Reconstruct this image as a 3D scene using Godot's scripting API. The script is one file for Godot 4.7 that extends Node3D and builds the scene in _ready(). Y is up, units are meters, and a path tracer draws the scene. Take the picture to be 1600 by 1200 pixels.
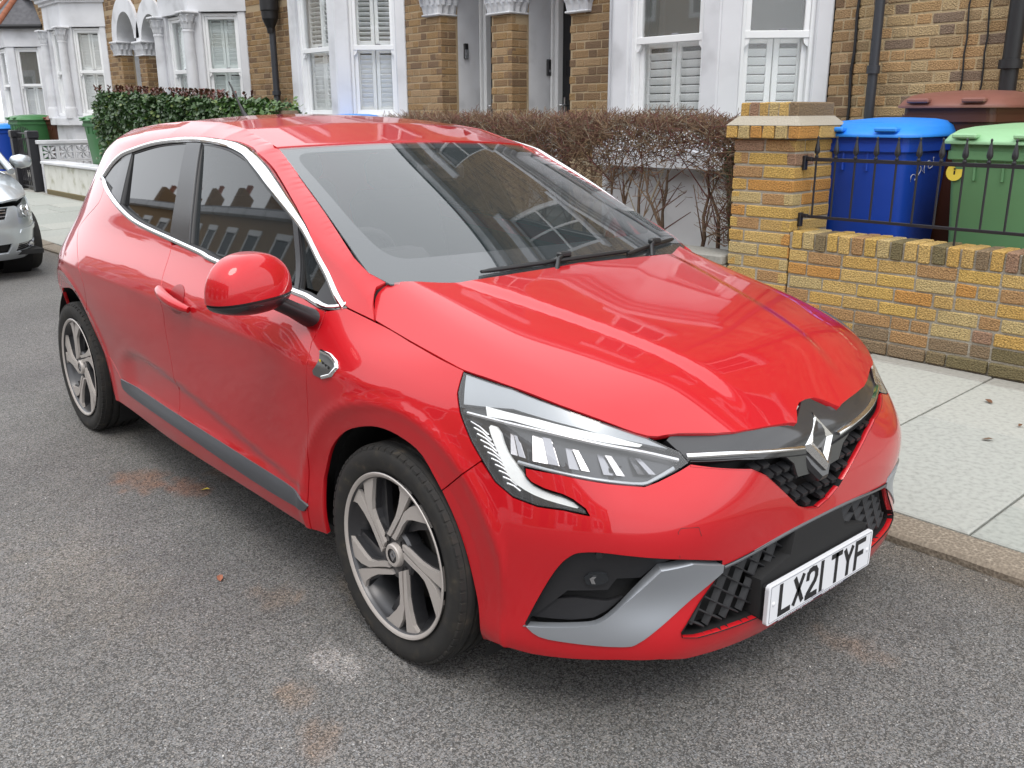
extends Node3D
# A red hatchback at the kerb of a terraced street under an overcast sky. Metres, y up; the street runs along x.

var rng := RandomNumberGenerator.new()
var M := {}
var car: Node3D

func _ready():
	rng.seed = 7
	var cam := Camera3D.new()
	cam.name = "camera"
	cam.fov = 45.4588
	cam.near = 0.05
	cam.far = 400.0
	cam.rotation_order = EULER_ORDER_YXZ
	cam.position = Vector3(3.171, 1.452, 2.080)
	cam.rotation = Vector3(-0.286782, 0.843673, -0.004466)
	add_child(cam)
	cam.current = true
	var env := Environment.new()
	env.background_mode = Environment.BG_SKY
	env.tonemap_mode = Environment.TONE_MAPPER_LINEAR
	env.tonemap_exposure = 1.0
	env.sdfgi_enabled = true
	env.ssao_enabled = true
	env.ssil_enabled = true
	var sky := Sky.new()
	var pano := PanoramaSkyMaterial.new()
	pano.panorama = sky_texture()
	pano.energy_multiplier = 2.2
	sky.sky_material = pano
	env.sky = sky
	var we := WorldEnvironment.new()
	we.name = "environment"
	we.environment = env
	add_child(we)
	var sun := DirectionalLight3D.new()
	sun.name = "sun"
	sun.light_energy = 0.45
	sun.light_color = Color(1.0, 0.97, 0.93)
	sun.light_angular_distance = 24.0
	sun.shadow_enabled = true
	sun.rotation = Vector3(-1.05, 0.95, 0)
	add_child(sun)
	make_materials()
	build_street()
	build_houses()
	build_gardens()
	build_car()
	build_silver_car()
	build_litter()

# ------------------------------------------------------------------ helpers
func sky_texture() -> ImageTexture:
	var w := 512
	var h := 256
	var n := FastNoiseLite.new()
	n.seed = 11
	n.frequency = 1.6
	n.fractal_octaves = 4
	var im := Image.create(w, h, false, Image.FORMAT_RGBF)
	for j in h:
		var el := PI * (0.5 - (j + 0.5) / h)
		for i in w:
			var az := TAU * (i + 0.5) / w
			var d := Vector3(cos(el) * cos(az), sin(el), cos(el) * sin(az))
			var c := n.get_noise_3dv(d * Vector3(1, 2.2, 1)) * 0.10
			var e := clampf(sin(el), 0.0, 1.0)
			var v := 0.86 + 0.16 * e + c
			if el < 0.0:
				v = 0.30
			im.set_pixel(i, j, Color(v * 0.955, v * 0.985, v * 1.03))
	return ImageTexture.create_from_image(im)

func lin(r: float, g: float, b: float) -> Color:
	return Color(r, g, b).linear_to_srgb()

func mat(c: Color, rough := 0.6, metal := 0.0) -> StandardMaterial3D:
	var m := StandardMaterial3D.new()
	m.albedo_color = c
	m.roughness = rough
	m.metallic = metal
	return m

func noise_tex(size: int, freq: float, ramp: Gradient, seed_ := 1, type := FastNoiseLite.TYPE_SIMPLEX_SMOOTH, oct := 4, normal := false) -> NoiseTexture2D:
	var n := FastNoiseLite.new()
	n.seed = seed_
	n.noise_type = type
	n.frequency = freq
	n.fractal_octaves = oct
	var t := NoiseTexture2D.new()
	t.width = size
	t.height = size
	t.seamless = true
	t.noise = n
	if ramp:
		t.color_ramp = ramp
	t.as_normal_map = normal
	return t

func grad(list: Array) -> Gradient:
	var g := Gradient.new()
	var o := PackedFloat32Array()
	var c := PackedColorArray()
	for e in list:
		o.append(e[0])
		c.append(e[1])
	g.offsets = o
	g.colors = c
	return g

func grey(v: float) -> Color:
	return Color(v, v, v)

var taken := {}
func numbered(called: String) -> String:
	if not taken.has(called):
		taken[called] = 0
		return called
	taken[called] += 1
	return "%s_%03d" % [called, taken[called]]

func tag(o: Node, label := "", category := "", group := "", kind := ""):
	if label: o.set_meta("label", label)
	if category: o.set_meta("category", category)
	if group: o.set_meta("group", group)
	if kind: o.set_meta("kind", kind)

func thing(called: String, label: String, category: String, at := Vector3.ZERO, turn := 0.0, group := "") -> Node3D:
	var o := Node3D.new()
	o.name = numbered(called)
	add_child(o)
	o.position = at
	o.rotation.y = turn
	tag(o, label, category, group)
	return o

func part(called: String, mesh: Mesh, m: Material, parent: Node, at := Vector3.ZERO, basis := Basis()) -> MeshInstance3D:
	var o := MeshInstance3D.new()
	if parent == self:
		o.name = numbered(called)
	else:
		if not parent.has_meta("n_" + called):
			parent.set_meta("n_" + called, 0)
			o.name = called
		else:
			var k: int = parent.get_meta("n_" + called) + 1
			parent.set_meta("n_" + called, k)
			o.name = "%s_%03d" % [called, k]
	o.mesh = mesh
	if m: o.material_override = m
	o.transform = Transform3D(basis, at)
	parent.add_child(o, true)
	return o

func group_part(called: String, parent: Node, at := Vector3.ZERO, basis := Basis()) -> Node3D:
	var k: int = parent.get_meta("n_" + called, -1) + 1
	parent.set_meta("n_" + called, k)
	var o := Node3D.new()
	o.name = called if k == 0 else "%s_%03d" % [called, k]
	o.transform = Transform3D(basis, at)
	parent.add_child(o, true)
	return o

# raw mesh collector
class Geo:
	var v := PackedVector3Array()
	var n := PackedVector3Array()
	var uv := PackedVector2Array()
	var c := PackedColorArray()
	var idx := PackedInt32Array()
	var use_c := false
	func vert(p: Vector3, nn: Vector3, u := Vector2.ZERO, col := Color.WHITE) -> int:
		v.append(p)
		n.append(nn)
		uv.append(u)
		if use_c: c.append(col)
		return v.size() - 1
	func tri(a: int, b: int, d: int):
		# keep front faces clockwise with respect to the normals
		var g := (v[b] - v[a]).cross(v[d] - v[a])
		if g.dot(n[a] + n[b] + n[d]) > 0.0:
			idx.append(a); idx.append(d); idx.append(b)
		else:
			idx.append(a); idx.append(b); idx.append(d)
	func quad(a: Vector3, b: Vector3, cc: Vector3, d: Vector3, nn := Vector3.ZERO, col := Color.WHITE):
		var g := (b - a).cross(d - a)
		if g.length_squared() < 1e-14: g = (cc - b).cross(d - b)
		if g.length_squared() < 1e-16: return
		g = g.normalized()
		if nn != Vector3.ZERO and g.dot(nn) < 0.0: g = -g
		var i := vert(a, g, Vector2(0, 0), col)
		vert(b, g, Vector2(1, 0), col)
		vert(cc, g, Vector2(1, 1), col)
		vert(d, g, Vector2(0, 1), col)
		tri(i, i + 1, i + 2)
		tri(i, i + 2, i + 3)
	func tri3(a: Vector3, b: Vector3, d: Vector3, nn := Vector3.ZERO, col := Color.WHITE):
		var g := (b - a).cross(d - a)
		if g.length_squared() < 1e-18: return
		g = g.normalized()
		if nn != Vector3.ZERO and g.dot(nn) < 0.0: g = -g
		var i := vert(a, g, Vector2.ZERO, col)
		vert(b, g, Vector2.ZERO, col)
		vert(d, g, Vector2.ZERO, col)
		tri(i, i + 1, i + 2)
	func box(lo: Vector3, hi: Vector3, col := Color.WHITE):
		hexa([Vector3(lo.x, lo.y, lo.z), Vector3(hi.x, lo.y, lo.z), Vector3(hi.x, lo.y, hi.z), Vector3(lo.x, lo.y, hi.z),
			Vector3(lo.x, hi.y, lo.z), Vector3(hi.x, hi.y, lo.z), Vector3(hi.x, hi.y, hi.z), Vector3(lo.x, hi.y, hi.z)], col)
	func hexa(p: Array, col := Color.WHITE):
		var m := Vector3.ZERO
		for q in p: m += q
		m /= 8.0
		for f in [[0, 1, 2, 3], [4, 5, 6, 7], [0, 1, 5, 4], [1, 2, 6, 5], [2, 3, 7, 6], [3, 0, 4, 7]]:
			var ce: Vector3 = (p[f[0]] + p[f[1]] + p[f[2]] + p[f[3]]) * 0.25
			quad(p[f[0]], p[f[1]], p[f[2]], p[f[3]], ce - m, col)
	# tube along a polyline with radii
	func tube(pts: Array, rad, sides := 8, cap := true, col := Color.WHITE):
		var rings := []
		var up := Vector3.UP
		for i in pts.size():
			var t: Vector3 = (pts[mini(i + 1, pts.size() - 1)] - pts[maxi(i - 1, 0)]).normalized()
			if absf(t.dot(up)) > 0.97: up = Vector3.RIGHT if absf(t.x) < 0.9 else Vector3.BACK
			var a := t.cross(up).normalized()
			var b := a.cross(t)
			var r: float = rad[i] if rad is Array or rad is PackedFloat32Array else rad
			var ring := []
			for k in sides:
				var th := TAU * k / sides
				var nn := a * cos(th) + b * sin(th)
				ring.append(vert(pts[i] + nn * r, nn, Vector2(float(k) / sides, i), col))
			rings.append(ring)
		for i in rings.size() - 1:
			for k in sides:
				var k2 := (k + 1) % sides
				tri(rings[i][k], rings[i + 1][k], rings[i + 1][k2])
				tri(rings[i][k], rings[i + 1][k2], rings[i][k2])
		if cap:
			for e in [0, rings.size() - 1]:
				var t2: Vector3 = (pts[0] - pts[1]).normalized() if e == 0 else (pts[-1] - pts[-2]).normalized()
				var ce := vert(pts[e], t2, Vector2.ZERO, col)
				var f := []
				for k in sides: f.append(vert(v[rings[e][k]], t2, Vector2.ZERO, col))
				for k in sides: tri(ce, f[k], f[(k + 1) % sides])
	# surface of revolution about local axis: prof = [[radius, along], ...]
	func lathe(prof: Array, origin: Vector3, axis: Vector3, seg := 32, smooth := true, col := Color.WHITE):
		var ax := axis.normalized()
		var a := ax.cross(Vector3.UP if absf(ax.y) < 0.9 else Vector3.RIGHT).normalized()
		var b := ax.cross(a)
		var flat := []
		if smooth:
			var ids := []
			for i in prof.size():
				var p0: Array = prof[maxi(i - 1, 0)]
				var p1: Array = prof[mini(i + 1, prof.size() - 1)]
				var tr: float = p1[0] - p0[0]
				var ta: float = p1[1] - p0[1]
				var row := []
				for k in seg + 1:
					var th := TAU * k / seg
					var rd := a * cos(th) + b * sin(th)
					var nn := (rd * ta - ax * tr).normalized()
					row.append(vert(origin + rd * prof[i][0] + ax * prof[i][1], nn, Vector2(float(k) / seg, float(i) / prof.size()), col))
				ids.append(row)
			for i in prof.size() - 1:
				for k in seg:
					tri(ids[i][k], ids[i + 1][k], ids[i + 1][k + 1])
					tri(ids[i][k], ids[i + 1][k + 1], ids[i][k + 1])
		else:
			for i in prof.size() - 1:
				var tr: float = prof[i + 1][0] - prof[i][0]
				var ta: float = prof[i + 1][1] - prof[i][1]
				var r0 := []
				var r1 := []
				for k in seg + 1:
					var th := TAU * k / seg
					var rd := a * cos(th) + b * sin(th)
					var nn := (rd * ta - ax * tr).normalized()
					r0.append(vert(origin + rd * prof[i][0] + ax * prof[i][1], nn, Vector2(float(k) / seg, 0), col))
					r1.append(vert(origin + rd * prof[i + 1][0] + ax * prof[i + 1][1], nn, Vector2(float(k) / seg, 1), col))
				for k in seg:
					tri(r0[k], r1[k], r1[k + 1])
					tri(r0[k], r1[k + 1], r0[k + 1])
	# prism from a polygon in a plane (o + u*ux + v*uy), extruded along w by depth, with a chamfer
	func prism(poly: PackedVector2Array, o: Vector3, ux: Vector3, uy: Vector3, depth: float, bev := 0.0, col := Color.WHITE, back := false):
		var w := ux.cross(uy).normalized()
		var top := poly
		if bev > 0.0:
			var off := Geometry2D.offset_polygon(poly, -bev)
			if off.size() == 1 and off[0].size() == poly.size():
				# match start index
				var best := 0
				var bd := 1e9
				for k in off[0].size():
					var dd := off[0][k].distance_to(poly[0])
					if dd < bd:
						bd = dd
						best = k
				var q := PackedVector2Array()
				for k in off[0].size(): q.append(off[0][(best + k) % off[0].size()])
				if Geometry2D.is_polygon_clockwise(q) == Geometry2D.is_polygon_clockwise(poly): top = q
		var P := func(a: Vector2, h: float) -> Vector3: return o + ux * a.x + uy * a.y + w * h
		var t := Geometry2D.triangulate_polygon(top)
		for i in range(0, t.size(), 3):
			tri3(P.call(top[t[i]], depth), P.call(top[t[i + 1]], depth), P.call(top[t[i + 2]], depth), w * signf(depth), col)
			if back: tri3(P.call(poly[t[i]], 0), P.call(poly[t[i + 1]], 0), P.call(poly[t[i + 2]], 0), -w * signf(depth), col)
		var cw := Geometry2D.is_polygon_clockwise(poly)
		for i in poly.size():
			var j := (i + 1) % poly.size()
			var e := poly[j] - poly[i]
			var on := Vector2(e.y, -e.x) * (-1.0 if cw else 1.0)
			var nn := ux * on.x + uy * on.y
			if top != poly:
				var hb := depth - bev * signf(depth)
				quad(P.call(poly[i], 0), P.call(poly[j], 0), P.call(poly[j], hb), P.call(poly[i], hb), nn, col)
				quad(P.call(poly[i], hb), P.call(poly[j], hb), P.call(top[j], depth), P.call(top[i], depth), nn.normalized() + w * signf(depth), col)
			else:
				quad(P.call(poly[i], 0), P.call(poly[j], 0), P.call(poly[j], depth), P.call(poly[i], depth), nn, col)
	func mesh() -> ArrayMesh:
		var m := ArrayMesh.new()
		if idx.is_empty(): return m
		var a := []
		a.resize(Mesh.ARRAY_MAX)
		a[Mesh.ARRAY_VERTEX] = v
		a[Mesh.ARRAY_NORMAL] = n
		a[Mesh.ARRAY_TEX_UV] = uv
		if use_c: a[Mesh.ARRAY_COLOR] = c
		a[Mesh.ARRAY_INDEX] = idx
		m.add_surface_from_arrays(Mesh.PRIMITIVE_TRIANGLES, a)
		return m
	func mirrored() -> Geo:
		var g := Geo.new()
		g.use_c = use_c
		for i in v.size():
			g.v.append(v[i] * Vector3(1, 1, -1))
			g.n.append(n[i] * Vector3(1, 1, -1))
		g.uv = uv.duplicate()
		g.c = c.duplicate()
		for i in range(0, idx.size(), 3):
			g.idx.append(idx[i]); g.idx.append(idx[i + 2]); g.idx.append(idx[i + 1])
		return g

func bev_box(size: Vector3, r := 0.01) -> ArrayMesh:
	var g := Geo.new()
	bev_box_into(g, Vector3.ZERO, size, r)
	return g.mesh()

# a box with chamfered edges, centred at c
func bev_box_into(g: Geo, c: Vector3, size: Vector3, r: float, jit := 0.0, col := Color.WHITE):
	var h := size * 0.5
	r = minf(r, minf(h.x, minf(h.y, h.z)) * 0.9)
	var P := {}
	for sx in [-1, 1]:
		for sy in [-1, 1]:
			for sz in [-1, 1]:
				var j := Vector3(rng.randf_range(-jit, jit), rng.randf_range(-jit, jit), rng.randf_range(-jit, jit)) if jit > 0.0 else Vector3.ZERO
				for ax in 3:
					var q := Vector3(sx, sy, sz) * (h - Vector3.ONE * r)
					q[ax] = Vector3(sx, sy, sz)[ax] * h[ax]
					P[[sx, sy, sz, ax]] = c + q + j
	for ax in 3:
		var b := (ax + 1) % 3
		var d := (ax + 2) % 3
		for s in [-1, 1]:
			var k := []
			for e in [[-1, -1], [1, -1], [1, 1], [-1, 1]]:
				var q := [0, 0, 0, ax]
				q[ax] = s
				q[b] = e[0]
				q[d] = e[1]
				k.append(P[q])
			var nn := Vector3.ZERO
			nn[ax] = s
			g.quad(k[0], k[1], k[2], k[3], nn, col)
		for e in [[-1, -1], [1, -1], [1, 1], [-1, 1]]:
			var q0 := [0, 0, 0, b]
			var q1 := [0, 0, 0, d]
			q0[b] = e[0]; q0[d] = e[1]; q0[ax] = -1
			q1[b] = e[0]; q1[d] = e[1]; q1[ax] = -1
			var r0 := q0.duplicate(); r0[ax] = 1
			var r1 := q1.duplicate(); r1[ax] = 1
			var nn := Vector3.ZERO
			nn[b] = e[0]; nn[d] = e[1]
			g.quad(P[q0], P[r0], P[r1], P[q1], nn, col)
	for sx in [-1, 1]:
		for sy in [-1, 1]:
			for sz in [-1, 1]:
				g.tri3(P[[sx, sy, sz, 0]], P[[sx, sy, sz, 1]], P[[sx, sy, sz, 2]], Vector3(sx, sy, sz), col)

func boxm(lo: Vector3, hi: Vector3, r := 0.004) -> ArrayMesh:
	var g := Geo.new()
	bev_box_into(g, (lo + hi) * 0.5, hi - lo, r)
	return g.mesh()

func pv(a: Array) -> PackedVector2Array:
	var p := PackedVector2Array()
	for i in range(0, a.size(), 2): p.append(Vector2(a[i], a[i + 1]))
	return p

# ------------------------------------------------------------------ the shape of the hatchback
# The body side is one surface: a plan contour (arc length s from the nose, height y) pushed in and out by a table
# of sections; the bonnet is a height field over plan; roof and windscreen are lofts between the cant rails.
const NS := 700
const NY := 132
var CX := PackedFloat32Array()
var CZ := PackedFloat32Array()
var CNX := PackedFloat32Array()
var CNZ := PackedFloat32Array()
var DG := PackedFloat32Array()
var STOT := 0.0
const YA := 0.12
const YB := 1.45
var KX := PackedFloat32Array([-1.80, -1.72, -1.6, -1.45, -1.18, -0.82, -0.47, -0.2, 0, 0.245, 0.375, 0.506, 0.633, 0.754, 0.898, 0.98, 1.035, 1.06])
var KY := PackedFloat32Array([1.05, 1.17, 1.26, 1.335, 1.385, 1.408, 1.421, 1.416, 1.395, 1.338, 1.28, 1.222, 1.166, 1.11, 1.047, 1.01, 0.988, 0.97])
var KZ := PackedFloat32Array([0.46, 0.46, 0.47, 0.49, 0.51, 0.534, 0.542, 0.545, 0.55, 0.559, 0.576, 0.60, 0.626, 0.651, 0.684, 0.686, 0.66, 0.64])
const HNX := 118
const HNZ := 80
var HG := PackedFloat32Array()
const FW := Vector2(1.2915, 0.305)
const RW := Vector2(-1.2915, 0.305)

class Spline:
	var x := PackedFloat32Array()
	var y := PackedFloat32Array()
	var m := PackedFloat32Array()
	func _init(xk, yk):
		x = PackedFloat32Array(xk)
		y = PackedFloat32Array(yk)
		var n := x.size()
		m.resize(n)
		var cp := PackedFloat64Array(); cp.resize(n)
		var dp := PackedFloat64Array(); dp.resize(n)
		for i in range(1, n - 1):
			var h0 := x[i] - x[i - 1]
			var h1 := x[i + 1] - x[i]
			var r := 6.0 * ((y[i + 1] - y[i]) / h1 - (y[i] - y[i - 1]) / h0)
			var den := 2.0 * (h0 + h1) - h0 * cp[i - 1]
			cp[i] = h1 / den
			dp[i] = (r - h0 * dp[i - 1]) / den
		for i in range(n - 2, 0, -1):
			m[i] = dp[i] - cp[i] * m[i + 1]
	func at(t: float) -> float:
		var n := x.size()
		var i := clampi(x.bsearch(t) - 1, 0, n - 2)
		var h := x[i + 1] - x[i]
		var d := t - x[i]
		var u := clampf(d, 0.0, h)
		var s0 := (y[i + 1] - y[i]) / h - h * (2.0 * m[i] + m[i + 1]) / 6.0
		var v := y[i] + u * s0 + u * u * m[i] * 0.5 + u * u * u * (m[i + 1] - m[i]) / (6.0 * h)
		if d < 0.0: return v + d * s0
		if d > h: return v + (d - h) * ((y[i + 1] - y[i]) / h + h * (m[i] + 2.0 * m[i + 1]) / 6.0)
		return v

func lerp_tab(xs: PackedFloat32Array, ys: PackedFloat32Array, t: float) -> float:
	var n := xs.size()
	if t <= xs[0]: return ys[0]
	if t >= xs[n - 1]: return ys[n - 1]
	var i := clampi(xs.bsearch(t) - 1, 0, n - 2)
	return lerpf(ys[i], ys[i + 1], (t - xs[i]) / (xs[i + 1] - xs[i]))

func s_of_x(x: float) -> float:
	# contour x falls as s grows
	var lo := 0
	var hi := NS - 1
	while hi - lo > 1:
		var mid := (lo + hi) / 2
		if CX[mid] > x: lo = mid
		else: hi = mid
	var d := CX[lo] - CX[hi]
	return (lo + (clampf((CX[lo] - x) / d, 0, 1) if d > 1e-9 else 0.0)) * STOT / (NS - 1)

func s_of_z(z: float) -> float:
	var lo := 0
	var hi := NS / 3
	while hi - lo > 1:
		var mid := (lo + hi) / 2
		if CZ[mid] < z: lo = mid
		else: hi = mid
	return (lo + clampf((z - CZ[lo]) / (CZ[hi] - CZ[lo]), 0, 1)) * STOT / (NS - 1)

var sp_scallop: Spline
var sp_shoulder: Spline

func build_surface_tables():
	var px := PackedFloat64Array()
	var pz := PackedFloat64Array()
	for i in 600:
		var t := PI * 0.5 * i / 599.0
		px.append(0.55 + 1.50 * pow(cos(t), 0.5))
		pz.append(0.885 * pow(sin(t), 0.5))
	px[599] = 0.55
	for i in range(1, 60):
		px.append(0.55 - 1.15 * i / 59.0)
		pz.append(0.885)
	for i in range(1, 600):
		var t := PI * 0.5 * (1.0 - i / 599.0)
		px.append(-0.6 - 1.33 * pow(maxf(cos(t), 0.0), 2.0 / 3.5))
		pz.append(0.885 * pow(maxf(sin(t), 0.0), 2.0 / 3.5))
	var sl := PackedFloat64Array([0.0])
	for i in range(1, px.size()): sl.append(sl[i - 1] + Vector2(px[i] - px[i - 1], pz[i] - pz[i - 1]).length())
	STOT = sl[sl.size() - 1]
	CX.resize(NS); CZ.resize(NS); CNX.resize(NS); CNZ.resize(NS)
	var k := 0
	for i in NS:
		var s := STOT * i / (NS - 1)
		while k < sl.size() - 2 and sl[k + 1] < s: k += 1
		var f := (s - sl[k]) / maxf(sl[k + 1] - sl[k], 1e-9)
		CX[i] = lerpf(px[k], px[k + 1], f)
		CZ[i] = lerpf(pz[k], pz[k + 1], f)
	for i in NS:
		var a := maxi(i - 1, 0)
		var b := mini(i + 1, NS - 1)
		var t := Vector2(CX[b] - CX[a], CZ[b] - CZ[a]).normalized()
		CNX[i] = t.y
		CNZ[i] = -t.x
	var YK := [0.14, 0.20, 0.28, 0.36, 0.44, 0.52, 0.60, 0.68, 0.76, 0.84, 0.90, 0.96, 1.05, 1.15, 1.30, 1.45]
	var T := [
		[0.0, [-.03,-.005,0,-.004,-.010,-.012,-.020,-.034,-.10,-.2,-.28,-.36,-.4,-.4,-.4,-.4]],
		[s_of_z(.28), [-.03,-.005,0,-.004,-.006,-.006,-.016,-.044,-.115,-.2,-.28,-.36,-.4,-.4,-.4,-.4]],
		[s_of_z(.45), [-.03,-.004,.002,-.006,0,.002,-.022,-.078,-.15,-.24,-.3,-.36,-.4,-.4,-.4,-.4]],
		[s_of_z(.545), [-.03,0,.004,-.010,0,0,-.03,-.085,-.14,-.22,-.28,-.34,-.4,-.4,-.4,-.4]],
		[s_of_x(1.88), [-.035,-.005,0,-.008,-.002,-.002,-.026,-.065,-.113,-.18,-.24,-.3,-.35,-.4,-.4,-.4]],
		[s_of_x(1.65), [-.04,.004,.012,.012,.010,.004,-.014,-.038,-.074,-.125,-.18,-.24,-.3,-.35,-.4,-.4]],
		[s_of_x(1.48), [-.06,-.02,-.005,0,0,0,-.004,-.022,-.055,-.113,-.17,-.23,-.3,-.35,-.4,-.4]],
		[s_of_x(1.29), [-.08,-.04,-.025,-.02,-.015,-.01,-.008,-.012,-.035,-.095,-.175,-.22,-.26,-.3,-.36,-.4]],
		[s_of_x(.95), [-.10,-.045,-.014,-.008,-.012,-.010,-.006,-.002,-.004,-.040,-.085,-.135,-.190,-.24,-.30,-.36]],
		[s_of_x(.6), [-.10,-.045,-.012,-.004,-.012,-.012,-.008,-.003,0,-.010,-.045,-.086,-.128,-.170,-.230,-.30]],
		[s_of_x(-.1), [-.10,-.045,-.012,-.004,-.012,-.012,-.008,-.003,0,-.004,-.033,-.070,-.106,-.144,-.204,-.28]],
		[s_of_x(-.8), [-.10,-.065,-.050,-.045,-.040,-.030,-.016,-.004,.002,-.004,-.030,-.066,-.106,-.148,-.214,-.29]],
		[s_of_x(-1.3), [-.08,-.05,-.04,-.035,-.03,-.025,-.015,-.004,.002,-.012,-.042,-.078,-.125,-.175,-.25,-.33]],
		[s_of_x(-1.65), [-.08,-.03,.0,.0,.0,.01,.02,.015,0,-.03,-.065,-.10,-.15,-.20,-.28,-.36]],
		[s_of_x(-1.88), [-.06,0,.02,.02,.02,.02,.015,.0,-.02,-.05,-.08,-.11,-.16,-.22,-.3,-.38]],
		[STOT, [-.06,0,.02,.02,.02,.02,.015,0,-.02,-.04,-.06,-.09,-.14,-.2,-.3,-.42]],
	]
	var sk := []
	var rows := []
	for e in T:
		sk.append(e[0])
		var sp := Spline.new(YK, e[1])
		var r := PackedFloat32Array()
		for j in NY: r.append(sp.at(YA + (YB - YA) * j / (NY - 1)))
		rows.append(r)
	DG.resize(NS * NY)
	for j in NY:
		var col := []
		for r in rows: col.append(r[j])
		var sp := Spline.new(sk, col)
		for i in NS: DG[i * NY + j] = sp.at(STOT * i / (NS - 1))
	sp_scallop = Spline.new([-.75, -.5, -.3, 0, .5, .95], [.42, .515, .52, .49, .42, .36])
	sp_shoulder = Spline.new([-1.7, -1.2, 0, 1, 1.5], [.80, .815, .80, .775, .75])
	var HX := [.95, 1.2, 1.45, 1.7, 1.85, 2.0]
	var HZ := [0.0, .2, .4, .55, .66, .75]
	var HT := [[1.030,1.029,1.025,1.018,1.003,.918],[.977,.976,.971,.960,.938,.878],[.925,.924,.917,.904,.880,.830],[.866,.864,.854,.832,.800,.755],[.812,.808,.79,.752,.705,.655],[.715,.708,.665,.59,.53,.48]]
	HG.resize(HNX * HNZ)
	var hs := []
	for r in HT: hs.append(Spline.new(HZ, r))
	for j in HNZ:
		var z := 0.80 * j / (HNZ - 1)
		var col := []
		for sp in hs: col.append(sp.at(z))
		var sp2 := Spline.new(HX, col)
		for i in HNX:
			var x := 0.90 + 1.20 * i / (HNX - 1)
			var zr := 0.50 - 0.29 * (x - 1.0)
			HG[i * HNZ + j] = sp2.at(x) + 0.010 * (1.0 - smoothstep(-0.035, 0.035, z - zr)) * smoothstep(1.0, 1.25, x) * (1.0 - smoothstep(1.85, 2.0, x))

func side(q: Vector2) -> Vector3:
	var mir := 1.0
	var s := q.x
	if s < 0.0:
		s = -s
		mir = -1.0
	var y := q.y
	var fi := clampf(s / STOT * (NS - 1), 0, NS - 1.001)
	var i := int(fi)
	var a := fi - i
	var fj := clampf((y - YA) / (YB - YA) * (NY - 1), 0, NY - 1.001)
	var j := int(fj)
	var b := fj - j
	var o := i * NY + j
	var d := lerpf(lerpf(DG[o], DG[o + NY], a), lerpf(DG[o + 1], DG[o + NY + 1], a), b)
	var x := lerpf(CX[i], CX[i + 1], a)
	var z := lerpf(CZ[i], CZ[i + 1], a)
	var nv := Vector2(lerpf(CNX[i], CNX[i + 1], a), lerpf(CNZ[i], CNZ[i + 1], a)).normalized()
	# door scallop, shoulder line, flared wheel arches
	if x < 1.7:
		if x < 1.0 and x > -0.75:
			d -= 0.016 * smoothstep(-0.72, -0.5, x) * (1.0 - smoothstep(0.8, 0.98, x)) * (1.0 - smoothstep(-0.022, 0.022, y - sp_scallop.at(x))) * smoothstep(0.335, 0.40, y)
		d += 0.006 * smoothstep(-1.75, -1.2, x) * (1.0 - smoothstep(1.1, 1.6, x)) * exp(-absf(y - sp_shoulder.at(x)) / 0.03)
		var front := x > 0.0
		var w := FW if front else RW
		var R := 0.345 if front else 0.385
		var r := Vector2(x, y).distance_to(w)
		if r < R + 0.2:
			if r < R + 0.075: d -= 0.016 * (1.0 - clampf((r - R) / 0.075, 0, 1))
			if y > 0.2: d += 0.006 * exp(-pow((r - R - 0.075) / 0.02, 2))
	var px := x + nv.x * d
	var pz := z + nv.y * d
	if px < 1.075 and px > -1.79:
		var yk := lerp_tab(KX, KY, px)
		var rk := 0.085 - 0.045 * smoothstep(-0.3, 0.3, px)
		if y > yk - rk:
			var zk := lerp_tab(KX, KZ, px)
			var fk := clampf((yk - YA) / (YB - YA) * (NY - 1), 0, NY - 1.001)
			var jk := int(fk)
			var bk := fk - jk
			var ok := i * NY + jk
			var dk := lerpf(lerpf(DG[ok], DG[ok + NY], a), lerpf(DG[ok + 1], DG[ok + NY + 1], a), bk)
			var qq := clampf((y - (yk - rk)) / rk, 0, 1)
			pz -= maxf(z + nv.y * dk - zk, 0.0) * pow(qq, 2.2)
	return Vector3(px, y, pz * mir)

# the side panes: a plain barrel of glass just inside the body side
func pane(q: Vector2) -> Vector3:
	var p := side(Vector2(absf(q.x), q.y))
	var t := (p.x + 0.1) / 0.85
	var z0 := 0.786 - (0.036 * t * t if t > 0.0 else 0.010 * t * t)
	var h := p.y - 1.0
	return Vector3(p.x, p.y, (z0 - 0.345 * h - 0.06 * h * h) * (1.0 if q.x >= 0.0 else -1.0))

func hood(q: Vector2) -> Vector3:
	var z := absf(q.y)
	var fi := clampf((q.x - 0.90) / 1.20 * (HNX - 1), 0, HNX - 1.001)
	var i := int(fi)
	var a := fi - i
	var fj := clampf(z / 0.80 * (HNZ - 1), 0, HNZ - 1.001)
	var j := int(fj)
	var b := fj - j
	var o := i * HNZ + j
	return Vector3(q.x, lerpf(lerpf(HG[o], HG[o + HNZ], a), lerpf(HG[o + 1], HG[o + HNZ + 1], a), b), q.y)

func krail(x: float) -> Vector3:
	return Vector3(x, lerp_tab(KX, KY, x), lerp_tab(KX, KZ, x))

# roof: u in -1..1 across, x along the cant rail
func roof(q: Vector2) -> Vector3:
	var k := krail(q.x)
	var u := q.y
	var e := 1.0 - u * u
	var f := smoothstep(-0.35, 0.245, q.x)
	return Vector3(q.x + 0.089 * e * f, k.y + e * lerpf(0.034, 0.019, f), k.z * u)

# windscreen: v 0 header .. 1 base, u across
func screen(q: Vector2) -> Vector3:
	var v := q.y
	var u := q.x
	var e := 1.0 - u * u
	return Vector3(lerpf(0.245, 1.10, v) + e * 0.09, lerpf(1.334, 0.953, v) + e * lerpf(0.019, 0.005, v) + 0.012 * sin(PI * v), lerpf(0.562, 0.72, v) * u)

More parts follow.
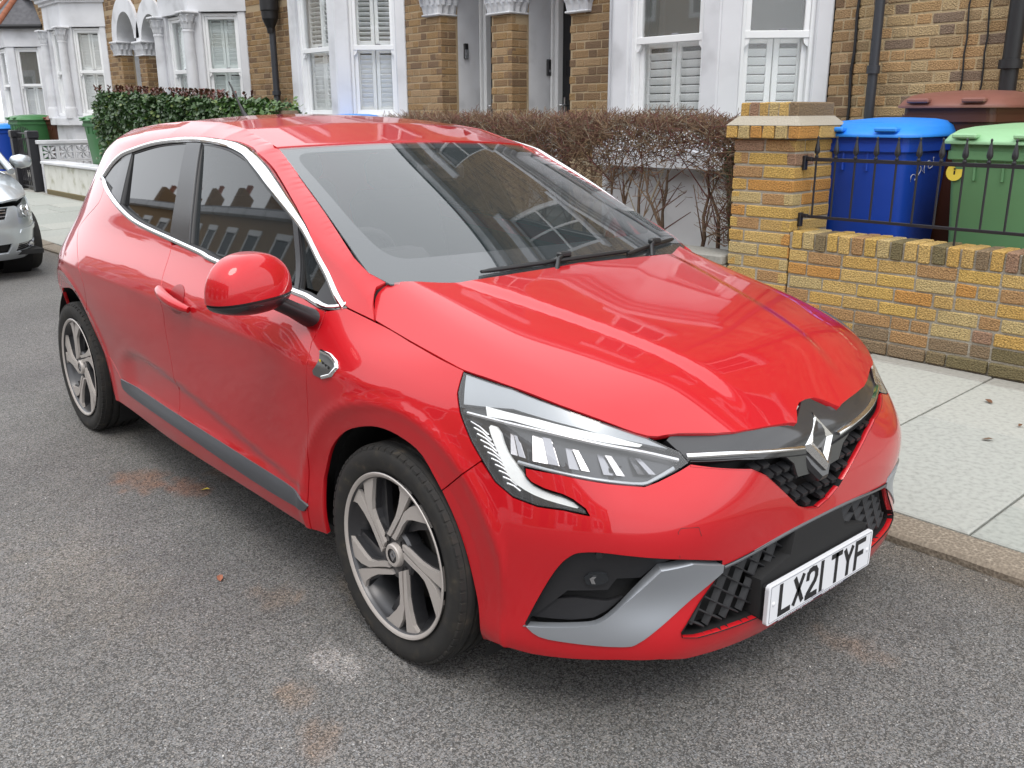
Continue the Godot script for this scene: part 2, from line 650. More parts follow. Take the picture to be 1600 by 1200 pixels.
func rear_screen(q: Vector2) -> Vector3:
	var v := q.y
	var u := q.x
	var e := 1.0 - u * u
	return Vector3(lerpf(-1.47, -1.80, v) - e * 0.07, lerpf(1.325, 1.03, v) + e * 0.02 * (1.0 - v), lerpf(0.485, 0.50, v) * u)

# cuts the region of a surface that a polygon outlines out of a grid of cells
func patch(g: Geo, poly: PackedVector2Array, holes: Array, cell: Vector2, f: Callable, sg: float, off := 0.0, thick := 0.0, open_at_zero := false):
	var loops := [poly]
	loops.append_array(holes)
	var lo := Vector2(1e9, 1e9)
	var hi := -lo
	for p in poly:
		lo = lo.min(p)
		hi = hi.max(p)
	var i0 := int(floor(lo.x / cell.x))
	var i1 := int(ceil(hi.x / cell.x))
	var j0 := int(floor(lo.y / cell.y))
	var j1 := int(ceil(hi.y / cell.y))
	var edge := {}
	for lp in loops:
		for k in lp.size():
			var a: Vector2 = lp[k]
			var b: Vector2 = lp[(k + 1) % lp.size()]
			var n := int(ceil(maxf(absf(b.x - a.x) / cell.x, absf(b.y - a.y) / cell.y) * 8.0)) + 1
			for t in n + 1:
				var q := a.lerp(b, float(t) / n)
				edge[Vector2i(int(floor(q.x / cell.x)), int(floor(q.y / cell.y)))] = true
	var cache := {}
	var eps := 0.007
	var nrm := func(q: Vector2) -> Vector3:
		var e: Vector2 = Vector2(eps, eps) * Vector2(cell.x / 0.02, cell.y / 0.02).clamp(Vector2(0.6, 0.6), Vector2(8, 8))
		var du: Vector3 = f.call(q + Vector2(e.x, 0)) - f.call(q - Vector2(e.x, 0))
		var dv: Vector3 = f.call(q + Vector2(0, e.y)) - f.call(q - Vector2(0, e.y))
		return du.cross(dv).normalized() * sg
	var get_v := func(q: Vector2) -> int:
		var key := Vector2i(roundi(q.x * 20000.0), roundi(q.y * 20000.0))
		if cache.has(key): return cache[key]
		var n: Vector3 = nrm.call(q)
		var id := g.vert(f.call(q) + n * off, n, q)
		cache[key] = id
		return id
	for i in range(i0, i1):
		for j in range(j0, j1):
			var c0 := Vector2(i, j) * cell
			var rect := PackedVector2Array([c0, c0 + Vector2(cell.x, 0), c0 + cell, c0 + Vector2(0, cell.y)])
			if not edge.has(Vector2i(i, j)):
				var mid := c0 + cell * 0.5
				if not Geometry2D.is_point_in_polygon(mid, poly): continue
				var inside_hole := false
				for h in holes:
					if Geometry2D.is_point_in_polygon(mid, h): inside_hole = true
				if inside_hole: continue
				var a: int = get_v.call(rect[0])
				var b: int = get_v.call(rect[1])
				var c: int = get_v.call(rect[2])
				var d: int = get_v.call(rect[3])
				g.tri(a, b, c)
				g.tri(a, c, d)
			else:
				var pieces: Array = Geometry2D.intersect_polygons(rect, poly)
				for h in holes:
					var nx := []
					for pc in pieces: nx.append_array(Geometry2D.clip_polygons(pc, h))
					pieces = nx
				for pc in pieces:
					if pc.size() < 3: continue
					var t := Geometry2D.triangulate_polygon(pc)
					for k in range(0, t.size(), 3):
						g.tri(get_v.call(pc[t[k]]), get_v.call(pc[t[k + 1]]), get_v.call(pc[t[k + 2]]))
	if thick != 0.0:
		for li in loops.size():
			var lp: PackedVector2Array = loops[li]
			var pts := PackedVector2Array()
			for k in lp.size():
				var a := lp[k]
				var b := lp[(k + 1) % lp.size()]
				var n := maxi(1, int(ceil(maxf(absf(b.x - a.x) / cell.x, absf(b.y - a.y) / cell.y))))
				for t in n: pts.append(a.lerp(b, float(t) / n))
			var P := []
			var N := []
			for q in pts:
				var n: Vector3 = nrm.call(q)
				N.append(n)
				P.append(f.call(q) + n * off)
			var ar := 0.0
			for k in pts.size(): ar += pts[k].cross(pts[(k + 1) % pts.size()])
			var flip := (1.0 if ar > 0.0 else -1.0) * sg * (1.0 if li == 0 else -1.0)
			for k in pts.size():
				var k2 := (k + 1) % pts.size()
				if open_at_zero and pts[k].x < 0.003 and pts[k2].x < 0.003: continue
				var t: Vector3 = P[k2] - P[k]
				if t.length_squared() < 1e-12: continue
				var out: Vector3 = t.cross(N[k]).normalized() * flip
				var w0: Vector3 = (N[k] * 0.55 + out).normalized()
				var i := g.vert(P[k], w0)
				g.vert(P[k2], (N[k2] * 0.55 + out).normalized())
				g.vert(P[k2] - N[k2] * thick, out)
				g.vert(P[k] - N[k] * thick, out)
				g.tri(i, i + 1, i + 2)
				g.tri(i, i + 2, i + 3)

# rounds the corners of an outline with radius about r
func round_poly(p: PackedVector2Array, r: float, n := 5) -> PackedVector2Array:
	var q := PackedVector2Array()
	var m := p.size()
	for i in m:
		var a := p[(i + m - 1) % m]
		var c := p[i]
		var d := p[(i + 1) % m]
		var ra := minf(r, a.distance_to(c) * 0.49)
		var rd := minf(r, d.distance_to(c) * 0.49)
		var s := c + (a - c).normalized() * ra
		var e := c + (d - c).normalized() * rd
		for k in n + 1:
			var t := float(k) / n
			q.append(s.lerp(c, t).lerp(c.lerp(e, t), t))
	return q

func inset(p: PackedVector2Array, d: float) -> PackedVector2Array:
	var r := Geometry2D.offset_polygon(p, -d, Geometry2D.JOIN_MITER)
	var best := p
	var ba := -1.0
	for q in r:
		var a := 0.0
		for k in q.size(): a += q[k].cross(q[(k + 1) % q.size()])
		if absf(a) > ba:
			ba = absf(a)
			best = q
	return best

# a panel on the body side, both hands: [right mesh, left mesh]
func side_panel(poly: PackedVector2Array, holes := [], cell := 0.02, off := 0.0, thick := 0.014, gap := 0.0018) -> Array:
	var g := Geo.new()
	patch(g, inset(poly, gap) if gap > 0.0 else poly, holes, Vector2(cell, cell), side, -1.0, off, thick)
	return [g, g.mirrored()]

# a panel that runs across the nose (or tail): half outline from s = 0, mirrored into one mesh
func pane_panel(poly: PackedVector2Array) -> Array:
	var g := Geo.new()
	patch(g, poly, [], Vector2(0.03, 0.03), pane, -1.0, -0.012, 0.0)
	return [g, g.mirrored()]

func nose_panel(poly: PackedVector2Array, holes := [], cell := 0.014, off := 0.0, thick := 0.014, gap := 0.0018) -> Geo:
	var p := poly
	if gap > 0.0:
		var q := PackedVector2Array()
		for a in poly: q.append(Vector2(-0.02, a.y) if a.x < 0.002 else a)
		p = inset(q, gap)
	var r := PackedVector2Array()
	for a in p: r.append(Vector2(maxf(a.x, 0.0), a.y))
	var hs := []
	for h in holes:
		var hq := PackedVector2Array()
		for a in h: hq.append(Vector2(-0.05, a.y) if a.x < 0.002 else a)
		hs.append(hq)
	var g := Geo.new()
	patch(g, r, hs, Vector2(cell, cell), side, -1.0, off, thick, true)
	return joined(g, g.mirrored())

func joined(a: Geo, b: Geo) -> Geo:
	var n := a.v.size()
	a.v.append_array(b.v)
	a.n.append_array(b.n)
	a.uv.append_array(b.uv)
	a.c.append_array(b.c)
	for i in b.idx: a.idx.append(i + n)
	return a

func arch_points(w: Vector2, R: float, a0: float, a1: float, n := 26) -> PackedVector2Array:
	var p := PackedVector2Array()
	for i in n + 1:
		var t := deg_to_rad(lerpf(a0, a1, float(i) / n))
		p.append(Vector2(s_of_x(w.x + R * cos(t)), w.y + R * sin(t)))
	return p

# ------------------------------------------------------------------ the red hatchback
func both(called: String, pair: Array, m: Material, parent: Node) -> Array:
	return [part(called, pair[0].mesh(), m, parent), part(called, pair[1].mesh(), m, parent)]

func rev(p: PackedVector2Array) -> PackedVector2Array:
	var q := p.duplicate()
	q.reverse()
	return q

func cat(list: Array) -> PackedVector2Array:
	var q := PackedVector2Array()
	for l in list:
		for a in l:
			if q.is_empty() or q[q.size() - 1].distance_to(a) > 0.002: q.append(a)
	if q[0].distance_to(q[q.size() - 1]) < 0.002: q.remove_at(q.size() - 1)
	return q

# round the corners of an outline a little (Chaikin), keeping its ends
func soft(p: PackedVector2Array, closed := true, n := 1) -> PackedVector2Array:
	var q := p
	for t in n:
		var r := PackedVector2Array()
		var m := q.size()
		for i in m:
			if not closed and i == m - 1: break
			var a := q[i]
			var b := q[(i + 1) % m]
			if not closed and i == 0: r.append(a)
			r.append(a.lerp(b, 0.25))
			r.append(a.lerp(b, 0.75))
			if not closed and i == m - 2: r.append(b)
		q = r
	return q

# smooth curve through points
func crv(p: PackedVector2Array, n := 4) -> PackedVector2Array:
	var q := PackedVector2Array()
	for i in p.size() - 1:
		var a := p[maxi(i - 1, 0)]
		var d := p[mini(i + 2, p.size() - 1)]
		for t in n: q.append(p[i].cubic_interpolate(p[i + 1], a, d, float(t) / n))
	q.append(p[p.size() - 1])
	return q

# a strip that follows a line on the body side: width w, standing proud by h
func strip_on_side(line: PackedVector2Array, w: float, h: float, base := 0.0, inward := 0.0) -> Geo:
	var g := Geo.new()
	var rows := []
	for i in line.size():
		var q := line[i]
		var t := (line[mini(i + 1, line.size() - 1)] - line[maxi(i - 1, 0)]).normalized()
		var nn := Vector2(-t.y, t.x)
		var prof := [[-0.5, -0.004], [-0.5, h * 0.5], [-0.32, h], [0.32, h], [0.5, h * 0.5], [0.5, -0.004]]
		var row := []
		for e in prof:
			var uvp: Vector2 = q + nn * (e[0] * w + inward)
			var p0 := side(uvp)
			var du := side(uvp + Vector2(0.006, 0)) - side(uvp - Vector2(0.006, 0))
			var dv := side(uvp + Vector2(0, 0.006)) - side(uvp - Vector2(0, 0.006))
			var n := -du.cross(dv).normalized()
			var tan: Vector3 = (du * nn.x + dv * nn.y).normalized()
			row.append([p0 + n * (base + e[1]), (n + tan * e[0] * 1.6).normalized()])
		rows.append(row)
	for i in rows.size() - 1:
		for k in 5:
			var ids := []
			for e in [rows[i][k], rows[i + 1][k], rows[i + 1][k + 1], rows[i][k + 1]]: ids.append(g.vert(e[0], e[1]))
			g.tri(ids[0], ids[1], ids[2])
			g.tri(ids[0], ids[2], ids[3])
	for e in [0, rows.size() - 1]:
		var r: Array = rows[e]
		var o := (rows[e][0][0] - rows[1 if e == 0 else e - 1][0][0]) as Vector3
		g.quad(r[1][0], r[2][0], r[3][0], r[4][0], o)
		g.quad(r[0][0], r[1][0], r[4][0], r[5][0], o)
	return g

func surf_normal(q: Vector2) -> Vector3:
	var du := side(q + Vector2(0.008, 0)) - side(q - Vector2(0.008, 0))
	var dv := side(q + Vector2(0, 0.008)) - side(q - Vector2(0, 0.008))
	return -du.cross(dv).normalized()

func build_car():
	build_surface_tables()
	car = thing("red_hatchback", "shiny red five-door hatchback parked at the kerb in the foreground", "car")
	car.rotation.x = -0.0154645
	var c := car
	# outlines read as (s, y) on the body side
	var lamp_rear := pv([1.037, 0.654, 1.076, 0.691, 1.126, 0.747, 1.155, 0.789, 1.166, 0.836])
	var lamp_in := pv([0.994, 0.612, 0.942, 0.586, 0.877, 0.575, 0.815, 0.575, 0.754, 0.568, 0.763, 0.581, 0.795, 0.599, 0.819, 0.607, 0.867, 0.615, 0.901, 0.625, 0.917, 0.637, 0.922, 0.655, 0.832, 0.65, 0.711, 0.636, 0.616, 0.627, 0.579, 0.634, 0.509, 0.651, 0.473, 0.661])
	var lamp := pv([1.166, 0.836, 1.155, 0.789, 1.126, 0.747, 1.076, 0.691, 1.037, 0.654, 0.994, 0.612, 0.942, 0.586, 0.877, 0.575, 0.815, 0.575, 0.754, 0.568, 0.763, 0.581, 0.795, 0.599, 0.819, 0.607, 0.867, 0.615, 0.901, 0.625, 0.917, 0.637, 0.922, 0.655, 0.832, 0.65, 0.711, 0.636, 0.616, 0.627, 0.579, 0.634, 0.509, 0.651, 0.473, 0.661, 0.491, 0.688, 0.585, 0.724, 0.714, 0.757, 0.861, 0.79, 1.005, 0.82])
	var grille_edge := pv([0.473, 0.661, 0.416, 0.65, 0.301, 0.63, 0.25, 0.604, 0.172, 0.543, 0.099, 0.484, 0.052, 0.463, 0.002, 0.452])
	var bump := pv([0.0, .146, 0.2, 0.147, 0.495, 0.182, 0.573, 0.202, 0.671, 0.208, 0.785, 0.201, 0.882, 0.197, 0.965, 0.202, 1.017, 0.188])
	var lip_f := crv(pv([1.704, 0.232, 1.698, 0.35, 1.693, 0.405, 1.681, 0.448, 1.631, 0.54, 1.551, 0.609, 1.454, 0.647, 1.378, 0.658, 1.297, 0.648, 1.229, 0.622, 1.159, 0.552, 1.108, 0.484, 1.068, 0.404, 1.044, 0.325, 1.032, 0.259, 1.032, 0.213]), 3)
	var lip_r := crv(pv([s_of_x(-1.668), .26, s_of_x(-1.66), .38, s_of_x(-1.615), .50, s_of_x(-1.56), .585, 4.197, 0.638, 4.054, 0.665, 3.934, 0.68, 3.865, 0.675, 3.786, 0.636, 3.697, 0.521, 3.626, 0.451, 3.601, 0.391, 3.583, 0.267, 3.574, 0.236]), 3)
	var seam := pv([1.037, 0.654, 1.16, 0.545])
	var lipf_front := PackedVector2Array()
	var lipf_rear := PackedVector2Array()
	for q in lip_f:
		if q.x < 1.158: lipf_front.append(q)
		else: lipf_rear.append(q)
	var seam_low := Vector2(1.157, .551)
	var fdoor := pv([1.731, 0.908, 1.718, 0.865, 1.721, 0.828, 1.707, 0.788, 1.709, 0.706, 1.733, 0.518, 1.762, 0.327])
	var bdoor := pv([2.793, 0.988, 2.76, 0.906, 2.734, 0.857, 2.71, 0.783, 2.719, 0.698, 2.708, 0.574, 2.707, 0.374])
	var rdoor := pv([3.671, 1.135, 3.676, 1.079, 3.797, 1.011, 3.856, 0.965, 3.812, 0.932, 3.645, 0.849, 3.582, 0.754, 3.608, 0.666, 3.663, 0.527, 3.499, 0.456, 3.381, 0.382])
	var shut := pv([1.158, 0.836, 1.228, 0.846, 1.4, 0.871, 1.556, 0.9, 1.658, 0.921])
	var dlo := pv([1.667, 0.923, 1.738, 0.961, 1.809, 1.006, 1.87, 1.043, 1.963, 1.108, 2.051, 1.157, 2.124, 1.193, 2.228, 1.242, 2.335, 1.29, 2.429, 1.326, 2.529, 1.347, 2.606, 1.356, 2.742, 1.363, 2.89, 1.365, 3.095, 1.356, 3.26, 1.342, 3.44, 1.316, 3.582, 1.292, 3.688, 1.252, 3.753, 1.206, 3.786, 1.179, 3.684, 1.144, 3.527, 1.104, 3.369, 1.066, 3.214, 1.036, 3.051, 1.018, 2.869, 1.004, 2.698, 0.991, 2.539, 0.979, 2.435, 0.967, 1.91, 0.934, 1.811, 0.922, 1.734, 0.909])
	# belt line (front to rear) and upper line (front to rear) of the side glass
	var tip := dlo[0]
	var upper := PackedVector2Array()
	for i in 21: upper.append(dlo[i])
	upper = crv(upper, 3)
	var belt := PackedVector2Array([tip])
	for i in range(dlo.size() - 1, 19, -1): belt.append(dlo[i])
	belt = crv(belt, 3)
	var trim_t := pv([3.359, 0.374, 2.712, 0.38, 2.116, 0.367, 1.833, 0.36, 1.755, 0.329])
	var trim_b := pv([3.357, 0.346, 3.268, 0.325, 2.696, 0.334, 2.116, 0.306, 1.772, 0.308])
	var sill_y := 0.245
	# ---- front bumper
	var fog_top := crv(pv([0.897, 0.28, 0.876, 0.33, 0.845, 0.396, 0.819, 0.441, 0.794, 0.469, 0.765, 0.482, 0.7, 0.483, 0.532, 0.458, 0.406, 0.426]), 3)
	var blade_lo := crv(pv([0.896, 0.278, 0.86, 0.255, 0.784, 0.25, 0.662, 0.248, 0.629, 0.257, 0.579, 0.29, 0.492, 0.346, 0.403, 0.394]), 3)
	var blade_up := pv([0.581, 0.435, 0.627, 0.384, 0.686, 0.329, 0.73, 0.3, 0.787, 0.29])
	var fog_hole := cat([fog_top, rev(blade_lo)])
	var low_hole := pv([0, .424, .12, .424, .23, .421, .404, .411, .404, .397, .47, .33, .523, .268, .520, .255, .475, .243, .261, .226, .10, .222, 0, .222])
	var lamp_low := PackedVector2Array()
	var bumper := cat([bump, PackedVector2Array([Vector2(1.034, .176)]), rev(lipf_front), PackedVector2Array([seam_low, Vector2(1.040, .652)]), lamp_in, grille_edge, PackedVector2Array([Vector2(0, .452)])])
	part("front_bumper", nose_panel(bumper, [fog_hole, low_hole]).mesh(), M.red, c)
	# tow-eye cover: a fine joint in the bumper
	var flap := strip_on_side(pv([.537, .463, .543, .526, .536, .534, .489, .530, .482, .508]), 0.0022, 0.0006)
	part("tow_eye_cover", flap.mesh(), M.dark_red, c)
	# ---- wings
	var wing := cat([PackedVector2Array([seam_low, Vector2(1.040, .652)]), lamp_rear, shut, PackedVector2Array([tip]), fdoor, PackedVector2Array([Vector2(1.766, sill_y), Vector2(1.704, sill_y)]), lipf_rear])
	both("front_wing", side_panel(wing, [], 0.014), M.red, c)
	# ---- doors
	var b_top := bdoor[0]
	var belt_f := PackedVector2Array()
	var belt_r := PackedVector2Array()
	for q in belt:
		if q.x < 1.737: continue
		if q.x < b_top.x: belt_f.append(q)
		else: belt_r.append(q)
	var r_top := dlo[21]
	var belt_r2 := PackedVector2Array()
	for q in belt_r:
		if q.x < r_top.x - 0.01 or q.y < 1.1: belt_r2.append(q)
	var low_b := crv(trim_b, 3)
	var low_f := PackedVector2Array()
	var low_r := PackedVector2Array()
	for q in low_b:
		if q.x < 2.70: low_f.append(q)
		else: low_r.append(q)
	low_f.reverse()
	low_r.reverse()
	var b_low := Vector2(2.706, .330)
	var bd := crv(bdoor, 3)
	var rd := crv(rdoor, 3)
	var fd := cat([belt_f, PackedVector2Array([b_top]), bd, PackedVector2Array([b_low]), rev(low_f), rev(crv(fdoor, 3))])
	var front_doors := both("front_door", side_panel(fd, []), M.red, c)
	var rdp := cat([PackedVector2Array([b_top]), belt_r2, PackedVector2Array([r_top]), rd, rev(low_r), PackedVector2Array([b_low]), rev(bd)])
	var rear_doors := both("rear_door", side_panel(rdp, []), M.red, c)
	# ---- body shell: pillars, roof rail, rear quarter, sill
	var kpts := PackedVector2Array()
	for i in 42:
		var x := lerpf(1.02, -1.785, i / 41.0)
		kpts.append(Vector2(s_of_x(x), lerp_tab(KX, KY, x) + 0.003))
	var abase := pv([1.556, 0.9, 1.596, 0.943, 1.625, 0.98, 1.621, 0.99])
	var back := PackedVector2Array([Vector2(s_of_x(-1.80), 1.02), Vector2(s_of_x(-1.81), .96), Vector2(s_of_x(-1.76), .93), Vector2(s_of_x(-1.74), .80), Vector2(s_of_x(-1.70), .70), Vector2(s_of_x(-1.62), .665), Vector2(s_of_x(-1.53), .655)])
	var lip_r2 := PackedVector2Array()
	for q in lip_r:
		if q.x < 4.199: lip_r2.append(q)
	var shell := cat([PackedVector2Array([tip]), rev(shut).slice(0, 2), abase, kpts, back, lip_r2, PackedVector2Array([Vector2(3.55, .245), Vector2(2.6, .25), Vector2(1.766, sill_y)]), PackedVector2Array([fdoor[fdoor.size() - 1]]), low_f, PackedVector2Array([b_low]), low_r, rev(rd), PackedVector2Array([r_top]), rev(upper)])
	both("body_shell", side_panel(shell, [], 0.013), M.red, c)
	var rb := PackedVector2Array([Vector2(s_of_x(-1.668), .22), Vector2(s_of_x(-1.668), .26), Vector2(s_of_x(-1.66), .38), Vector2(s_of_x(-1.615), .50), Vector2(s_of_x(-1.55), .60), Vector2(s_of_x(-1.53), .655), Vector2(s_of_x(-1.62), .665), Vector2(s_of_x(-1.70), .70), Vector2(4.75, .66), Vector2(STOT, .66), Vector2(STOT, .20), Vector2(4.6, .19)])
	both("rear_bumper", side_panel(rb, [], 0.03), M.red, c)
	var tl := PackedVector2Array([Vector2(s_of_x(-1.70), .70), Vector2(s_of_x(-1.74), .80), Vector2(s_of_x(-1.76), .93), Vector2(4.72, .94), Vector2(4.95, .90), Vector2(4.92, .80), Vector2(4.72, .72)])
	both("tail_lamp", side_panel(tl, [], 0.02, 0.003), M.tail_red, c)
	var tg := PackedVector2Array([Vector2(4.75, .665), Vector2(s_of_x(-1.70), .70), Vector2(4.72, .72), Vector2(4.92, .80), Vector2(4.95, .90), Vector2(4.72, .94), Vector2(s_of_x(-1.76), .935), Vector2(s_of_x(-1.80), 1.03), Vector2(STOT, 1.03), Vector2(STOT, .665)])
	both("tailgate", side_panel(tg, [], 0.03), M.red, c)
	# ---- bonnet
	var hh := crv(pv([1.138, 0, 1.149, .16, 1.147, .416, 1.077, .571, 1.030, .655]), 3)
	var hs := crv(pv([1.030, .655, 1.028, .690, 1.046, .715, 1.093, .745]), 3)
	var hf := crv(pv([1.093, .745, 1.254, .745, 1.410, .740, 1.474, .735, 1.537, .721, 1.608, .702, 1.726, .657, 1.822, .595, 1.887, .529, 1.917, .454, 1.977, .309, 2.012, .125]), 3)
	var hn := pv([2.018, .104, 2.008, .088, 1.990, .064, 1.978, .035, 1.976, 0])
	var half := cat([hh, hs, hf, hn])
	var hp := half.duplicate()
	for i in range(half.size() - 2, 0, -1): hp.append(Vector2(half[i].x, -half[i].y))
	var g := Geo.new()
	patch(g, inset(hp, 0.0018), [], Vector2(0.016, 0.016), hood, -1.0, 0.0, 0.022)
	part("bonnet", g.mesh(), M.red, c)
	# ---- roof
	g = Geo.new()
	patch(g, pv([.243, -.999, .243, .999, -1.46, .999, -1.46, -.999]), [], Vector2(0.02, 0.036), roof, -1.0, 0.0, 0.02)
	part("roof", g.mesh(), M.red, c)
	# ---- glass
	g = Geo.new()
	var scr := pv([-.99, .004, .99, .004, .99, .78, .985, .86, .93, .925, .60, .975, -.60, .975, -.93, .925, -.985, .86, -.99, .78])
	patch(g, scr, [], Vector2(0.05, 0.03), screen, 1.0, 0.0, 0.0)
	var ws := part("windscreen", g.mesh(), M.glass, c)
	g = Geo.new()
	var frit_hole := round_poly(pv([-.93, .045, .93, .045, .90, .60, .86, .80, -.86, .80, -.90, .60]), .10)
	patch(g, scr, [frit_hole], Vector2(0.05, 0.03), screen, 1.0, -0.004, 0.0)
	part("screen_border", g.mesh(), M.frit, ws)
	g = Geo.new()
	patch(g, round_poly(pv([-.06, .03, .06, .03, .09, .17, -.09, .17]), .04), [], Vector2(0.05, 0.03), screen, 1.0, -0.012, 0.02)
	part("mirror_mount", g.mesh(), M.frit, ws)
	g = Geo.new()
	patch(g, pv([-.97, .0, .97, .0, .97, 1.0, -.97, 1.0]), [], Vector2(0.1, 0.1), rear_screen, -1.0, 0.0, 0.0)
	part("rear_window", g.mesh(), M.dark_glass, c)
	# side glass: black surround, then three panes a side set just below the chrome
	var dl := cat([upper, rev(belt)])
	var fdl := pv([2.057, 1.147, 1.921, 0.945])
	var fdr := pv([2.026, 1.135, 1.9, 0.943])
	var bpl := pv([2.934, 1.348, 2.844, 1.023])
	var bpr := pv([2.805, 1.344, 2.667, 1.014])
	var qdl := pv([3.588, 1.281, 3.569, 1.151])
	var qdr := pv([3.472, 1.305, 3.421, 1.111])
	var inner := inset(dl, 0.017)
	var strip_to := func(p: PackedVector2Array, q: PackedVector2Array) -> PackedVector2Array:
		# region of the glass between two near-vertical lines (front line p, rear line q), each [top, bottom]
		var a0: Vector2 = p[0] + (p[0] - p[1]) * 0.4
		var a1: Vector2 = p[1] + (p[1] - p[0]) * 0.4
		var b0: Vector2 = q[0] + (q[0] - q[1]) * 0.4
		var b1: Vector2 = q[1] + (q[1] - q[0]) * 0.4
		var r := Geometry2D.intersect_polygons(inner, PackedVector2Array([a0, b0, b1, a1]))
		return r[0] if r.size() else PackedVector2Array()
	var front_end := pv([1.70, 1.5, 1.70, .6])
	var rear_end := pv([3.98, 1.5, 3.98, .6])
	var quarter_f: PackedVector2Array = strip_to.call(pv([1.75, 1.5, 1.815, .92]), fdr)
	var pane_f: PackedVector2Array = strip_to.call(fdl, bpr)
	var pane_r: PackedVector2Array = strip_to.call(bpl, qdr)
	var pane_q: PackedVector2Array = strip_to.call(qdl, rear_end)
	both("window_surround", side_panel(dl, [inset(quarter_f, 0.004), inset(pane_f, 0.004), inset(pane_r, 0.004), inset(pane_q, 0.004)], 0.02, -0.010, 0.02, 0.004), M.black_trim, c)
	both("front_quarter_light", pane_panel(quarter_f), M.side_glass, c)
	both("front_side_window", pane_panel(pane_f), M.side_glass, c)
	both("rear_side_window", pane_panel(pane_r), M.privacy_glass, c)
	both("rear_quarter_light", pane_panel(pane_q), M.privacy_glass, c)
	both("door_pillar", side_panel(strip_to.call(bpr, bpl), [], 0.02, -0.004, 0.01, 0.001), M.pillar, c)
	both("window_bar", side_panel(strip_to.call(fdr, fdl), [], 0.02, -0.006, 0.01, 0.0), M.pillar, c)
	both("window_bar", side_panel(strip_to.call(qdr, qdl), [], 0.02, -0.006, 0.01, 0.0), M.pillar, c)
	var ring := upper.duplicate()
	ring.append_array(rev(belt))
	ring[0] = ring[0].lerp(ring[1], 0.5)
	ring[ring.size() - 1] = ring[0] + Vector2(-0.004, -0.002)
	var chrome := strip_on_side(ring, 0.014, 0.007, -0.002, -0.007)
	part("window_chrome", chrome.mesh(), M.chrome, c)
	part("window_chrome", chrome.mirrored().mesh(), M.chrome, c)
	# ---- lower side trim
	var trim := cat([crv(trim_t, 3), rev(crv(trim_b, 3))])
	both("side_trim", side_panel(trim, [], 0.02, 0.006, 0.012, 0.001), M.grey_trim, c)
	# ---- door handles
	for hx in [[2.71, 2.455, .846, .812, 0]]:
		var a := Vector2(hx[0], hx[2])
		var b := Vector2(hx[1], hx[3])
		g = Geo.new()
		var pts := []
		var rr := []
		for i in 17:
			var t := i / 16.0
			var q := a.lerp(b, t)
			pts.append(side(q) + surf_normal(q) * (0.004 + 0.034 * sin(PI * clampf(t * 0.97 + 0.02, 0, 1)) ** 0.6))
			rr.append(0.0175 * (0.62 + 0.5 * sin(PI * t) ** 0.5))
		g.tube(pts, rr, 10)
		var dish := Geo.new()
		var mid := a.lerp(b, 0.5)
		var el := PackedVector2Array()
		for i in 22: el.append(mid + Vector2(cos(TAU * i / 22.0) * 0.062, sin(TAU * i / 22.0) * 0.050))
		patch(dish, el, [], Vector2(0.012, 0.012), side, -1.0, 0.0012, 0.0)
		for pr in [[g, dish, 0], [g.mirrored(), dish.mirrored(), 1]]:
			var dr: Node = (front_doors if hx[4] == 0 else rear_doors)[pr[2]]
			part("door_handle", pr[0].mesh(), M.red, dr)
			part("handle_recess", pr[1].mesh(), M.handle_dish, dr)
	# ---- wing badge
	var badge := side_panel(soft(pv([1.668, 0.813, 1.598, 0.805, 1.573, 0.787, 1.588, 0.761, 1.624, 0.747, 1.679, 0.751, 1.651, 0.787])), [], 0.012, 0.004, 0.006, 0.0)
	both("wing_badge", badge, M.badge_grey, c)
	var bs := strip_on_side(pv([1.662, .812, 1.62, .808, 1.588, .797, 1.574, .785, 1.590, .763, 1.625, .751]), 0.009, 0.004, 0.005)
	part("badge_edge", bs.mesh(), M.chrome, c)
	part("badge_edge", bs.mirrored().mesh(), M.chrome, c)
	for i in 4:
		var q := Vector2(1.648 - 0.015 * i, .789 - 0.0035 * i)
		g = Geo.new()
		g.prism(pv([-.004, -.005, .004, -.005, .004, .005, -.004, .005]), side(q) + surf_normal(q) * 0.004, Vector3(1, -0.2, 0).normalized(), Vector3(0.2, 1, 0).normalized(), 0.001)
		part("badge_letter", g.mesh(), M.black if i else M.yellow, c)
	build_nose(c, lamp, fog_hole, fog_top, blade_lo, blade_up, low_hole)
	build_mirrors(c)
	build_wheels(c)
	build_under(c, lip_f, lip_r)
	build_wipers(c)
	build_cabin(c)
	# roof aerial
	g = Geo.new()
	g.tube([Vector3(-1.10, 1.435, 0), Vector3(-1.13, 1.462, 0), Vector3(-1.17, 1.505, 0), Vector3(-1.265, 1.607, 0)], [0.016, 0.010, 0.0055, 0.004], 8)
	part("aerial", g.mesh(), M.black_trim, c)

